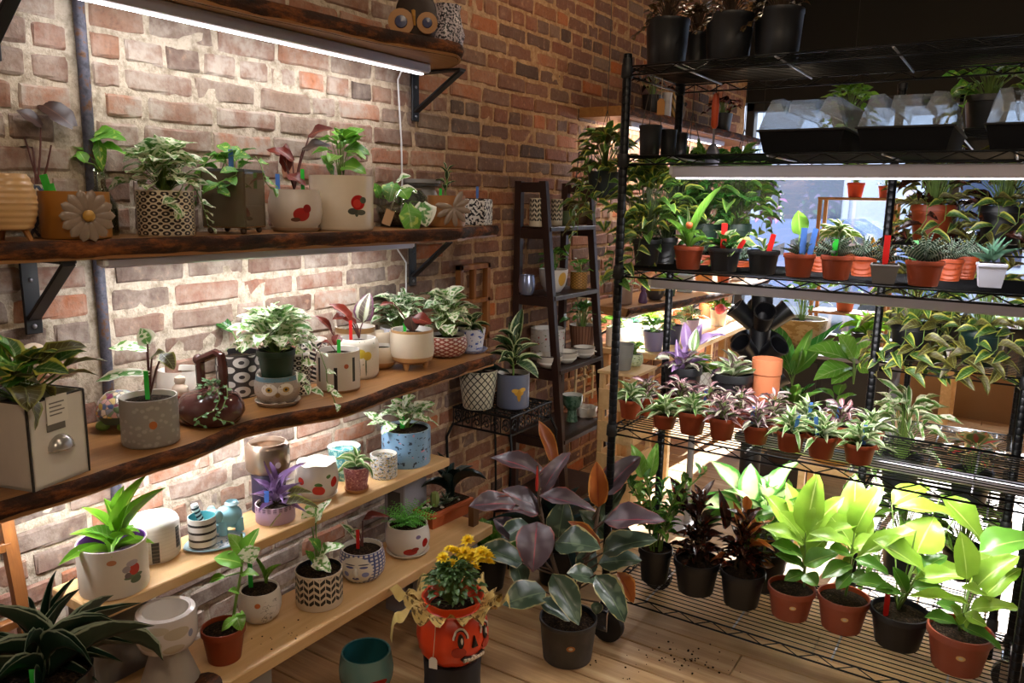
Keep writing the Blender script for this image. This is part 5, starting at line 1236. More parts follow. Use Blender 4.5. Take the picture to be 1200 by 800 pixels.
p.px(T, 0, [(875,590,838,540,24), (878,590,880,545,26,-.03,-.03), (880,590,918,552,24), (872,600,810,585,24,-.04,-.06), (880,600,925,585,26,-.02,-.02), (870,600,815,612,20,-.03,-.05,L_CONGD), (885,605,915,598,18,-.06,-.08,L_CONGD), (868,602,835,575,22,.03,.03)], stemx=(874,630)); p.done()
# ================================================================ RACK, SECOND TIER: tradescantias
ZT2 = ZR[1]+.0055
ORD = ('first','second','third','fourth','fifth','sixth','seventh','eighth')
TL = {0: 'green-white striped young plant', 1: 'dusky pink striped young plant'}
front = [(738,492,28,467,0),(778,504,30,484,0),(810,511,34,481,0),(845,517,32,488,1),(885,522,32,497,1),(925,531,34,504,0),(961,539,35,509,0),(1005,546,37,518,0)]
back = [(757,488,26,464,1),(796,490,26,466,1),(830,496,26,472,1),(866,502,28,478,1),(905,508,28,484,1),(943,514,28,490,0),(982,521,30,497,1),(1018,528,30,503,0)]
for i, (x, yb, w, yt, k) in enumerate(front+back):
    sp = spot(x, yb, w, yt, z=ZT2); T, sr, sz, _ = potted('potted_tradescantia', '%s, %s from the corner post, %s row of second tier' % (TL[k], ORD[i % 8], 'front' if i < 8 else 'back'), 'plant', sp, 'nursery', TERRAN, group='young striped plants on the second tier', n=20)
    p = Plant(T, L_TRADG if k == 0 else L_TRPK, 'lance', 100+i, single=(i < 8), mats=[L_TRADG, L_SPID] if k == 0 else [L_TRPK, L_TRAD])
    if k == 0: p.rosette((0,0,sz), 24, .095, .019, -.1, 1.35)
    else: p.rosette((0,0,sz), 18, .078, .018, -.1, 1.3).dome((0,0,sz), .06, .065, 18, .05, .016)
    p.done()
    if i in (4, 5, 6, 7, 10, 13, 14): ptag(T, (.012*(1 if i % 2 else -1),-.01,sz), 'blue', .065, (0,.15*((i % 3)-1)), w=.012)
for x, yb, w, yt, lab, mm in ((798,452,44,428,'large striped purple tradescantia in a black pot at the back of the second tier',(L_TRAD,L_TRADP)), (855,463,48,436,'grey-green striped rosette plant in a wide black pot at the back of the second tier',(L_TRAD,L_TRADG))):
    sp = spot(x, yb, w, yt, z=ZT2, y=2.70); T, sr, sz, _ = potted('potted_tradescantia', lab, 'plant', sp, 'nursery', BLKPOT)
    p = Plant(T, mm[0], 'lance', int(x), mats=list(mm)); p.rosette((0,0,sz), 20, .125, .032, .05, 1.3)
    if x < 820: p.px(T, 0, [(805,410,803,378,14,0,0,L_TRADP), (812,410,822,378,12,0,0,L_TRADP), (818,405,850,388,10,0,0,L_TRADP), (812,412,816,385,12,-.03,-.03,L_TRADG), (795,430,793,398,8,-.04,-.04,L_TRADP), (785,420,768,418,12,-.04,-.05)])
    p.done()
# ================================================================ RACK, THIRD TIER
ZT3 = ZR[2]+.0055
def t3(xc, w, yt, y): return spot(xc, 320, w, yt, z=ZT3, y=y)
def hawor(T, sz, seed, n=22, L=.07, m=None): Plant(T, m or L_HAW, 'spike', seed).rosette((0,0,sz), n, L, .013, .25, 1.35).done()
OB = stickermat('terra_plain', '9a4a1e', 'a0522a')
sp = t3(806, 35, 288, 2.44); T, sr, sz, _ = potted('potted_arum', 'tall arching striped-leaf plant in a terracotta pot on the third tier', 'plant', sp, 'nursery', TERRAN)
p = Plant(T, L_ZZB, 'strap', 71); p.px(T, 0, [(808,285,842,215,6), (806,285,796,250,10,0,0,L_ZZ), (803,285,785,255,8), (807,285,806,240,3,0,0,L_SPID)]); p.rosette((0,0,sz), 6, .09, .016, .6, 1.3); p.done()
MB().ball((0,0,0), .012, 10, 8).build('orange_flower', plain('c0562c', .5), T).location = (0,-.01,sz+.075)
sp = t3(848, 38, 290, 2.44); T, sr, sz, _ = potted('potted_philodendron', 'silvery and green leafy plant in a black pot with two red tags', 'plant', sp, 'nursery', BLKPOT)
p = Plant(T, L_NJOY, 'lance', 72, mats=[L_NJOY, L_ZZ, L_HOYA]); p.rosette((0,0,sz), 11, .10, .034, .1, 1.1); p.px(T, 0, [(862,285,892,290,14,0,0,L_HOYA)]); p.done(); ptag(T, (0,-.02,sz), 'red', .085, w=.018); ptag(T, (.04,-.0,sz), 'red', .04, (0,.5), w=.014)
sp = t3(893, 37, 293, 2.44); T, sr, sz, _ = potted('potted_vine', 'thin trailing cutting in a black pot with one red tag', 'plant', sp, 'nursery', BLKPOT)
p = Plant(T, L_SPID, 'strap', 73); p.rosette((0,0,sz), 5, .06, .012, .2, 1.2); p.trail((0,0,sz), -2.9, .08, .02, 4, .03, .012, .06); p.done(); ptag(T, (.02,-.02,sz), 'red', .06, (0,.2), w=.016)
sp = t3(935, 36, 297, 2.42); T, sr, sz, _ = potted('potted_haworthia', 'haworthia with one upright paddle leaf and two blue tags in a terracotta pot', 'plant', sp, 'nursery', TERRAN)
hawor(T, sz, 74, 18, .06); p = Plant(T, L_NEON, 'ovate', 75); p.px(T, 0, [(937,275,936,248,20)], stemx=(936,297)); p.done(); ptag(T, (.012,-.02,sz), 'blue', .085, w=.018); ptag(T, (.032,-.02,sz), 'blue', .085, (0,.15), w=.016)
sp = t3(979, 37, 299, 2.42); T, sr, sz, _ = potted('potted_haworthia', 'bushy grey haworthia with a green tag in a terracotta pot', 'plant', sp, 'nursery', TERRAN); hawor(T, sz, 76, 26, .075); ptag(T, (-.005,-.02,sz), 'green', .055, w=.016)
HG = 'plain haworthias in terracotta pots at the back of the third tier'
for i, (x, w, yt, y) in enumerate(((1010,32,300,2.60), (1112,28,303,2.62), (1131,24,300,2.72), (962,30,300,2.66), (823,30,298,2.66), (868,26,305,2.66))):
    sp = t3(x, w, yt, y); T, sr, sz, _ = potted('potted_haworthia', ('small haworthia in a terracotta pot just behind the bushy green-tagged one', 'small haworthia in a terracotta pot just behind the pale-tagged one', 'small haworthia in a terracotta pot next to the white square pot', 'small haworthia in a terracotta pot between the two blue tags and the green tag', 'small haworthia in a terracotta pot behind the arching plant and the two-red-tag pot', 'small haworthia in a terracotta pot behind the trailing cutting with one red tag')[i], 'plant', sp, 'nursery', TERRAN, group=HG, n=20); hawor(T, sz, 80+i, 20, .07)
def square_pot(name, label, sp, mat):
    loc, r, h = sp; T = thing(name, label, 'plant', loc, rz=.12); q = r*.92
    b = MB(); b.box((-q,-q,0), (q,q,h*.84), taper=(q*.22,q*.22)); b.box((-q*1.06,-q*1.06,h*.84), (q*1.06,q*1.06,h), bev=.002); b.build('pot', mat, T)
    MB().box((-q*.9,-q*.9,h*.9), (q*.9,q*.9,h+.001)).build('soil', SOIL, T); return T, h
T, h = square_pot('potted_haworthia', 'haworthia in a square grey plastic pot with a red tag', t3(1035, 32, 309, 2.40), GREYPOT); hawor(T, h, 90, 18, .06); ptag(T, (.0,-.03,h), 'red', .08, w=.017)
sp = t3(1081, 42, 305, 2.40); T, sr, sz, _ = potted('potted_haworthia', 'wide haworthia with a pale green tag in the largest terracotta pot of the third tier', 'plant', sp, 'nursery', TERRAN); hawor(T, sz, 91, 30, .085); ptag(T, (-.03,.03,sz), 'lime', .06, w=.014)
T, h = square_pot('potted_aloe', 'small green aloe in a square white plastic pot', t3(1159, 31, 308, 2.50), plain('c4c8d4', .4)); hawor(T, h, 92, 16, .075, L_ALOE)
# big leafy plants at the left end of the third tier
for i, (x, w, yt, y, n) in enumerate(((757,34,280,2.48,60), (778,30,278,2.60,50), (820,40,262,2.74,60), (858,38,262,2.76,56))):
    sp = t3(x, w, yt, y); labs = ('bushy yellow-edged plant in a black pot against the rack corner post', 'leafy green hoya in a black pot just behind the corner post', 'dense green leafy plant in a dark pot at the back of the third tier', 'spreading green plant with large drooping leaves at the back of the third tier')
    T, sr, sz, _ = potted('potted_hoya', labs[i], 'plant', sp, 'nursery', BLKPOT if i < 2 else plain('22382c', .5))
    p = Plant(T, L_HOYA, 'lance', 300+i, plain('3a4a24', .6), mats=[L_HOYA, L_HOYAG] if i < 2 else [L_HOYAG, L_ZZ]); p.dome((0,0,sz), .15, .24, n, .085, .034, lo=-.1, pr=.0011); p.dome((0,0,sz), .13, .10, 24, .085, .034, pr=0); p.trail((0,0,sz), 3.6, .1, .14, 9, .075, .03).trail((0,0,sz), 4.6, .1, .13, 8, .075, .03); p.done()
# ================================================================ RACK, FOURTH TIER: propagator trays and pots
ZT4 = ZR[3]+.0055; CLRP = clear('clear_plastic', 'e4ecf0', .10, .12, .16)
def tray(x0, x1, y0, label):
    W_, D_ = x1-x0, .44; T = thing('propagator_tray', label, 'tray', ((x0+x1)/2, y0+D_/2, ZT4)); hx, hy = W_/2, D_/2
    MB().box((-hx,-hy,0), (hx,hy,.06), taper=(.014,.014)).build('tray', plain('08080a', .7, 0.0, .15), T)
    MB().box((-hx-.006,-hy-.006,.058), (hx+.006,hy+.006,.064), bev=.002).build('tray_rim', plain('0a0a0c', .6), T)
    # dome: chamfered hood with two raised shoulders and a recessed middle
    prof = [(-hx,0),(-hx*.90,.055),(-hx*.80,.085),(-hx*.52,.088),(-hx*.40,.05),(-hx*.34,.050),(-hx*.30,.082),(hx*.30,.082),(hx*.34,.05),(hx*.40,.05),(hx*.52,.088),(hx*.80,.085),(hx*.90,.055),(hx,0)]
    b = MB(); n = len(prof)
    for y, s in ((-hy,1),(-hy*.86,1),(hy*.86,1),(hy,1)):
        k = .0 if abs(y) == hy else 1
        for x, z in prof: b.v.append((x*(1 if k or z == 0 else .96), y, .064+(z if k else z*.82 if z else 0)))
    for j in range(3):
        for i in range(n-1): A = j*n+i; b.face((A, A+1, A+1+n, A+n))
    b.face(range(n)); b.face([3*n+i for i in range(n)][::-1]); d = b.build('clear_dome', CLRP, T)
    for sx in (-.22,.22): MB().lathe([(.018,0),(.02,.008),(.012,.010),(.001,.010)], 14, (sx*hx*1.2,-hy*.4,.146)).build('vent', CLRP, d)
tray(1.325, 1.560, 2.352, 'clear-domed propagator tray next to the small black pots')
tray(1.592, 1.825, 2.352, 'clear-domed propagator tray in the middle of the fourth tier')
tray(1.895, 2.09, 2.352, 'clear-domed propagator tray at the corner end of the fourth tier')
for i, (x, w, yt, y) in enumerate(((761,27,147,2.45), (782,20,152,2.52), (796,18,156,2.60))):
    labs = ('black pot with a wire hanger at the corner of the fourth tier', 'slim black pot between the other two on the fourth tier', 'small black pot nearest the domed tray')
    sp = spot(x, 175, w, yt, z=ZT4, y=y); T, sr, sz, _ = potted('black_pot', labs[i], 'pot', sp, 'bucket', BLKPOT)
    if i == 0:
        hk = MB()
        for a in (0, 2.1, 4.2): hk.tube([(cos(a)*sr, sin(a)*sr, sp[2]), (0,0,sp[2]+.16)], .0013, 4)
        hk.build('hanger', plain('4a4238', .6), T)
# top tier: black pots with dried plants
ZT5 = ZR[4]+.0055
for i, (x, w, yt, y) in enumerate(((780,51,24,2.50), (815,34,40,2.66), (852,56,18,2.52), (909,56,12,2.55))):
    labs = ('black pot of dry brown foliage at the end of the top tier', 'small black pot of dry twigs between two larger ones on the top tier', 'big black pot of dry orange-brown foliage on the top tier', 'black pot of dry trailing flowers nearest the open end of the top tier')
    sp = spot(x, 70, w, yt, z=ZT5, y=y); T, sr, sz, _ = potted('dried_plant', labs[i], 'plant', sp, 'bucket', BLKPOT)
    p = Plant(T, L_DRY, 'ovate', 400+i, STEMB, single=False); p.dome((0,0,sz), .09, .10, 90, .03, .018); p.trail((0,0,sz), 4.2, .09, .04, 14, .025, .016); p.done()

# small things hung from the top tier of the rack
T = thing('hanging_tag', 'brown kraft tag hanging on a thread from the top rack tier', 'tag', (.99, 2.42, 1.962)); MB().tube([(0,0,-.028),(0,0,-.09)], .001, 4).build('thread', plain('c8b090', .7), T); MB().prism([(-.012,-.05),(.012,-.05),(.012,-.010),(.006,0),(-.006,0),(-.012,-.010)], -.0006, .0006).xf(Matrix.Translation((0,0,-.09)) @ Matrix.Rotation(YAW,4,'Z') @ Matrix.Rotation(pi/2,4,'X')).build('card', plain('b07a3c', .7), T)
T = thing('hand_trowel', 'hand trowel with an orange grip hanging inside the rack corner', 'tool', (1.10, 2.62, 1.962)); MB().tube([(0,0,-.028),(0,0,-.06)], .002, 5).build('loop', plain('202020', .5), T); MB().lathe([(.006,-.17),(.012,-.16),(.013,-.10),(.010,-.06),(.004,-.055)], 10).build('grip', plain('d8562a', .4), T); MB().tube([(0,0,-.165),(0,0,-.22)], .004, 6).build('shank', plain('8a8a90', .3, .8), T); MB().ball((0,0,-.27), .028, 10, 8, (.9,.25,1.9)).build('blade', plain('5a5a62', .35, .7), T)
# ================================================================ FLOOR THINGS
sp = spot(664, 785, 67, 722, z=0); sp = (sp[0], sp[1], sp[2])
T, sr, sz, _ = potted('rubber_plant', 'large variegated rubber plant with dark purple and green leaves in a ribbed black pot', 'plant', sp, 'bucket', stk(sp, '16181b', 'a86a2c'), soil=.9, fx=lambda r, z, a: (r*(1+.008*sin(a*24)), z), n=48)
p = Plant(T, L_RUB, 'ovate', 91, STEMB); PU, OR = L_RUBP, L_RUBO
rows = [(300,190,295,38,68,-.02,-.03,OR), (315,150,438,5,92,.02,.04,PU), (320,240,522,228,95,-.06,-.14,PU), (315,350,492,288,92,-.05,-.10), (300,385,445,368,95,-.02,-.05), (290,425,398,580,90,-.10,-.17), (365,415,425,518,62,-.02,-.03,OR), (140,420,232,590,90,-.12,-.20), (118,485,-25,520,118,-.04,-.10), (88,240,72,405,122,-.10,-.19,PU), (150,312,300,325,112,-.12,-.20), (95,150,285,192,60,-.08,-.14,PU), (160,295,182,168,92,.02,.02), (95,215,-25,125,95,.0,-.02,PU), (90,215,-105,180,72,-.05,-.08,PU), (105,140,192,-5,66,.02,.02,PU), (310,240,392,108,62,.03,.04), (148,40,98,-108,52,.08,.10,OR), (120,90,-70,0,72,.08,.10,PU), (12,180,-142,178,88,-.06,-.10,PU), (35,385,-105,325,100,.0,-.03), (290,440,198,415,82,-.06,-.1), (305,330,204,238,50,-.03,-.05,OR), (95,510,200,580,60,-.08,-.12), (300,520,290,560,40,-.1,-.12), (20,300,-60,230,80,.06,.06,PU), (330,300,240,200,70,.06,.07), (250,420,280,330,80,.05,.05), (60,250,-40,300,90,.05,.04), (10,560-190,40,470,70,.02,0)]
p.px(T, 0, sc(rows, 600, 530, S3))
dp = (T.location-CAM).dot(_f)
def path(T, pts, d=0.0):
    q = (T.location-CAM).dot(_f)+d; return [CAM+ray(x, y)*q-T.location for x, y in pts]
p.tube(path(T, [(660,725),(655,680),(640,630),(632,590),(630,545)]), .009, .005, 7); p.tube(path(T, [(668,725),(680,680),(698,620),(702,590),(698,560)]), .009, .005, 7); p.tube(path(T, [(662,725),(648,670),(625,640)]), .006, .004, 6)
for r_ in sc(rows, 600, 530, S3):
    cx = 632 if r_[0] < 665 else 699; yy = min(700, r_[1]+14); a = path(T, [(cx+(664-cx)*max(0,(yy-590)/140), yy)])[0]; b_ = path(T, [(r_[0], r_[1])], r_[5] if len(r_) > 5 else 0)[0]; p.tube([a, (a+b_)/2, b_], .0035, .003, 5)
p.done()
MB().lathe([(.004,0),(.0055,.03),(.003,.075),(.0005,.09)], 8).build('red_bud', plain('b02a20', .4), T).location = path(T, [(629,575)], -.03)[0]
# pumpkin planter on black stump
sp = spot(530, 838, 66, 767, z=0); loc, r, h = sp
st = thing('log_stump', 'dark charred log stump standing on the floor under the pumpkin', 'stump', loc)
MB().lathe([(r*1.05,0),(r,.01),(r*.97,h*.5),(r,h-.006),(r*.96,h),(.001,h)], 26, fx=lambda q, z, a: (q*(1+.03*sin(a*11)+.015*sin(a*23)), z)).build('trunk', plain('241c1a', .8), st)
MB().lathe([(r*.8,h+.0005),(r*.5,h+.0008),(.001,h+.001)], 20, capb=False).build('cut_face', plain('2c2420', .9), st)
pl = Vector((loc.x, loc.y, h+.002)); dpt = proj(pl)[2]; R = 42*dpt/FPX; H = hgt(pl, 706)
T = thing('pumpkin_planter', 'orange jack-o-lantern pail of yellow mums with a burlap ribbon and price tag', 'planter', pl)
ORG = plain('e2451c', .35)
MB().lathe([(R*.55,0),(R*.72,.006),(R*.93,H*.2),(R,H*.45),(R*.97,H*.68),(R*.82,H*.9),(R*.70,H*.97),(R*.74,H*1.02),(R*.86,H*1.16),(R*.80,H*1.15),(R*.66,H*.98),(R*.6,H*.9)], 40, fx=lambda q, z, a: (q*(1-.035*abs(sin(a*5))**6), z)).build('pail', ORG, T)
d = CAM-pl; af = math.atan2(d.y, d.x)+.64
def onp(da, zf, off=.002):
    a = af+da; t = zf; rr = R*(.93+.07*sin(pi*min(1, max(0, (t-.1)/.8))))
    rr = R*(1.0 if .3 < t < .6 else .965 if t < .75 and t > .2 else .90); return Vector((cos(a)*(rr+off), sin(a)*(rr+off), H*t))
def decal(name, pts, mat, off=.004, par=None):
    """thin raised patch that follows the pail: pts are (angle, height fraction)"""
    b = MB(); n = len(pts)
    c = (sum(q[0] for q in pts)/n, sum(q[1] for q in pts)/n)
    b.v += [tuple(onp(q[0], q[1], off)) for q in pts]+[tuple(onp(q[0], q[1], -.004)) for q in pts]+[tuple(onp(*c, off+.001))]
    for i in range(n):
        j = (i+1) % n; b.face((i, j, 2*n)); b.face((i, i+n, j+n, j))
    return b.build(name, mat, par or T)
BK, WH = plain('16120f', .4), plain('e8dcc8', .4)
def ell(a0, z0, ra, rz, n=14, s=0, e=2*pi): return [(a0+ra*cos(s+(e-s)*i/n), z0+rz*sin(s+(e-s)*i/n)) for i in range(n)]
for a0 in (-.42, .42):
    MB().tube([onp(a0+.2*cos(pi*i/12), .66+.17*sin(pi*i/12), .003) for i in range(13)], .0032, 6).build('brow', WH, T); MB().tube([onp(a0+.17*cos(pi*i/12), .66+.135*sin(pi*i/12), .002) for i in range(13)], .0022, 5).build('brow_line', BK, T)
    e = decal('eye', ell(a0, .62, .085, .12), BK); decal('eye_glint', ell(a0+.02, .64, .03, .05), WH, .008, e)
    decal('cheek', ell(a0-.05*(1 if a0 < 0 else -1), .42, .20, .09), plain('a83018', .5), .003)
decal('nose', [(0,.66),(-.09,.46),(.09,.46)], BK)
mo = decal('mouth', [(-.42,.27),(-.3,.33),(0,.27),(.3,.33),(.42,.27),(.3,.19),(0,.14),(-.3,.19)], BK)
for i in range(7): a0 = -.3+.1*i; decal('tooth', [(a0-.035,.20),(a0+.035,.20),(a0+.035,.285),(a0-.035,.285)], WH, .009, mo)
# burlap ribbon ruffle
b = MB(); N = 90; RBM = patmat('burlap_ribbon', 'c2a458', lambda m, u, v, c: m.mix(m.noise(m.vec(u*60, v*6), 1.0, 3).ss(.5,.6), c, '5a4418'), .8, inner=None)
for i in range(N):
    a = 2*pi*i/N
    for k in range(4):
        t = k/3; rr = R*(.76+.52*t)+.010*sin(a*13)*t; b.v.append((cos(a)*rr, sin(a)*rr, H*(.98+.10*t)+.020*sin(a*13+1.2)*t+.012*sin(a*5)*t))
for i in range(N):
    for k in range(3): A = i*4+k; B = ((i+1) % N)*4+k; b.face((A, B, B+1, A+1), ((i/N,k/3),((i+1)/N,k/3),((i+1)/N,(k+1)/3),(i/N,(k+1)/3)), True)
b.build('ribbon_ruffle', RBM, T, sharp=0)
for (a0, L, dz) in ((af-2.0, .12, -.09), (af-2.5, .14, .02), (af+.9, .1, .0)):
    b = MB(); base = 0; o = Vector((cos(a0), sin(a0), 0)); sd = Vector((-o.y, o.x, 0))
    for i in range(10):
        t = i/9; c = o*(R*.9+L*.75*sin(t*1.5))+Vector((0,0,H*1.03+dz*t*t+.012*sin(t*11)))
        for s in (-1, 1): b.v.append(tuple(c+sd*s*.022+Vector((0,0,.008*s*sin(t*9)))))
    for i in range(9): A = base+i*2; b.face((A, A+1, A+3, A+2), None, True)
    b.build('ribbon_tail', RBM, T, sharp=0)
tg_ = MB().prism([(-.013,-.036),(.013,-.036),(.013,-.008),(.007,0),(-.007,0),(-.013,-.008)], -.0006, .0006).xf(Matrix.Rotation(pi/2,4,'X')).build('price_tag', plain('e4dccc', .7), T); tg_.location = onp(-1.15, .32, .006); tg_.rotation_euler = (0,0,YAW-.3)
MB().tube([onp(-1.15,.33,.006), onp(-1.12,.7,.006), onp(-1.1,1.0,.012)], .0011, 4).build('tag_string', plain('d8ccb0', .8), T)
MB().lathe([(R*.62,H*.97),(.001,H*1.0)], 20, capb=False).build('soil', SOIL, T)
p = Plant(T, leafmat('mum_leaf', '2c4a22', '4a6a34', tr=.15), 'ovate', 95, single=False); p.dome((0,0,H*.98), R*1.1, .125, 330, .03, .016, lo=.15, pr=.0009); p.done()
L_YEL = leafmat('yellow_petal', 'f4cc14', 'ffe63c', tr=.2)
fm = MB(); rr = random.Random(2)
for k in range(34):
    az = k*2.4; e = .15+1.3*(k/34); o = Vector((cos(az), sin(az), 0)); fm.add(leaft('ovate', 0, True), lmat(Vector((0,0,.002)), o*cos(e)+Vector((0,0,sin(e))), Vector((0,0,1))-o*.5, .013*(1-.3*k/34), .006))
fme = fm.mesh('flower', L_YEL, 0)
for k, (x, y) in enumerate(((520,655),(533,650),(542,655),(530,663),(548,660),(555,652),(562,660),(572,662),(555,668),(540,668),(528,648),(549,635),(565,650),(545,650),(536,673),(571,655))):
    q = CAM+ray(x, y)*(dpt-.045+.02*(k % 3))-pl; link('flower', fme, T, M=Matrix.Translation(q) @ Matrix.Rotation(rr.uniform(-.5,.5),4,'X') @ Matrix.Rotation(rr.uniform(0,6),4,'Z') @ Matrix.Scale(rr.uniform(1.9,2.5),4))
# teal bowl on the floor
sp = spot(430, 824, 63, 762, z=0); uf = uface(sp)
potted('teal_bowl', 'deep teal glazed pot with a painted toadstool, empty on the floor', 'pot', sp, 'round', patmat('teal_toadstool', '6a9a98', spots([(uf+.05,.30,.05,.10,'e0d8c8'),(uf+.05,.48,.085,.10,'a8241c')]), .25, inner='2c6a70'), nosoil=True, soil=.12, t=.08)
# dracaena by the wall at the left edge
c = CAM+ray(52, 792)*1.5
T, sr, sz, _ = potted('potted_dracaena', 'dark striped dracaena in a tall black pot beside the wooden ladder', 'plant', (Vector((c.x, c.y, 0)), .085, c.z+.01), 'taper', BLKPOT, soil=.97)
p = Plant(T, L_DRACD, 'strap', 97); p.rosette((0,0,sz), 18, .24, .014, .2, 1.35); p.px(T, 0, [(52,775,146,744,11,-.02,-.06), (52,775,148,700,10,0,-.02), (50,770,128,728,11,.04,.02), (48,770,72,680,9), (50,785,110,790,11,-.06,-.1), (45,770,0,700,10), (45,775,-15,745,11), (48,780,20,800,11,-.06,-.1), (48,770,30,712,10,.04,.05), (50,775,135,765,11,-.06,-.1)]); p.done(); ptag(T, (.03,-.03,sz), 'green', .05, w=.02)
# wooden ladder leaning on the wall, left edge
WDB = woodmat('ladder_wood', '6a3c18', '9a6028', 'b87a3c', 2, 1, .5)
T = thing('wooden_ladder', 'small orange-brown wooden ladder leaning under the middle shelf', 'ladder', (.20, .68, 0)); lean = lambda z: -.16*(z/.88)
for y in (-.18, .13): MB().box((-.012,-.014,0), (.012,.014,.885)).xf(Matrix.Rotation(-math.atan2(.16,.885),4,'Y')).build('rail', WDB, T).location = (0,y,0)
for z in (.14, .34, .54, .72): MB().box((-.012,-.18,-.011), (.012,.13,.011), bev=.002).build('rung', WDB, T).location = (lean(z), 0, z)
for z in (.60, .45): 
    k = MB(); k.ball((0,0,0), .02, 8, 6, (.4,.5,1.6)); k.build('tinsel', plain('c8c8d4', .25, .7), T).location = (lean(z)+.02, .02, z)
# ================================================================ PLANT STAND
sx0, sx1, sy0, sy1, zs = .03, .325, 2.60, 2.93, .66
T = thing('iron_plant_stand', 'black wrought-iron plant stand with scrollwork apron and curved legs', 'stand', (0, 0, 0)); IR = plain('121214', .45, .4)
T.location = ((sx0+sx1)/2, (sy0+sy1)/2, 0); hx, hy = (sx1-sx0)/2, (sy1-sy0)/2
fr = MB()
for z in (zs, zs-.075): fr.tube([(-hx,-hy,z),(hx,-hy,z),(hx,hy,z),(-hx,hy,z),(-hx,-hy,z)], .005, 6)
fr.build('frame', IR, T)
sc_ = MB()
def scroll(b, c, u, w, rr):
    pts = []
    for i in range(16):
        t = i/15; a = t*2.2*pi; q = rr*(1-.75*t); pts.append(c+u*(cos(a)*q)+Vector((0,0,sin(a)*q)))
    b.tube(pts, .0028, 4)
for (A, B) in (((-hx,-hy),(hx,-hy)), ((hx,-hy),(hx,hy)), ((hx,hy),(-hx,hy)), ((-hx,hy),(-hx,-hy))):
    A, B = Vector((*A, 0)), Vector((*B, 0)); u = (B-A).normalized(); n = 6
    for i in range(n):
        c_ = A+(B-A)*((i+.5)/n)+Vector((0,0,zs-.037)); scroll(sc_, c_+Vector((0,0,.012)), u, u, .018); scroll(sc_, c_-Vector((0,0,.012)), -u, u, .018)
        sc_.tube([A+(B-A)*(i/n)+Vector((0,0,zs)), A+(B-A)*(i/n)+Vector((0,0,zs-.075))], .003, 4)
sc_.build('scrollwork', IR, T)
gr = MB()
for i in range(9):
    y = -hy+2*hy*(i+.5)/9; gr.tube([(-hx,y,zs-.001),(hx,y,zs-.001)], .003, 4)
for i in range(6):
    for j in range(7): scroll(gr, Vector((-hx+2*hx*(i+.5)/6, -hy+2*hy*(j+.5)/7, zs-.002)), Vector((1,0,0)), None, .010)
gr.build('grate', IR, T)
for ax_ in (-1,1):
    for ay in (-1,1): MB().tube([(ax_*hx,ay*hy,zs-.07),(ax_*(hx+.02),ay*(hy+.02),zs-.13),(ax_*(hx+.015),ay*(hy+.02),zs-.25),(ax_*(hx-.005),ay*(hy),zs-.45),(ax_*(hx+.012),ay*(hy+.015),.005)], .006, 6).build('leg', IR, T)
ZS = zs+.005
sp = spot(560, 476, 46, 432, z=ZS, x=.12); T, sr, sz, _ = potted('lattice_pot', 'cream tapered pot with black diamond lattice and dark drooping leaves', 'plant', sp, 'taper', patmat('black_lattice', 'd8d2b8', lattice('2a2620', 16, 5, .1), .4))
p = Plant(T, L_SNAKE, 'lance', 98); p.rosette((0,0,sz), 9, .14, .035, -.1, .7); p.done()
sp = spot(601, 474, 38, 436, z=ZS, x=.235); uf = uface(sp)
T, sr, sz, _ = potted('bee_pot', 'slate blue pot with a gold bee and a yellow-striped dracaena', 'plant', sp, 'cyl', patmat('bee_glaze', '55607a', spots([(uf+.06,.5,.05,.10,'b8862c'),(uf+.02,.56,.035,.06,'c89a3c'),(uf+.10,.58,.035,.06,'c89a3c'),(uf+.06,.42,.02,.18,'a87a28')]), .35))
p = Plant(T, L_DRAC, 'strap', 99); p.stalk((0,0,sz), .15, 16, .12, .030, e=.3); p.px(T, 0, [(604,400,611,362,14), (602,405,598,378,12), (606,425,632,440,14,-.03,-.05), (600,410,578,395,10)]); p.done()
# ================================================================ LADDER SHELF
y0, y1 = 3.09, 3.53; fxl = lambda z: .176+(1.63-z)*.107; DKW = woodmat('dark_stained_wood', '24140f', '36211a', '452c22', 2, 1, .4)
T = thing('ladder_shelf', 'dark brown A-frame ladder shelf against the bricks beside the wire rack', 'shelf', (.0, 0, 0)); T.location = (.17, (y0+y1)/2, 0); ox, oy = .17, (y0+y1)/2
for y in (y0, y1):
    for (xa, xb) in ((.035,.035), (fxl(1.63)-.012, fxl(0)-.012)):
        b = MB(); w = .017
        for z, x in ((0, xb), (1.63, xa)): b.v += [(x-w-ox,y-.014-oy,z),(x+w-ox,y-.014-oy,z),(x+w-ox,y+.014-oy,z),(x-w-ox,y+.014-oy,z)]
        for q in ((3,2,1,0),(4,5,6,7),(0,1,5,4),(1,2,6,5),(2,3,7,6),(3,0,4,7)): b.face(q)
        b.build('leg', DKW, T)
    for z in (1.60, 1.39, 1.08, .735, .40, .10): MB().box((.03-ox,y-.011-oy,z-.02), (fxl(z)-.01-ox,y+.011-oy,z+.025), bev=.002).build('side_rail', DKW, T)
LZ = (1.425, 1.11, .768, .435, .13)
for z in LZ: MB().box((.03-ox,y0-oy,z-.02), (fxl(z)+.012-ox,y1-oy,z), bev=.002).build('shelf_board', DKW, T)
def lad(k, xc, w, yt, x=.14): return spot(xc, 300, w, yt, z=LZ[k]+.001, x=x)
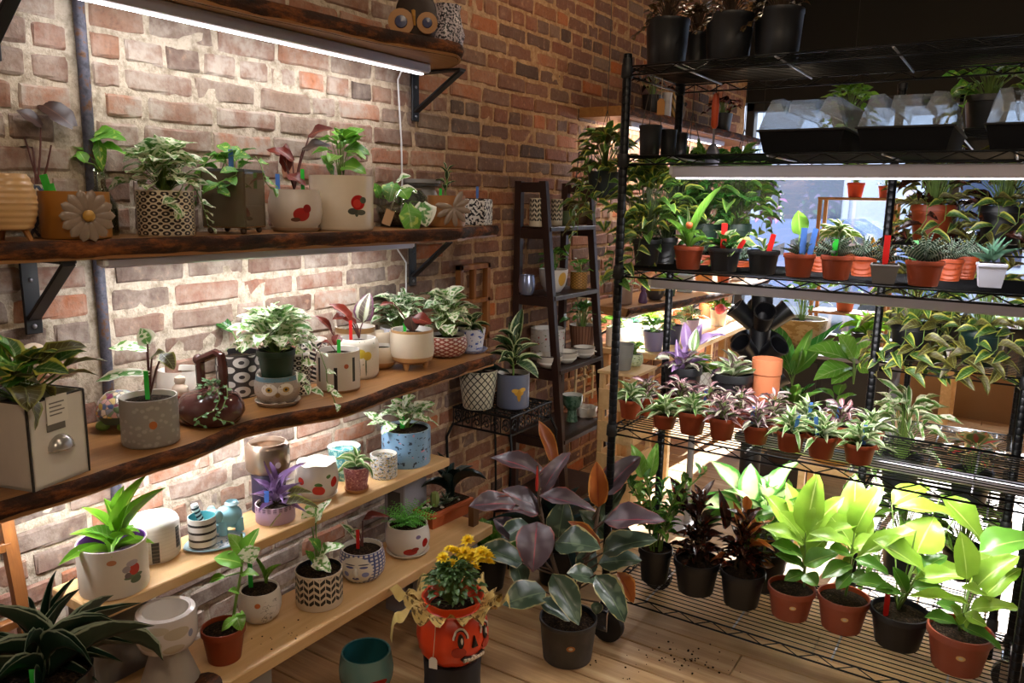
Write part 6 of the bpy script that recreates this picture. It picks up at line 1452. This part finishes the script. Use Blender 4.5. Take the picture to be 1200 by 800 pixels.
# top board
for xc, w, yt, x, lab in ((629,18,232,.13,'herringbone-patterned cylinder pot on the top board of the ladder shelf'), (652,14,233,.12,'smaller herringbone pot just behind on the top board of the ladder shelf')):
    potted('herringbone_cup', lab, 'pot', lad(0, xc, w, yt, x), 'cyl', patmat('herring_'+str(xc), 'd8ccb4', herring('1c1a18', 9, 6, .2)), nosoil=True)
potted('green_tumbler', 'sage green cylinder tumbler on the top board of the ladder shelf', 'pot', lad(0, 666, 16, 247, .15), 'cyl', plain('5a6a4a', .4), nosoil=True)
sp = lad(0, 683, 30, 236, .10); T, sr, sz, _ = potted('trellis_plant', 'ivy climbing a round black wire trellis in a tan box pot', 'plant', sp, 'cyl', plain('6a4a2c', .6))
b = MB(); tz = sz
for k in range(8):
    a = k*pi/4; b.tube([(cos(a)*sr*.95, sin(a)*sr*.95, tz), (cos(a)*sr*.55, sin(a)*sr*.55, tz+.26)], .0017, 4)
b.tube([(cos(k*pi/8)*sr*.55, sin(k*pi/8)*sr*.55, tz+.26) for k in range(17)], .0025, 4); b.tube([(cos(k*pi/8)*sr*.75, sin(k*pi/8)*sr*.75, tz+.13) for k in range(17)], .0017, 4); b.build('trellis', plain('141416', .5), T)
p = Plant(T, L_POTH, 'heart', 110, mats=[L_POTH, L_HOYA]); p.dome((0,0,sz), .09, .10, 26, .045, .03).stalk((.02,0,sz), .27, 12, .038, .028, (-.03,.02), .0025); p.done()
# big trailing hoya hung beside the rack corner post
loc = at(708, 232, 1, 3.02)
T = thing('trailing_hoya', 'big hoya with yellow-edged leaves in a hanging pot beside the rack corner post', 'plant', loc); b = MB(); sr, sz = lathe_pot(b, PROF['taper'], .075, .11, .06, 22, 0, .9); b.build('pot', plain('26343a', .5), T); MB().lathe([(sr,sz),(.001,sz+.004)], 16, capb=False).build('soil', SOIL, T)
hk = MB()
for a in (0, 2.1, 4.2): hk.tube([(cos(a)*.072, sin(a)*.072, .105), (0,0,.36)], .0016, 4)
hk.tube([(0,0,.36),(0,0,ZT-loc.z)], .0016, 4); hk.build('hanger', plain('2a2622', .5), T)
p = Plant(T, L_HOYA, 'lance', 111, mats=[L_HOYA, L_HOYAG, L_TRI]); p.dome((0,0,sz), .14, .16, 56, .085, .034, lo=-.1)
for k in range(9): p.trail((0,0,sz), 2.6+k*.5, .09+.03*(k % 2), .16+.05*(k % 4), 8, .08, .03)
p.done()
# second board
sp = lad(1, 648, 34, 315, .14); uf = uface(sp); T, sr, sz, _ = potted('bucket_pot', 'white tapered pot with a yellow mark and dark leafy plant on the ladder shelf', 'plant', sp, 'bowl', patmat('bucket_glaze', 'dcd4cc', spots([(uf+.12,.6,.06,.3,'c8983c')])))
p = Plant(T, L_ZZ, 'heart', 112, mats=[L_ZZ, L_POTH]); p.dome((0,0,sz), .08, .10, 24, .05, .034); p.done()
sp = lad(1, 678, 20, 318, .16); T, sr, sz, _ = potted('rattan_pot', 'yellow woven rattan pot with ivy on the second board of the ladder shelf', 'plant', sp, 'cyl', patmat('rattan', 'b8842c', lattice('7a5010', 12, 6, .16), .6))
p = Plant(T, L_POTH, 'heart', 113); p.dome((0,0,sz), .06, .06, 16, .036, .026); p.done()
potted('silver_jug', 'silver grey handled jug on the second board of the ladder shelf', 'jug', lad(1, 617, 20, 322, .10), 'belly', plain('8a90a8', .25, .6), nosoil=True)
# third board
sp = lad(2, 682, 32, 380, .14); T, sr, sz, _ = potted('wicker_pot', 'green leafy plant in a brown wicker pot on the third board of the ladder shelf', 'plant', sp, 'taper', patmat('wicker', '7a4a2c', lambda m, u, v, c: m.mix((u*160.0).sin().gt(.3), c, '5a3018'), .7))
p = Plant(T, L_CONGD, 'ovate', 114, mats=[L_CONGD, L_ZZ]); p.dome((0,0,sz), .09, .11, 22, .07, .042); p.done()
for i, (xc, w, yt, x) in enumerate(((643,32,415,.20), (663,28,411,.21), (684,26,406,.22))):
    sp = lad(2, xc, w, yt, x); T, *_ = potted('white_handled_bowl', 'cream enamel bowl with side handles, %s from the near post on the third ladder board' % ('first', 'second', 'third')[i], 'bowl', sp, 'bowl', patmat('bowl_glaze%d' % i, 'cfc6b8', hband(.93,1.2,'3a3230'), .3), group='enamel bowls on the third ladder board', nosoil=True, soil=.4, t=.08)
    for s in (-1, 1): MB().tube([(s*sp[1]*.95,-.008,sp[2]*.75),(s*sp[1]*1.25,0,sp[2]*.7),(s*sp[1]*.95,.008,sp[2]*.75)], .003, 5).build('handle', plain('cfc6b8', .3), T)
sp = lad(2, 641, 40, 384, .09); uf = uface(sp); potted('berry_pot', 'white cylinder pot painted with red berries behind the enamel bowls', 'pot', sp, 'cyl', patmat('berry_glaze', 'd4ccc4', floral(['a8241c', '5a7a3c'], 9, .62)), nosoil=True)
# fourth board
sp = lad(3, 670, 24, 462, .18); uf = uface(sp); T, *_ = potted('head_vase', 'green footed goblet vase on the fourth board of the ladder shelf', 'vase', sp, [(.55,0),(.6,.02),(.5,.2),(.42,.42),(.62,.52),(.9,.62),(1,.8),(1,1)], patmat('green_vase', '4a6a54', floral(['2a4a34'], 5, .5), .35), nosoil=True)
sp = lad(3, 687, 24, 476, .19); T, *_ = potted('crumpled_vase', 'white crumpled-paper style ceramic vase on the fourth board of the ladder shelf', 'vase', sp, 'cyl', WHITEG, nosoil=True, fx=lambda r, z, a: (r*(1+.09*sin(a*7+z*70)), z), n=40)
# garlands on a pale trellis beyond
T = thing('pale_trellis', 'small pale wooden trellis with hanging bead garlands behind the ladder shelf', 'trellis', (.09, 3.60, .46)); PW_ = plain('c8b088', .7)
for i in range(3): MB().box((-.004,-.008+i*.10,0), (.004,.008+i*.10,.62)).build('upright', PW_, T)
for i in range(7): MB().box((.004,-.02,.04+.09*i), (.010,.23,.052+.09*i)).build('crossbar', PW_, T)
for k in range(4):
    y = .02+.055*k
    gm_ = MB()
    for i in range(10): gm_.ball((.022,y+.004*sin(i),.60-.05*i), .009+.004*(i % 2), 6, 4)
    gm_.build('garland', plain('b09870', .7), T)
# wooden frame on the wall past the middle shelf
T = thing('wooden_frame_rack', 'brown wooden frame rack hung on the bricks past the middle shelf', 'frame', (.02, 2.62, .93))
for a_, b_ in (((0,0,0),(.03,.022,.34)), ((0,.20,0),(.03,.222,.34)), ((0,0,.318),(.03,.222,.34)), ((0,0,.17),(.03,.222,.19)), ((0,0,0),(.03,.222,.02)), ((0,.10,.19),(.03,.115,.32))): MB().box(a_, b_, bev=.002).build('slat', WDB, T)
# plants under the stand
for i, (x, y, lab, m, shp, L, W) in enumerate(((.55,2.62,'dark strap-leaved plant on the floor under the iron stand',L_SNAKE,'strap',.38,.045), (.34,2.42,'green broad-leaved plant on the floor below the flamingo pot',L_CONGD,'ovate',.16,.09))):
    T, sr, sz, _ = potted('floor_plant', lab, 'plant', (Vector((x,y,0)), .09, .16), 'nursery', BLKPOT); p = Plant(T, m, shp, 120+i); p.rosette((0,0,sz), 13, L, W, .3, 1.4); p.done()
# ================================================================ BEYOND THE RACK
PB = 'bottom'
def bgp(name, label, loc, r, h, prof, mat, seed, leaf, shape='heart', n=26, L=.08, W=.05, R=.12, H=.15, style='dome', mats=None, single=True, cat='plant', soil=.9):
    T, sr, sz, _ = potted(name, label, cat, (Vector(loc), r, h), prof, mat, n=20, soil=soil)
    p = Plant(T, leaf, shape, seed, mats=mats, single=single)
    if style == 'dome': p.dome((0,0,sz), R, H, n, L, W)
    elif style == 'rosette': p.rosette((0,0,sz), n, L, W, .1, 1.35)
    elif style == 'stalk': p.stalk((0,0,sz), H, n, L, W, e=.3)
    p.done(); return T
# low far shelf, z .986
zf = .9865
bgp('shelf_plant', 'small ivy in a tan cylinder pot at the near end of the far low shelf', (.18,3.95,zf), .055, .10, 'cyl', plain('8a6a54', .5), 201, L_POTH, n=22, L=.05, W=.035, R=.09, H=.08)
fg = thing('gnome_figurine', 'small purple figurine on the far low shelf', 'figurine', (.26,4.05,zf)); MB().lathe([(.022,0),(.026,.01),(.02,.05),(.012,.065),(.017,.08),(.012,.096),(.001,.10)], 14).build('body', plain('5a3a5a', .5), fg); MB().ball((0,0,.082), .015, 10, 8).build('head', plain('8a6a7a', .5), fg)
potted('black_bowl', 'black glossy bowl with a gold rim on the far low shelf', 'bowl', (Vector((.26,4.22,zf)), .06, .07), 'bowl', patmat('black_gold', '1a1a22', hband(.85,1.1,'b08a3c'), .2), nosoil=True)
bgp('shelf_plant', 'grassy green plant in a dark green pot on the far low shelf', (.24,4.48,zf), .05, .09, 'taper', plain('3a5a34', .5), 202, L_ZZB, 'strap', 26, .10, .01, style='rosette')
potted('zinc_bucket', 'pale grey zinc bucket on the far low shelf', 'pot', (Vector((.24,4.75,zf)), .06, .11), 'bucket', plain('a8b0b4', .4, .3), nosoil=True)
bgp('shelf_plant', 'lime plant in an ochre pot on the far low shelf', (.26,5.05,zf), .055, .10, 'cyl', plain('c0803c', .5), 203, L_NEON, n=22, L=.05, W=.035, R=.08, H=.08)
bgp('shelf_plant', 'small green plant in an orange pot near the window end of the far low shelf', (.28,5.4,zf), .05, .09, 'nursery', TERRAN, 204, L_POTH, n=20, L=.05, W=.035, R=.08, H=.08)
bgp('shelf_plant', 'tuft of green in a white pot at the window end of the far low shelf', (.28,5.75,zf), .05, .09, 'cyl', WHITEG, 205, L_ZZB, 'strap', 22, .10, .011, style='rosette')
# high far shelf, z 2.02
bgp('shelf_plant', 'dark-leaved plant in a black pot on the far high shelf', (.15,4.3,2.0215), .06, .12, 'taper', BLKPOT, 206, L_CROT, 'lance', 24, .08, .03, R=.12, H=.14)
potted('gold_vase', 'gold striped tall vase on the far high shelf', 'vase', (Vector((.16,4.62,2.0215)), .045, .17), 'belly', patmat('gold_stripe', 'b0883c', lambda m, u, v, c: m.mix((u*60.0+v*20.0).sin().gt(.2), c, '4a3a1c'), .3), nosoil=True)
potted('white_vase', 'slim pale vase on the far high shelf', 'vase', (Vector((.18,4.45,2.0215)), .03, .15), 'flare', plain('c8c4c8', .3), nosoil=True)
mk = thing('carved_mask', 'round carved wooden face mask on the far bricks', 'mask', (.02,5.05,2.16)); MB().ball((0,0,0), .09, 16, 10, (.35,1,1.1)).build('face', plain('8a6a44', .6), mk)
for s in (-1,1): MB().ball((.03,s*.03,.02), .014, 8, 6).build('eye', plain('1c1410', .4), mk)
bgp('shelf_plant', 'trailing dark ivy in a black pot at the window end of the far high shelf', (.18,5.45,2.0215), .07, .13, 'taper', BLKPOT, 207, L_CROT, 'heart', 34, .06, .045, R=.16, H=.10, mats=[L_CROT, L_MAR])
# bench below with pots, lit by the strip
ot = thing('potting_bench', 'long pale wooden bench along the far wall under the low shelf', 'bench', (.28, 4.90, 0))
MB().box((-.24,-1.0,.70), (.22,1.0,.735), bev=.004).build('top', PINE, ot)
for y in (-.9, 0, .9):
    for x in (-.2, .18): MB().box((x-.02,y-.02,0), (x+.02,y+.02,.70), bev=.003).build('leg', PINE, ot)
zb = .7355
cr = thing('wooden_crate', 'wooden crate under the grey concrete pot beside the rack post', 'crate', (.47, 3.42, 0))
for z in (.08,.24,.40,.56): 
    for s in (-1,1): MB().box((-.09,s*.12-.006,z), (.09,s*.12+.006,z+.10), bev=.002).build('slat', PINE, cr); MB().box((s*.09-.006,-.12,z), (s*.09+.006,.12,z+.10), bev=.002).build('slat', PINE, cr)
MB().box((-.1,-.13,.735), (.1,.13,.75), bev=.002).build('lid', PINE, cr)
for a_ in (-1,1):
    for b_ in (-1,1): MB().box((a_*.08-.012,b_*.108-.012,0), (a_*.08+.012,b_*.108+.012,.735)).build('corner_post', PINE, cr)
potted('concrete_pot', 'weathered grey concrete pot on the wooden crate', 'pot', (Vector((.46,3.37,.751)), .055, .125), 'taper', plain('8c8880', .9), nosoil=True, soil=.5)
T = bgp('succulent_bowl', 'lime succulents in a dotted green ceramic bowl on the crate', (.47,3.49,.751), .045, .06, 'belly', patmat('dotted_bowl', 'c8d4a0', floral(['3a6a3a', 'e0e0d0'], 9, .58)), 208, L_NEON, 'ovate', 26, .04, .022, R=.05, H=.05)
rows = [(.13,4.0,'pale green leafy plant in a white pot on the far bench by the crate',L_NEON,WHITEG,'heart','dome'), (.36,3.99,'bright pothos in a violet-grey pot on the far bench',L_POTH,plain('8a84a8',.4),'heart','dome'), (.13,4.2,'spiky pale succulent in a small white pot on the far bench',L_ALOE,WHITEG,'spike','rosette'), (.36,4.26,'pale variegated plant in a dark blue planter on the far bench',L_VAR,plain('3a3a5a',.4),'heart','dome'), (.15,4.45,'lime grass in a white pot on the far bench',L_BROM,WHITEG,'strap','rosette'), (.36,4.55,'white-green plant in a lilac pot on the far bench',L_NJOY,plain('a89ac0',.4),'heart','dome'), (.2,4.85,'soft green plant in a terracotta pot on the far bench',L_ZZB,TERRA,'lance','stalk'), (.36,5.1,'leafy plant in a white pot at the window end of the far bench',L_POTH,WHITEG,'heart','dome'), (.18,5.4,'spider plant in a terracotta pot at the window end of the far bench',L_SPID,TERRA,'strap','rosette')]
for i, (x, y, lab, lm, pm2, shp, sty) in enumerate(rows):
    bgp('bench_plant', lab, (x,y,zb), .06, .11, 'taper' if i % 2 else 'cyl', pm2, 220+i, lm, shp, 24, .10 if shp in ('strap','spike','lance') else .06, .018 if shp in ('strap','spike') else .042, R=.11, H=.055, style=sty)
bt = thing('pink_bauble', 'pink glass bauble hanging under the far low shelf', 'bauble', (.40,5.0,.86)); MB().ball((0,0,0), .035, 14, 10).build('ball', plain('d85a6a', .2), bt); MB().tube([(0,0,.03),(0,0,.082)], .0015, 4).build('thread', plain('c8b090', .7), bt)
# white footed bowl of grass
T = bgp('grass_bowl', 'pale green grass in a white pierced egg-shaped bowl behind the second tier', (.80,3.45,.62), .075, .16, 'round', patmat('pierced_white', 'dcd8d4', lattice('b0a8a0', 12, 4, .1)), 240, L_BROM, 'strap', 70, .13, .007, style='rosette', mats=[L_BROM, L_SPID], single=False)
tb = thing('side_table', 'small round white table carrying the grass bowl', 'table', (.80,3.45,0)); MB().lathe([(.13,.60),(.135,.605),(.135,.617),(.13,.619),(.001,.619)], 24).build('top', plain('b8b0a8', .5), tb); MB().tube([(0,0,.01),(0,0,.605)], .016, 10).build('column', plain('8a8480', .5), tb); MB().lathe([(.11,0),(.11,.012),(.02,.03)], 20).build('base', plain('8a8480', .5), tb)
# black strawberry tower
T = thing('strawberry_tower', 'black tower planter of angled open tubes standing behind the rack', 'planter', (1.0, 3.75, 0)); BT = plain('17171a', .35)
MB().lathe([(.10,0),(.105,.01),(.06,.04),(.05,.06),(.05,1.16),(.04,1.17)], 20, capt=True).build('column', BT, T)
k = 0
for z in (.50, .66, .82, .98):
    for j in range(4):
        a = j*pi/2+(.4 if k % 2 else 1.1); o = Vector((cos(a), sin(a), 0)); b = MB(); b.lathe([(.040,0),(.048,.10),(.053,.115),(.053,.12),(.046,.12),(.036,.02),(.001,.018)], 18)
        b.build('tube_pot', BT, T).matrix_local = Matrix.Translation(o*.035+Vector((0,0,z))) @ (o*.75+Vector((0,0,.66))).to_track_quat('Z','Y').to_matrix().to_4x4()
    k += 1
potted('terracotta_pot', 'empty orange terracotta pot at the back of the second rack tier', 'pot', spot(894, 460, 34, 420, z=ZT2, y=2.74), 'lipped', plain('a8603a', .7), nosoil=True, soil=.3)
# peace lily and yellow-potted plant on a dark cabinet
cb_ = thing('dark_cabinet', 'low dark cabinet behind the strawberry tower', 'cabinet', (1.10,5.15,0)); MB().box((-.42,-.25,.04), (.36,.25,.63), bev=.004).build('body', plain('1c1a1c', .5), cb_); MB().box((-.44,-.27,.63), (.38,.27,.652), bev=.003).build('top', plain('8a8890', .4), cb_)
for s in (-1,1): MB().box((-.03+s*.195-.18,-.262,.08), (-.03+s*.195+.18,-.25,.60), bev=.002).build('door', plain('201e20', .5), cb_)
for x in (-.36,.30):
    for y in (-.2,.2): MB().box((x-.02,y-.02,0), (x+.02,y+.02,.04)).build('foot', plain('101010', .5), cb_)
T, sr, sz, _ = potted('peace_lily', 'glossy broad-leaved lily in a wide dark wooden tub behind the second tier', 'plant', (Vector((1.06,4.31,.15)), .145, .31), 'taper', plain('3a2c26', .6))
p = Plant(T, L_CONGD, 'ovate', 250, mats=[L_CONGD, L_ZZ]); p.px(T, 0, [(928,440,905,375,18), (930,440,975,395,18), (925,440,900,410,14), (932,438,950,385,14), (930,440,985,375,12,.05,.05), (928,440,915,385,14,.04,.04,L_DIEF)], stemx=(928,452)); p.rosette((0,0,sz), 8, .26, .06, .5, 1.4); p.done()
tb = thing('wooden_box', 'dark wooden box under the lily tub', 'box', (1.06,4.31,0)); MB().box((-.15,-.15,0), (.15,.15,.149), bev=.004).build('body', plain('2c2420', .7), tb); MB().box((-.02,-.156,.08), (.02,-.149,.11)).build('handle', plain('8a7a5a', .4, .5), tb)
T, sr, sz, _ = potted('rubber_sapling', 'yellow-green big-leaved plant in an ochre pot with a white price card', 'plant', (Vector((1.40,3.6,.42)), .10, .20), 'bucket', plain('a8702c', .4))
p = Plant(T, L_CONGD, 'ovate', 251, mats=[L_CONGD, L_ZZB]); p.px(T, 0, [(1000,420,985,392,26), (1000,425,950,405,26), (1002,420,1022,400,26), (998,430,955,440,24), (1004,428,1025,435,22), (998,435,975,448,18), (1000,418,1012,395,22,.03,.03)], stemx=(1000,450)); p.stalk((0,0,sz), .12, 5, .13, .08, e=.3); p.done()
pc = MB().box((-.03,-.001,0), (.03,.001,.04)).build('price_card', plain('e4e4ea', .6), T); pc.location = (.06,-.06,sz); pc.rotation_euler = (0,-.3,YAW)
tb = thing('wooden_stool', 'square wooden stool under the ochre pot', 'stool', (1.40,3.6,0)); MB().box((-.13,-.13,.395), (.13,.13,.419), bev=.003).build('seat', PINE, tb)
for x in (-.1,.1):
    for y in (-.1,.1): MB().box((x-.014,y-.014,0), (x+.014,y+.014,.395)).build('leg', PINE, tb)
# tan urn, bromeliad, window shelf
T = bgp('window_plant', 'tan bowl-shaped urn of stemmy plants on the dark cabinet', (.90,5.08,.653), .155, .19, 'bowl', patmat('tan_urn', 'a88a54', floral(['8a6a34'], 6, .5), .5), 260, L_POTH, 'heart', 26, .07, .05, R=.18, H=.26)
T = bgp('window_plant', 'bromeliad with a pink crown in a black pot on the dark cabinet', (1.28,5.12,.653), .09, .13, 'nursery', BLKPOT, 261, L_BROM, 'strap', 16, .20, .035, style='rosette')
p = Plant(T, L_PINK, 'lance', 262); p.rosette((0,0,.16), 9, .13, .035, .6, 1.4); p.done()
T = thing('window_shelf', 'light wooden display stand with open shelves in front of the shop window', 'shelf', (1.03,5.95,0)); WS = plain('9a6a3c', .6)
for x in (-.24,.24):
    for y in (-.1,.1): MB().box((x-.012,y-.012,0), (x+.012,y+.012,1.60)).build('post', WS, T)
for z in (.35,.80,1.22,1.60): MB().box((-.255,-.115,z-.018), (.255,.115,z), bev=.002).build('shelf_board', WS, T)
bgp('window_plant', 'pale succulent in an orange pot on top of the window display stand', (1.00,5.93,1.601), .06, .10, 'nursery', plain('c8401c', .5), 263, L_BROM, 'lance', 30, .09, .03, R=.12, H=.12, mats=[L_SPID, L_BROM])
bgp('window_plant', 'small orange-potted cactus on top of the window display stand', (1.19,5.95,1.601), .05, .08, 'nursery', plain('b04a30', .5), 264, L_SUC, 'ovate', 20, .04, .03, R=.06, H=.06)
bgp('window_plant', 'airy pale green plant on the shelf of the window display stand', (.92,5.95,1.221), .055, .09, 'cyl', WHITEG, 265, L_SPID, 'strap', 34, .20, .013, style='rosette')
gn = thing('yellow_cone', 'yellow ceramic cone ornament on the window display stand', 'ornament', (1.14,5.93,1.221)); MB().lathe([(.05,0),(.05,.02),(.03,.06),(.008,.11),(.001,.115)], 18).build('cone', plain('d8a020', .4), gn); MB().lathe([(.054,0),(.054,.008)], 18, capt=True).build('base', WHITEG, gn)
bgp('window_plant', 'leafy plant in a terracotta pot on the middle of the window display stand', (1.0,5.95,.801), .07, .12, 'nursery', TERRA, 266, L_POTH, n=26, L=.08, W=.05, R=.14, H=.16)
bgp('window_plant', 'green vine on the lowest shelf of the window display stand', (1.05,5.95,.351), .07, .12, 'nursery', BLKPOT, 267, L_ZZB, n=26, L=.08, W=.05, R=.14, H=.16)
# ---- second rack: dark bushy plants per tier
def tier(z, ys, lab, seed, lm, shp='lance', L=.09, W=.032, R=.15, H=.16, n=46, trail=5, pot=BLKPOT):
    for i, (x, y) in enumerate(ys):
        T, sr, sz, _ = potted('rack_plant', lab[i], 'plant', (Vector((x,y,z+.0055)), .075, .13), 'nursery', pot[i] if isinstance(pot, list) else pot, n=20)
        p = Plant(T, lm[0], shp, seed+i, mats=lm); p.dome((0,0,sz), R, H, n, L, W, lo=-.15)
        for k in range(trail): p.trail((0,0,sz), 3.4+k*.5, .11, .14, 8, L*.9, W*.9)
        p.done()
tier(1.42, [(1.73,3.16),(1.94,3.18),(1.72,3.50),(1.95,3.55)], ['dark olive wandering plant with a spray of strap leaves on the second rack upper tier', 'bushy dark tradescantia on the second rack upper tier at the corner', 'brown-green trailing plant farther along the second rack upper tier', 'shaded leafy plant at the far side of the second rack upper tier'], 280, [L_TRI, L_CROT, L_HOYA], pot=[TERRAN, BLKPOT, BLKPOT, BLKPOT], H=.2)
tier(1.00, [(1.71,3.12),(1.93,3.14),(1.80,3.42)], ['yellow-edged hoya trailing from the second rack middle tier by its corner post', 'yellow-edged hoya in a dark green pot on the second rack middle tier', 'dark leafy plant behind the hoyas on the second rack middle tier'], 285, [L_HOYA, L_TRI], pot=[BLKPOT, plain('16302c', .4), BLKPOT], L=.10, W=.04, H=.2)
tier(.50, [(1.72,3.14)], ['pale striped plant with a wide green crown on the second rack low tier'], 290, [L_SPID, L_VAR], L=.11, W=.022, H=.22, trail=2)
T, sr, sz, _ = potted('potted_begonia', 'begonia with red-hearted cream-edged leaves on the second rack low tier', 'plant', (Vector((1.95,3.12,.5055)), .07, .12), 'nursery', BLKPOT); p = Plant(T, L_BEG, 'heart', 291); p.dome((0,0,sz), .13, .13, 26, .08, .07, lo=-.1); p.done()
tier(.14, [(1.75,3.2),(1.95,3.3)], ['green fern-like plant on the lowest tier of the second rack', 'broad green plant on the lowest tier of the second rack'], 294, [L_ZZB, L_CONGD], L=.10, W=.03, H=.18, trail=2)
tier(1.80, [(1.85,3.3)], ['leafy plant on the top tier of the second rack'], 297, [L_POTH, L_HOYAG], L=.07, W=.045, H=.12, trail=2)
# hanging baskets near the window
def hanging(loc, label, seed, lm, zc=ZT, mat=None, L=.08, W=.05):
    T = thing('hanging_basket', label, 'plant', loc); b = MB(); sr, sz = lathe_pot(b, PROF['bowl'], .11, .12, .06, 22, 0, .9); b.build('pot', mat or plain('2a3a34', .5), T); MB().lathe([(sr,sz),(.001,sz+.004)], 16, capb=False).build('soil', SOIL, T)
    h = MB()
    for a in (0, 2.1, 4.2): h.tube([(cos(a)*.105, sin(a)*.105, .11), (0,0,.45)], .002, 4)
    h.tube([(0,0,.45),(0,0,zc-loc[2])], .002, 4); h.build('hanger', plain('2a2622', .5), T)
    p = Plant(T, lm[0], 'lance', seed, mats=lm); p.dome((0,0,sz), .18, .14, 44, L, W, lo=-.1)
    for k in range(8): p.trail((0,0,sz), k*.78, .14, .22, 8, L*.9, W*.9)
    p.done()
hanging((.62,3.7,1.52), 'dense green plant in a hanging basket above the far bench', 310, [L_HOYAG, L_ZZ])
hanging((.66,4.4,1.50), 'green trailing plant in a hanging basket near the strawberry tower', 311, [L_HOYAG, L_POTH])
hanging((.42,5.6,1.55), 'purple-leaved plant in a hanging basket beside the shop window', 312, [L_TRADP, L_ZZ])
hanging((1.05,5.2,1.98), 'lime vine in a hanging basket in front of the shop window', 313, [L_NEON, L_ZZB])
wb = thing('window_bench', 'pale wooden plant bench below the shop window', 'bench', (2.75, 6.1, 0))
for i in range(4): MB().box((-1.15,-.36+.18*i,.50), (1.75,-.19+.18*i,.535), bev=.003).build('board', PINE, wb)
for x in (-1.05, .3, 1.65):
    for y in (-.3, .3): MB().box((x-.03,y-.03,0), (x+.03,y+.03,.50)).build('leg', PINE, wb)
for i, (x, lm, shp) in enumerate(((1.75,L_SPID,'strap'), (2.05,L_POTH,'heart'), (2.4,L_ZZB,'lance'))): bgp('window_plant', ('spider plant at the near end of the window bench', 'pothos in the middle of the window bench', 'leafy green plant farther along the window bench')[i], (x,6.05,.5355), .09, .15, 'nursery', TERRA, 330+i, lm, shp, 26, .12, .05 if shp == 'heart' else .025, R=.16, H=.2, style='rosette' if shp == 'strap' else 'dome')
# small floor plants
bgp('floor_plant', 'green plant in a grey pot on the floor beyond the rack', (1.25,3.25,0), .09, .16, 'nursery', GREYPOT, 320, L_ZZB, 'lance', 30, .12, .04, R=.16, H=.2)
# crumbs of soil on the floor and plank
cm = MB(); rr = random.Random(9)
for i in range(70):
    x, y = rr.gauss(800, 45), rr.gauss(775, 14); q = at(x, y, 2, .002)
    cm.ball(q, rr.uniform(.0015,.005), 5, 3, (1,1,.6))
for i in range(24):
    q = at(rr.gauss(335, 30), rr.gauss(745, 9), 2, Z_BEN+.001)
    if q.x < .455: cm.ball(q, rr.uniform(.001,.003), 5, 3, (1,1,.6))
o = cm.build('soil_crumbs', SOIL); tag(o, 'scattered crumbs of potting soil on floor and plank', 'soil', kind='stuff')
# ---- warm shop lamps, out of view; the last two added to brighten the floor
def pendant(loc, power, label, color=(1,.78,.56)):
    t = thing('ceiling_lamp', label, 'lamp', loc)
    MB().lathe([(.03,.0),(.11,-.06),(.115,-.065),(.105,-.06),(.02,.0)], 20).build('shade', plain('1a1a1a', .4), t)
    MB().tube([(0,0,0),(0,0,ZT-loc[2])], .006, 6).build('cord', BLK, t)
    MB().ball((0,0,-.05), .035, 10, 8).build('bulb', emit('warm_bulb', 'ffd9a0', 8), t)
    light('bulb_lamp', 'POINT', (0,0,-.10), power, color, size=.05, parent=t)
pendant((1.5, .9, 2.95), 19, 'warm ceiling lamp over the aisle by the shelves')
pendant((.85, 3.0, 2.95), 14, 'warm ceiling lamp over the ladder shelf')
pendant((2.6, -.6, 2.8), 38, 'unseen warm lamp added behind the camera for ambience')
pendant((3.2, 1.5, 2.9), 17, 'unseen warm lamp added to brighten the floor before the wire rack', (1, .86, .70))
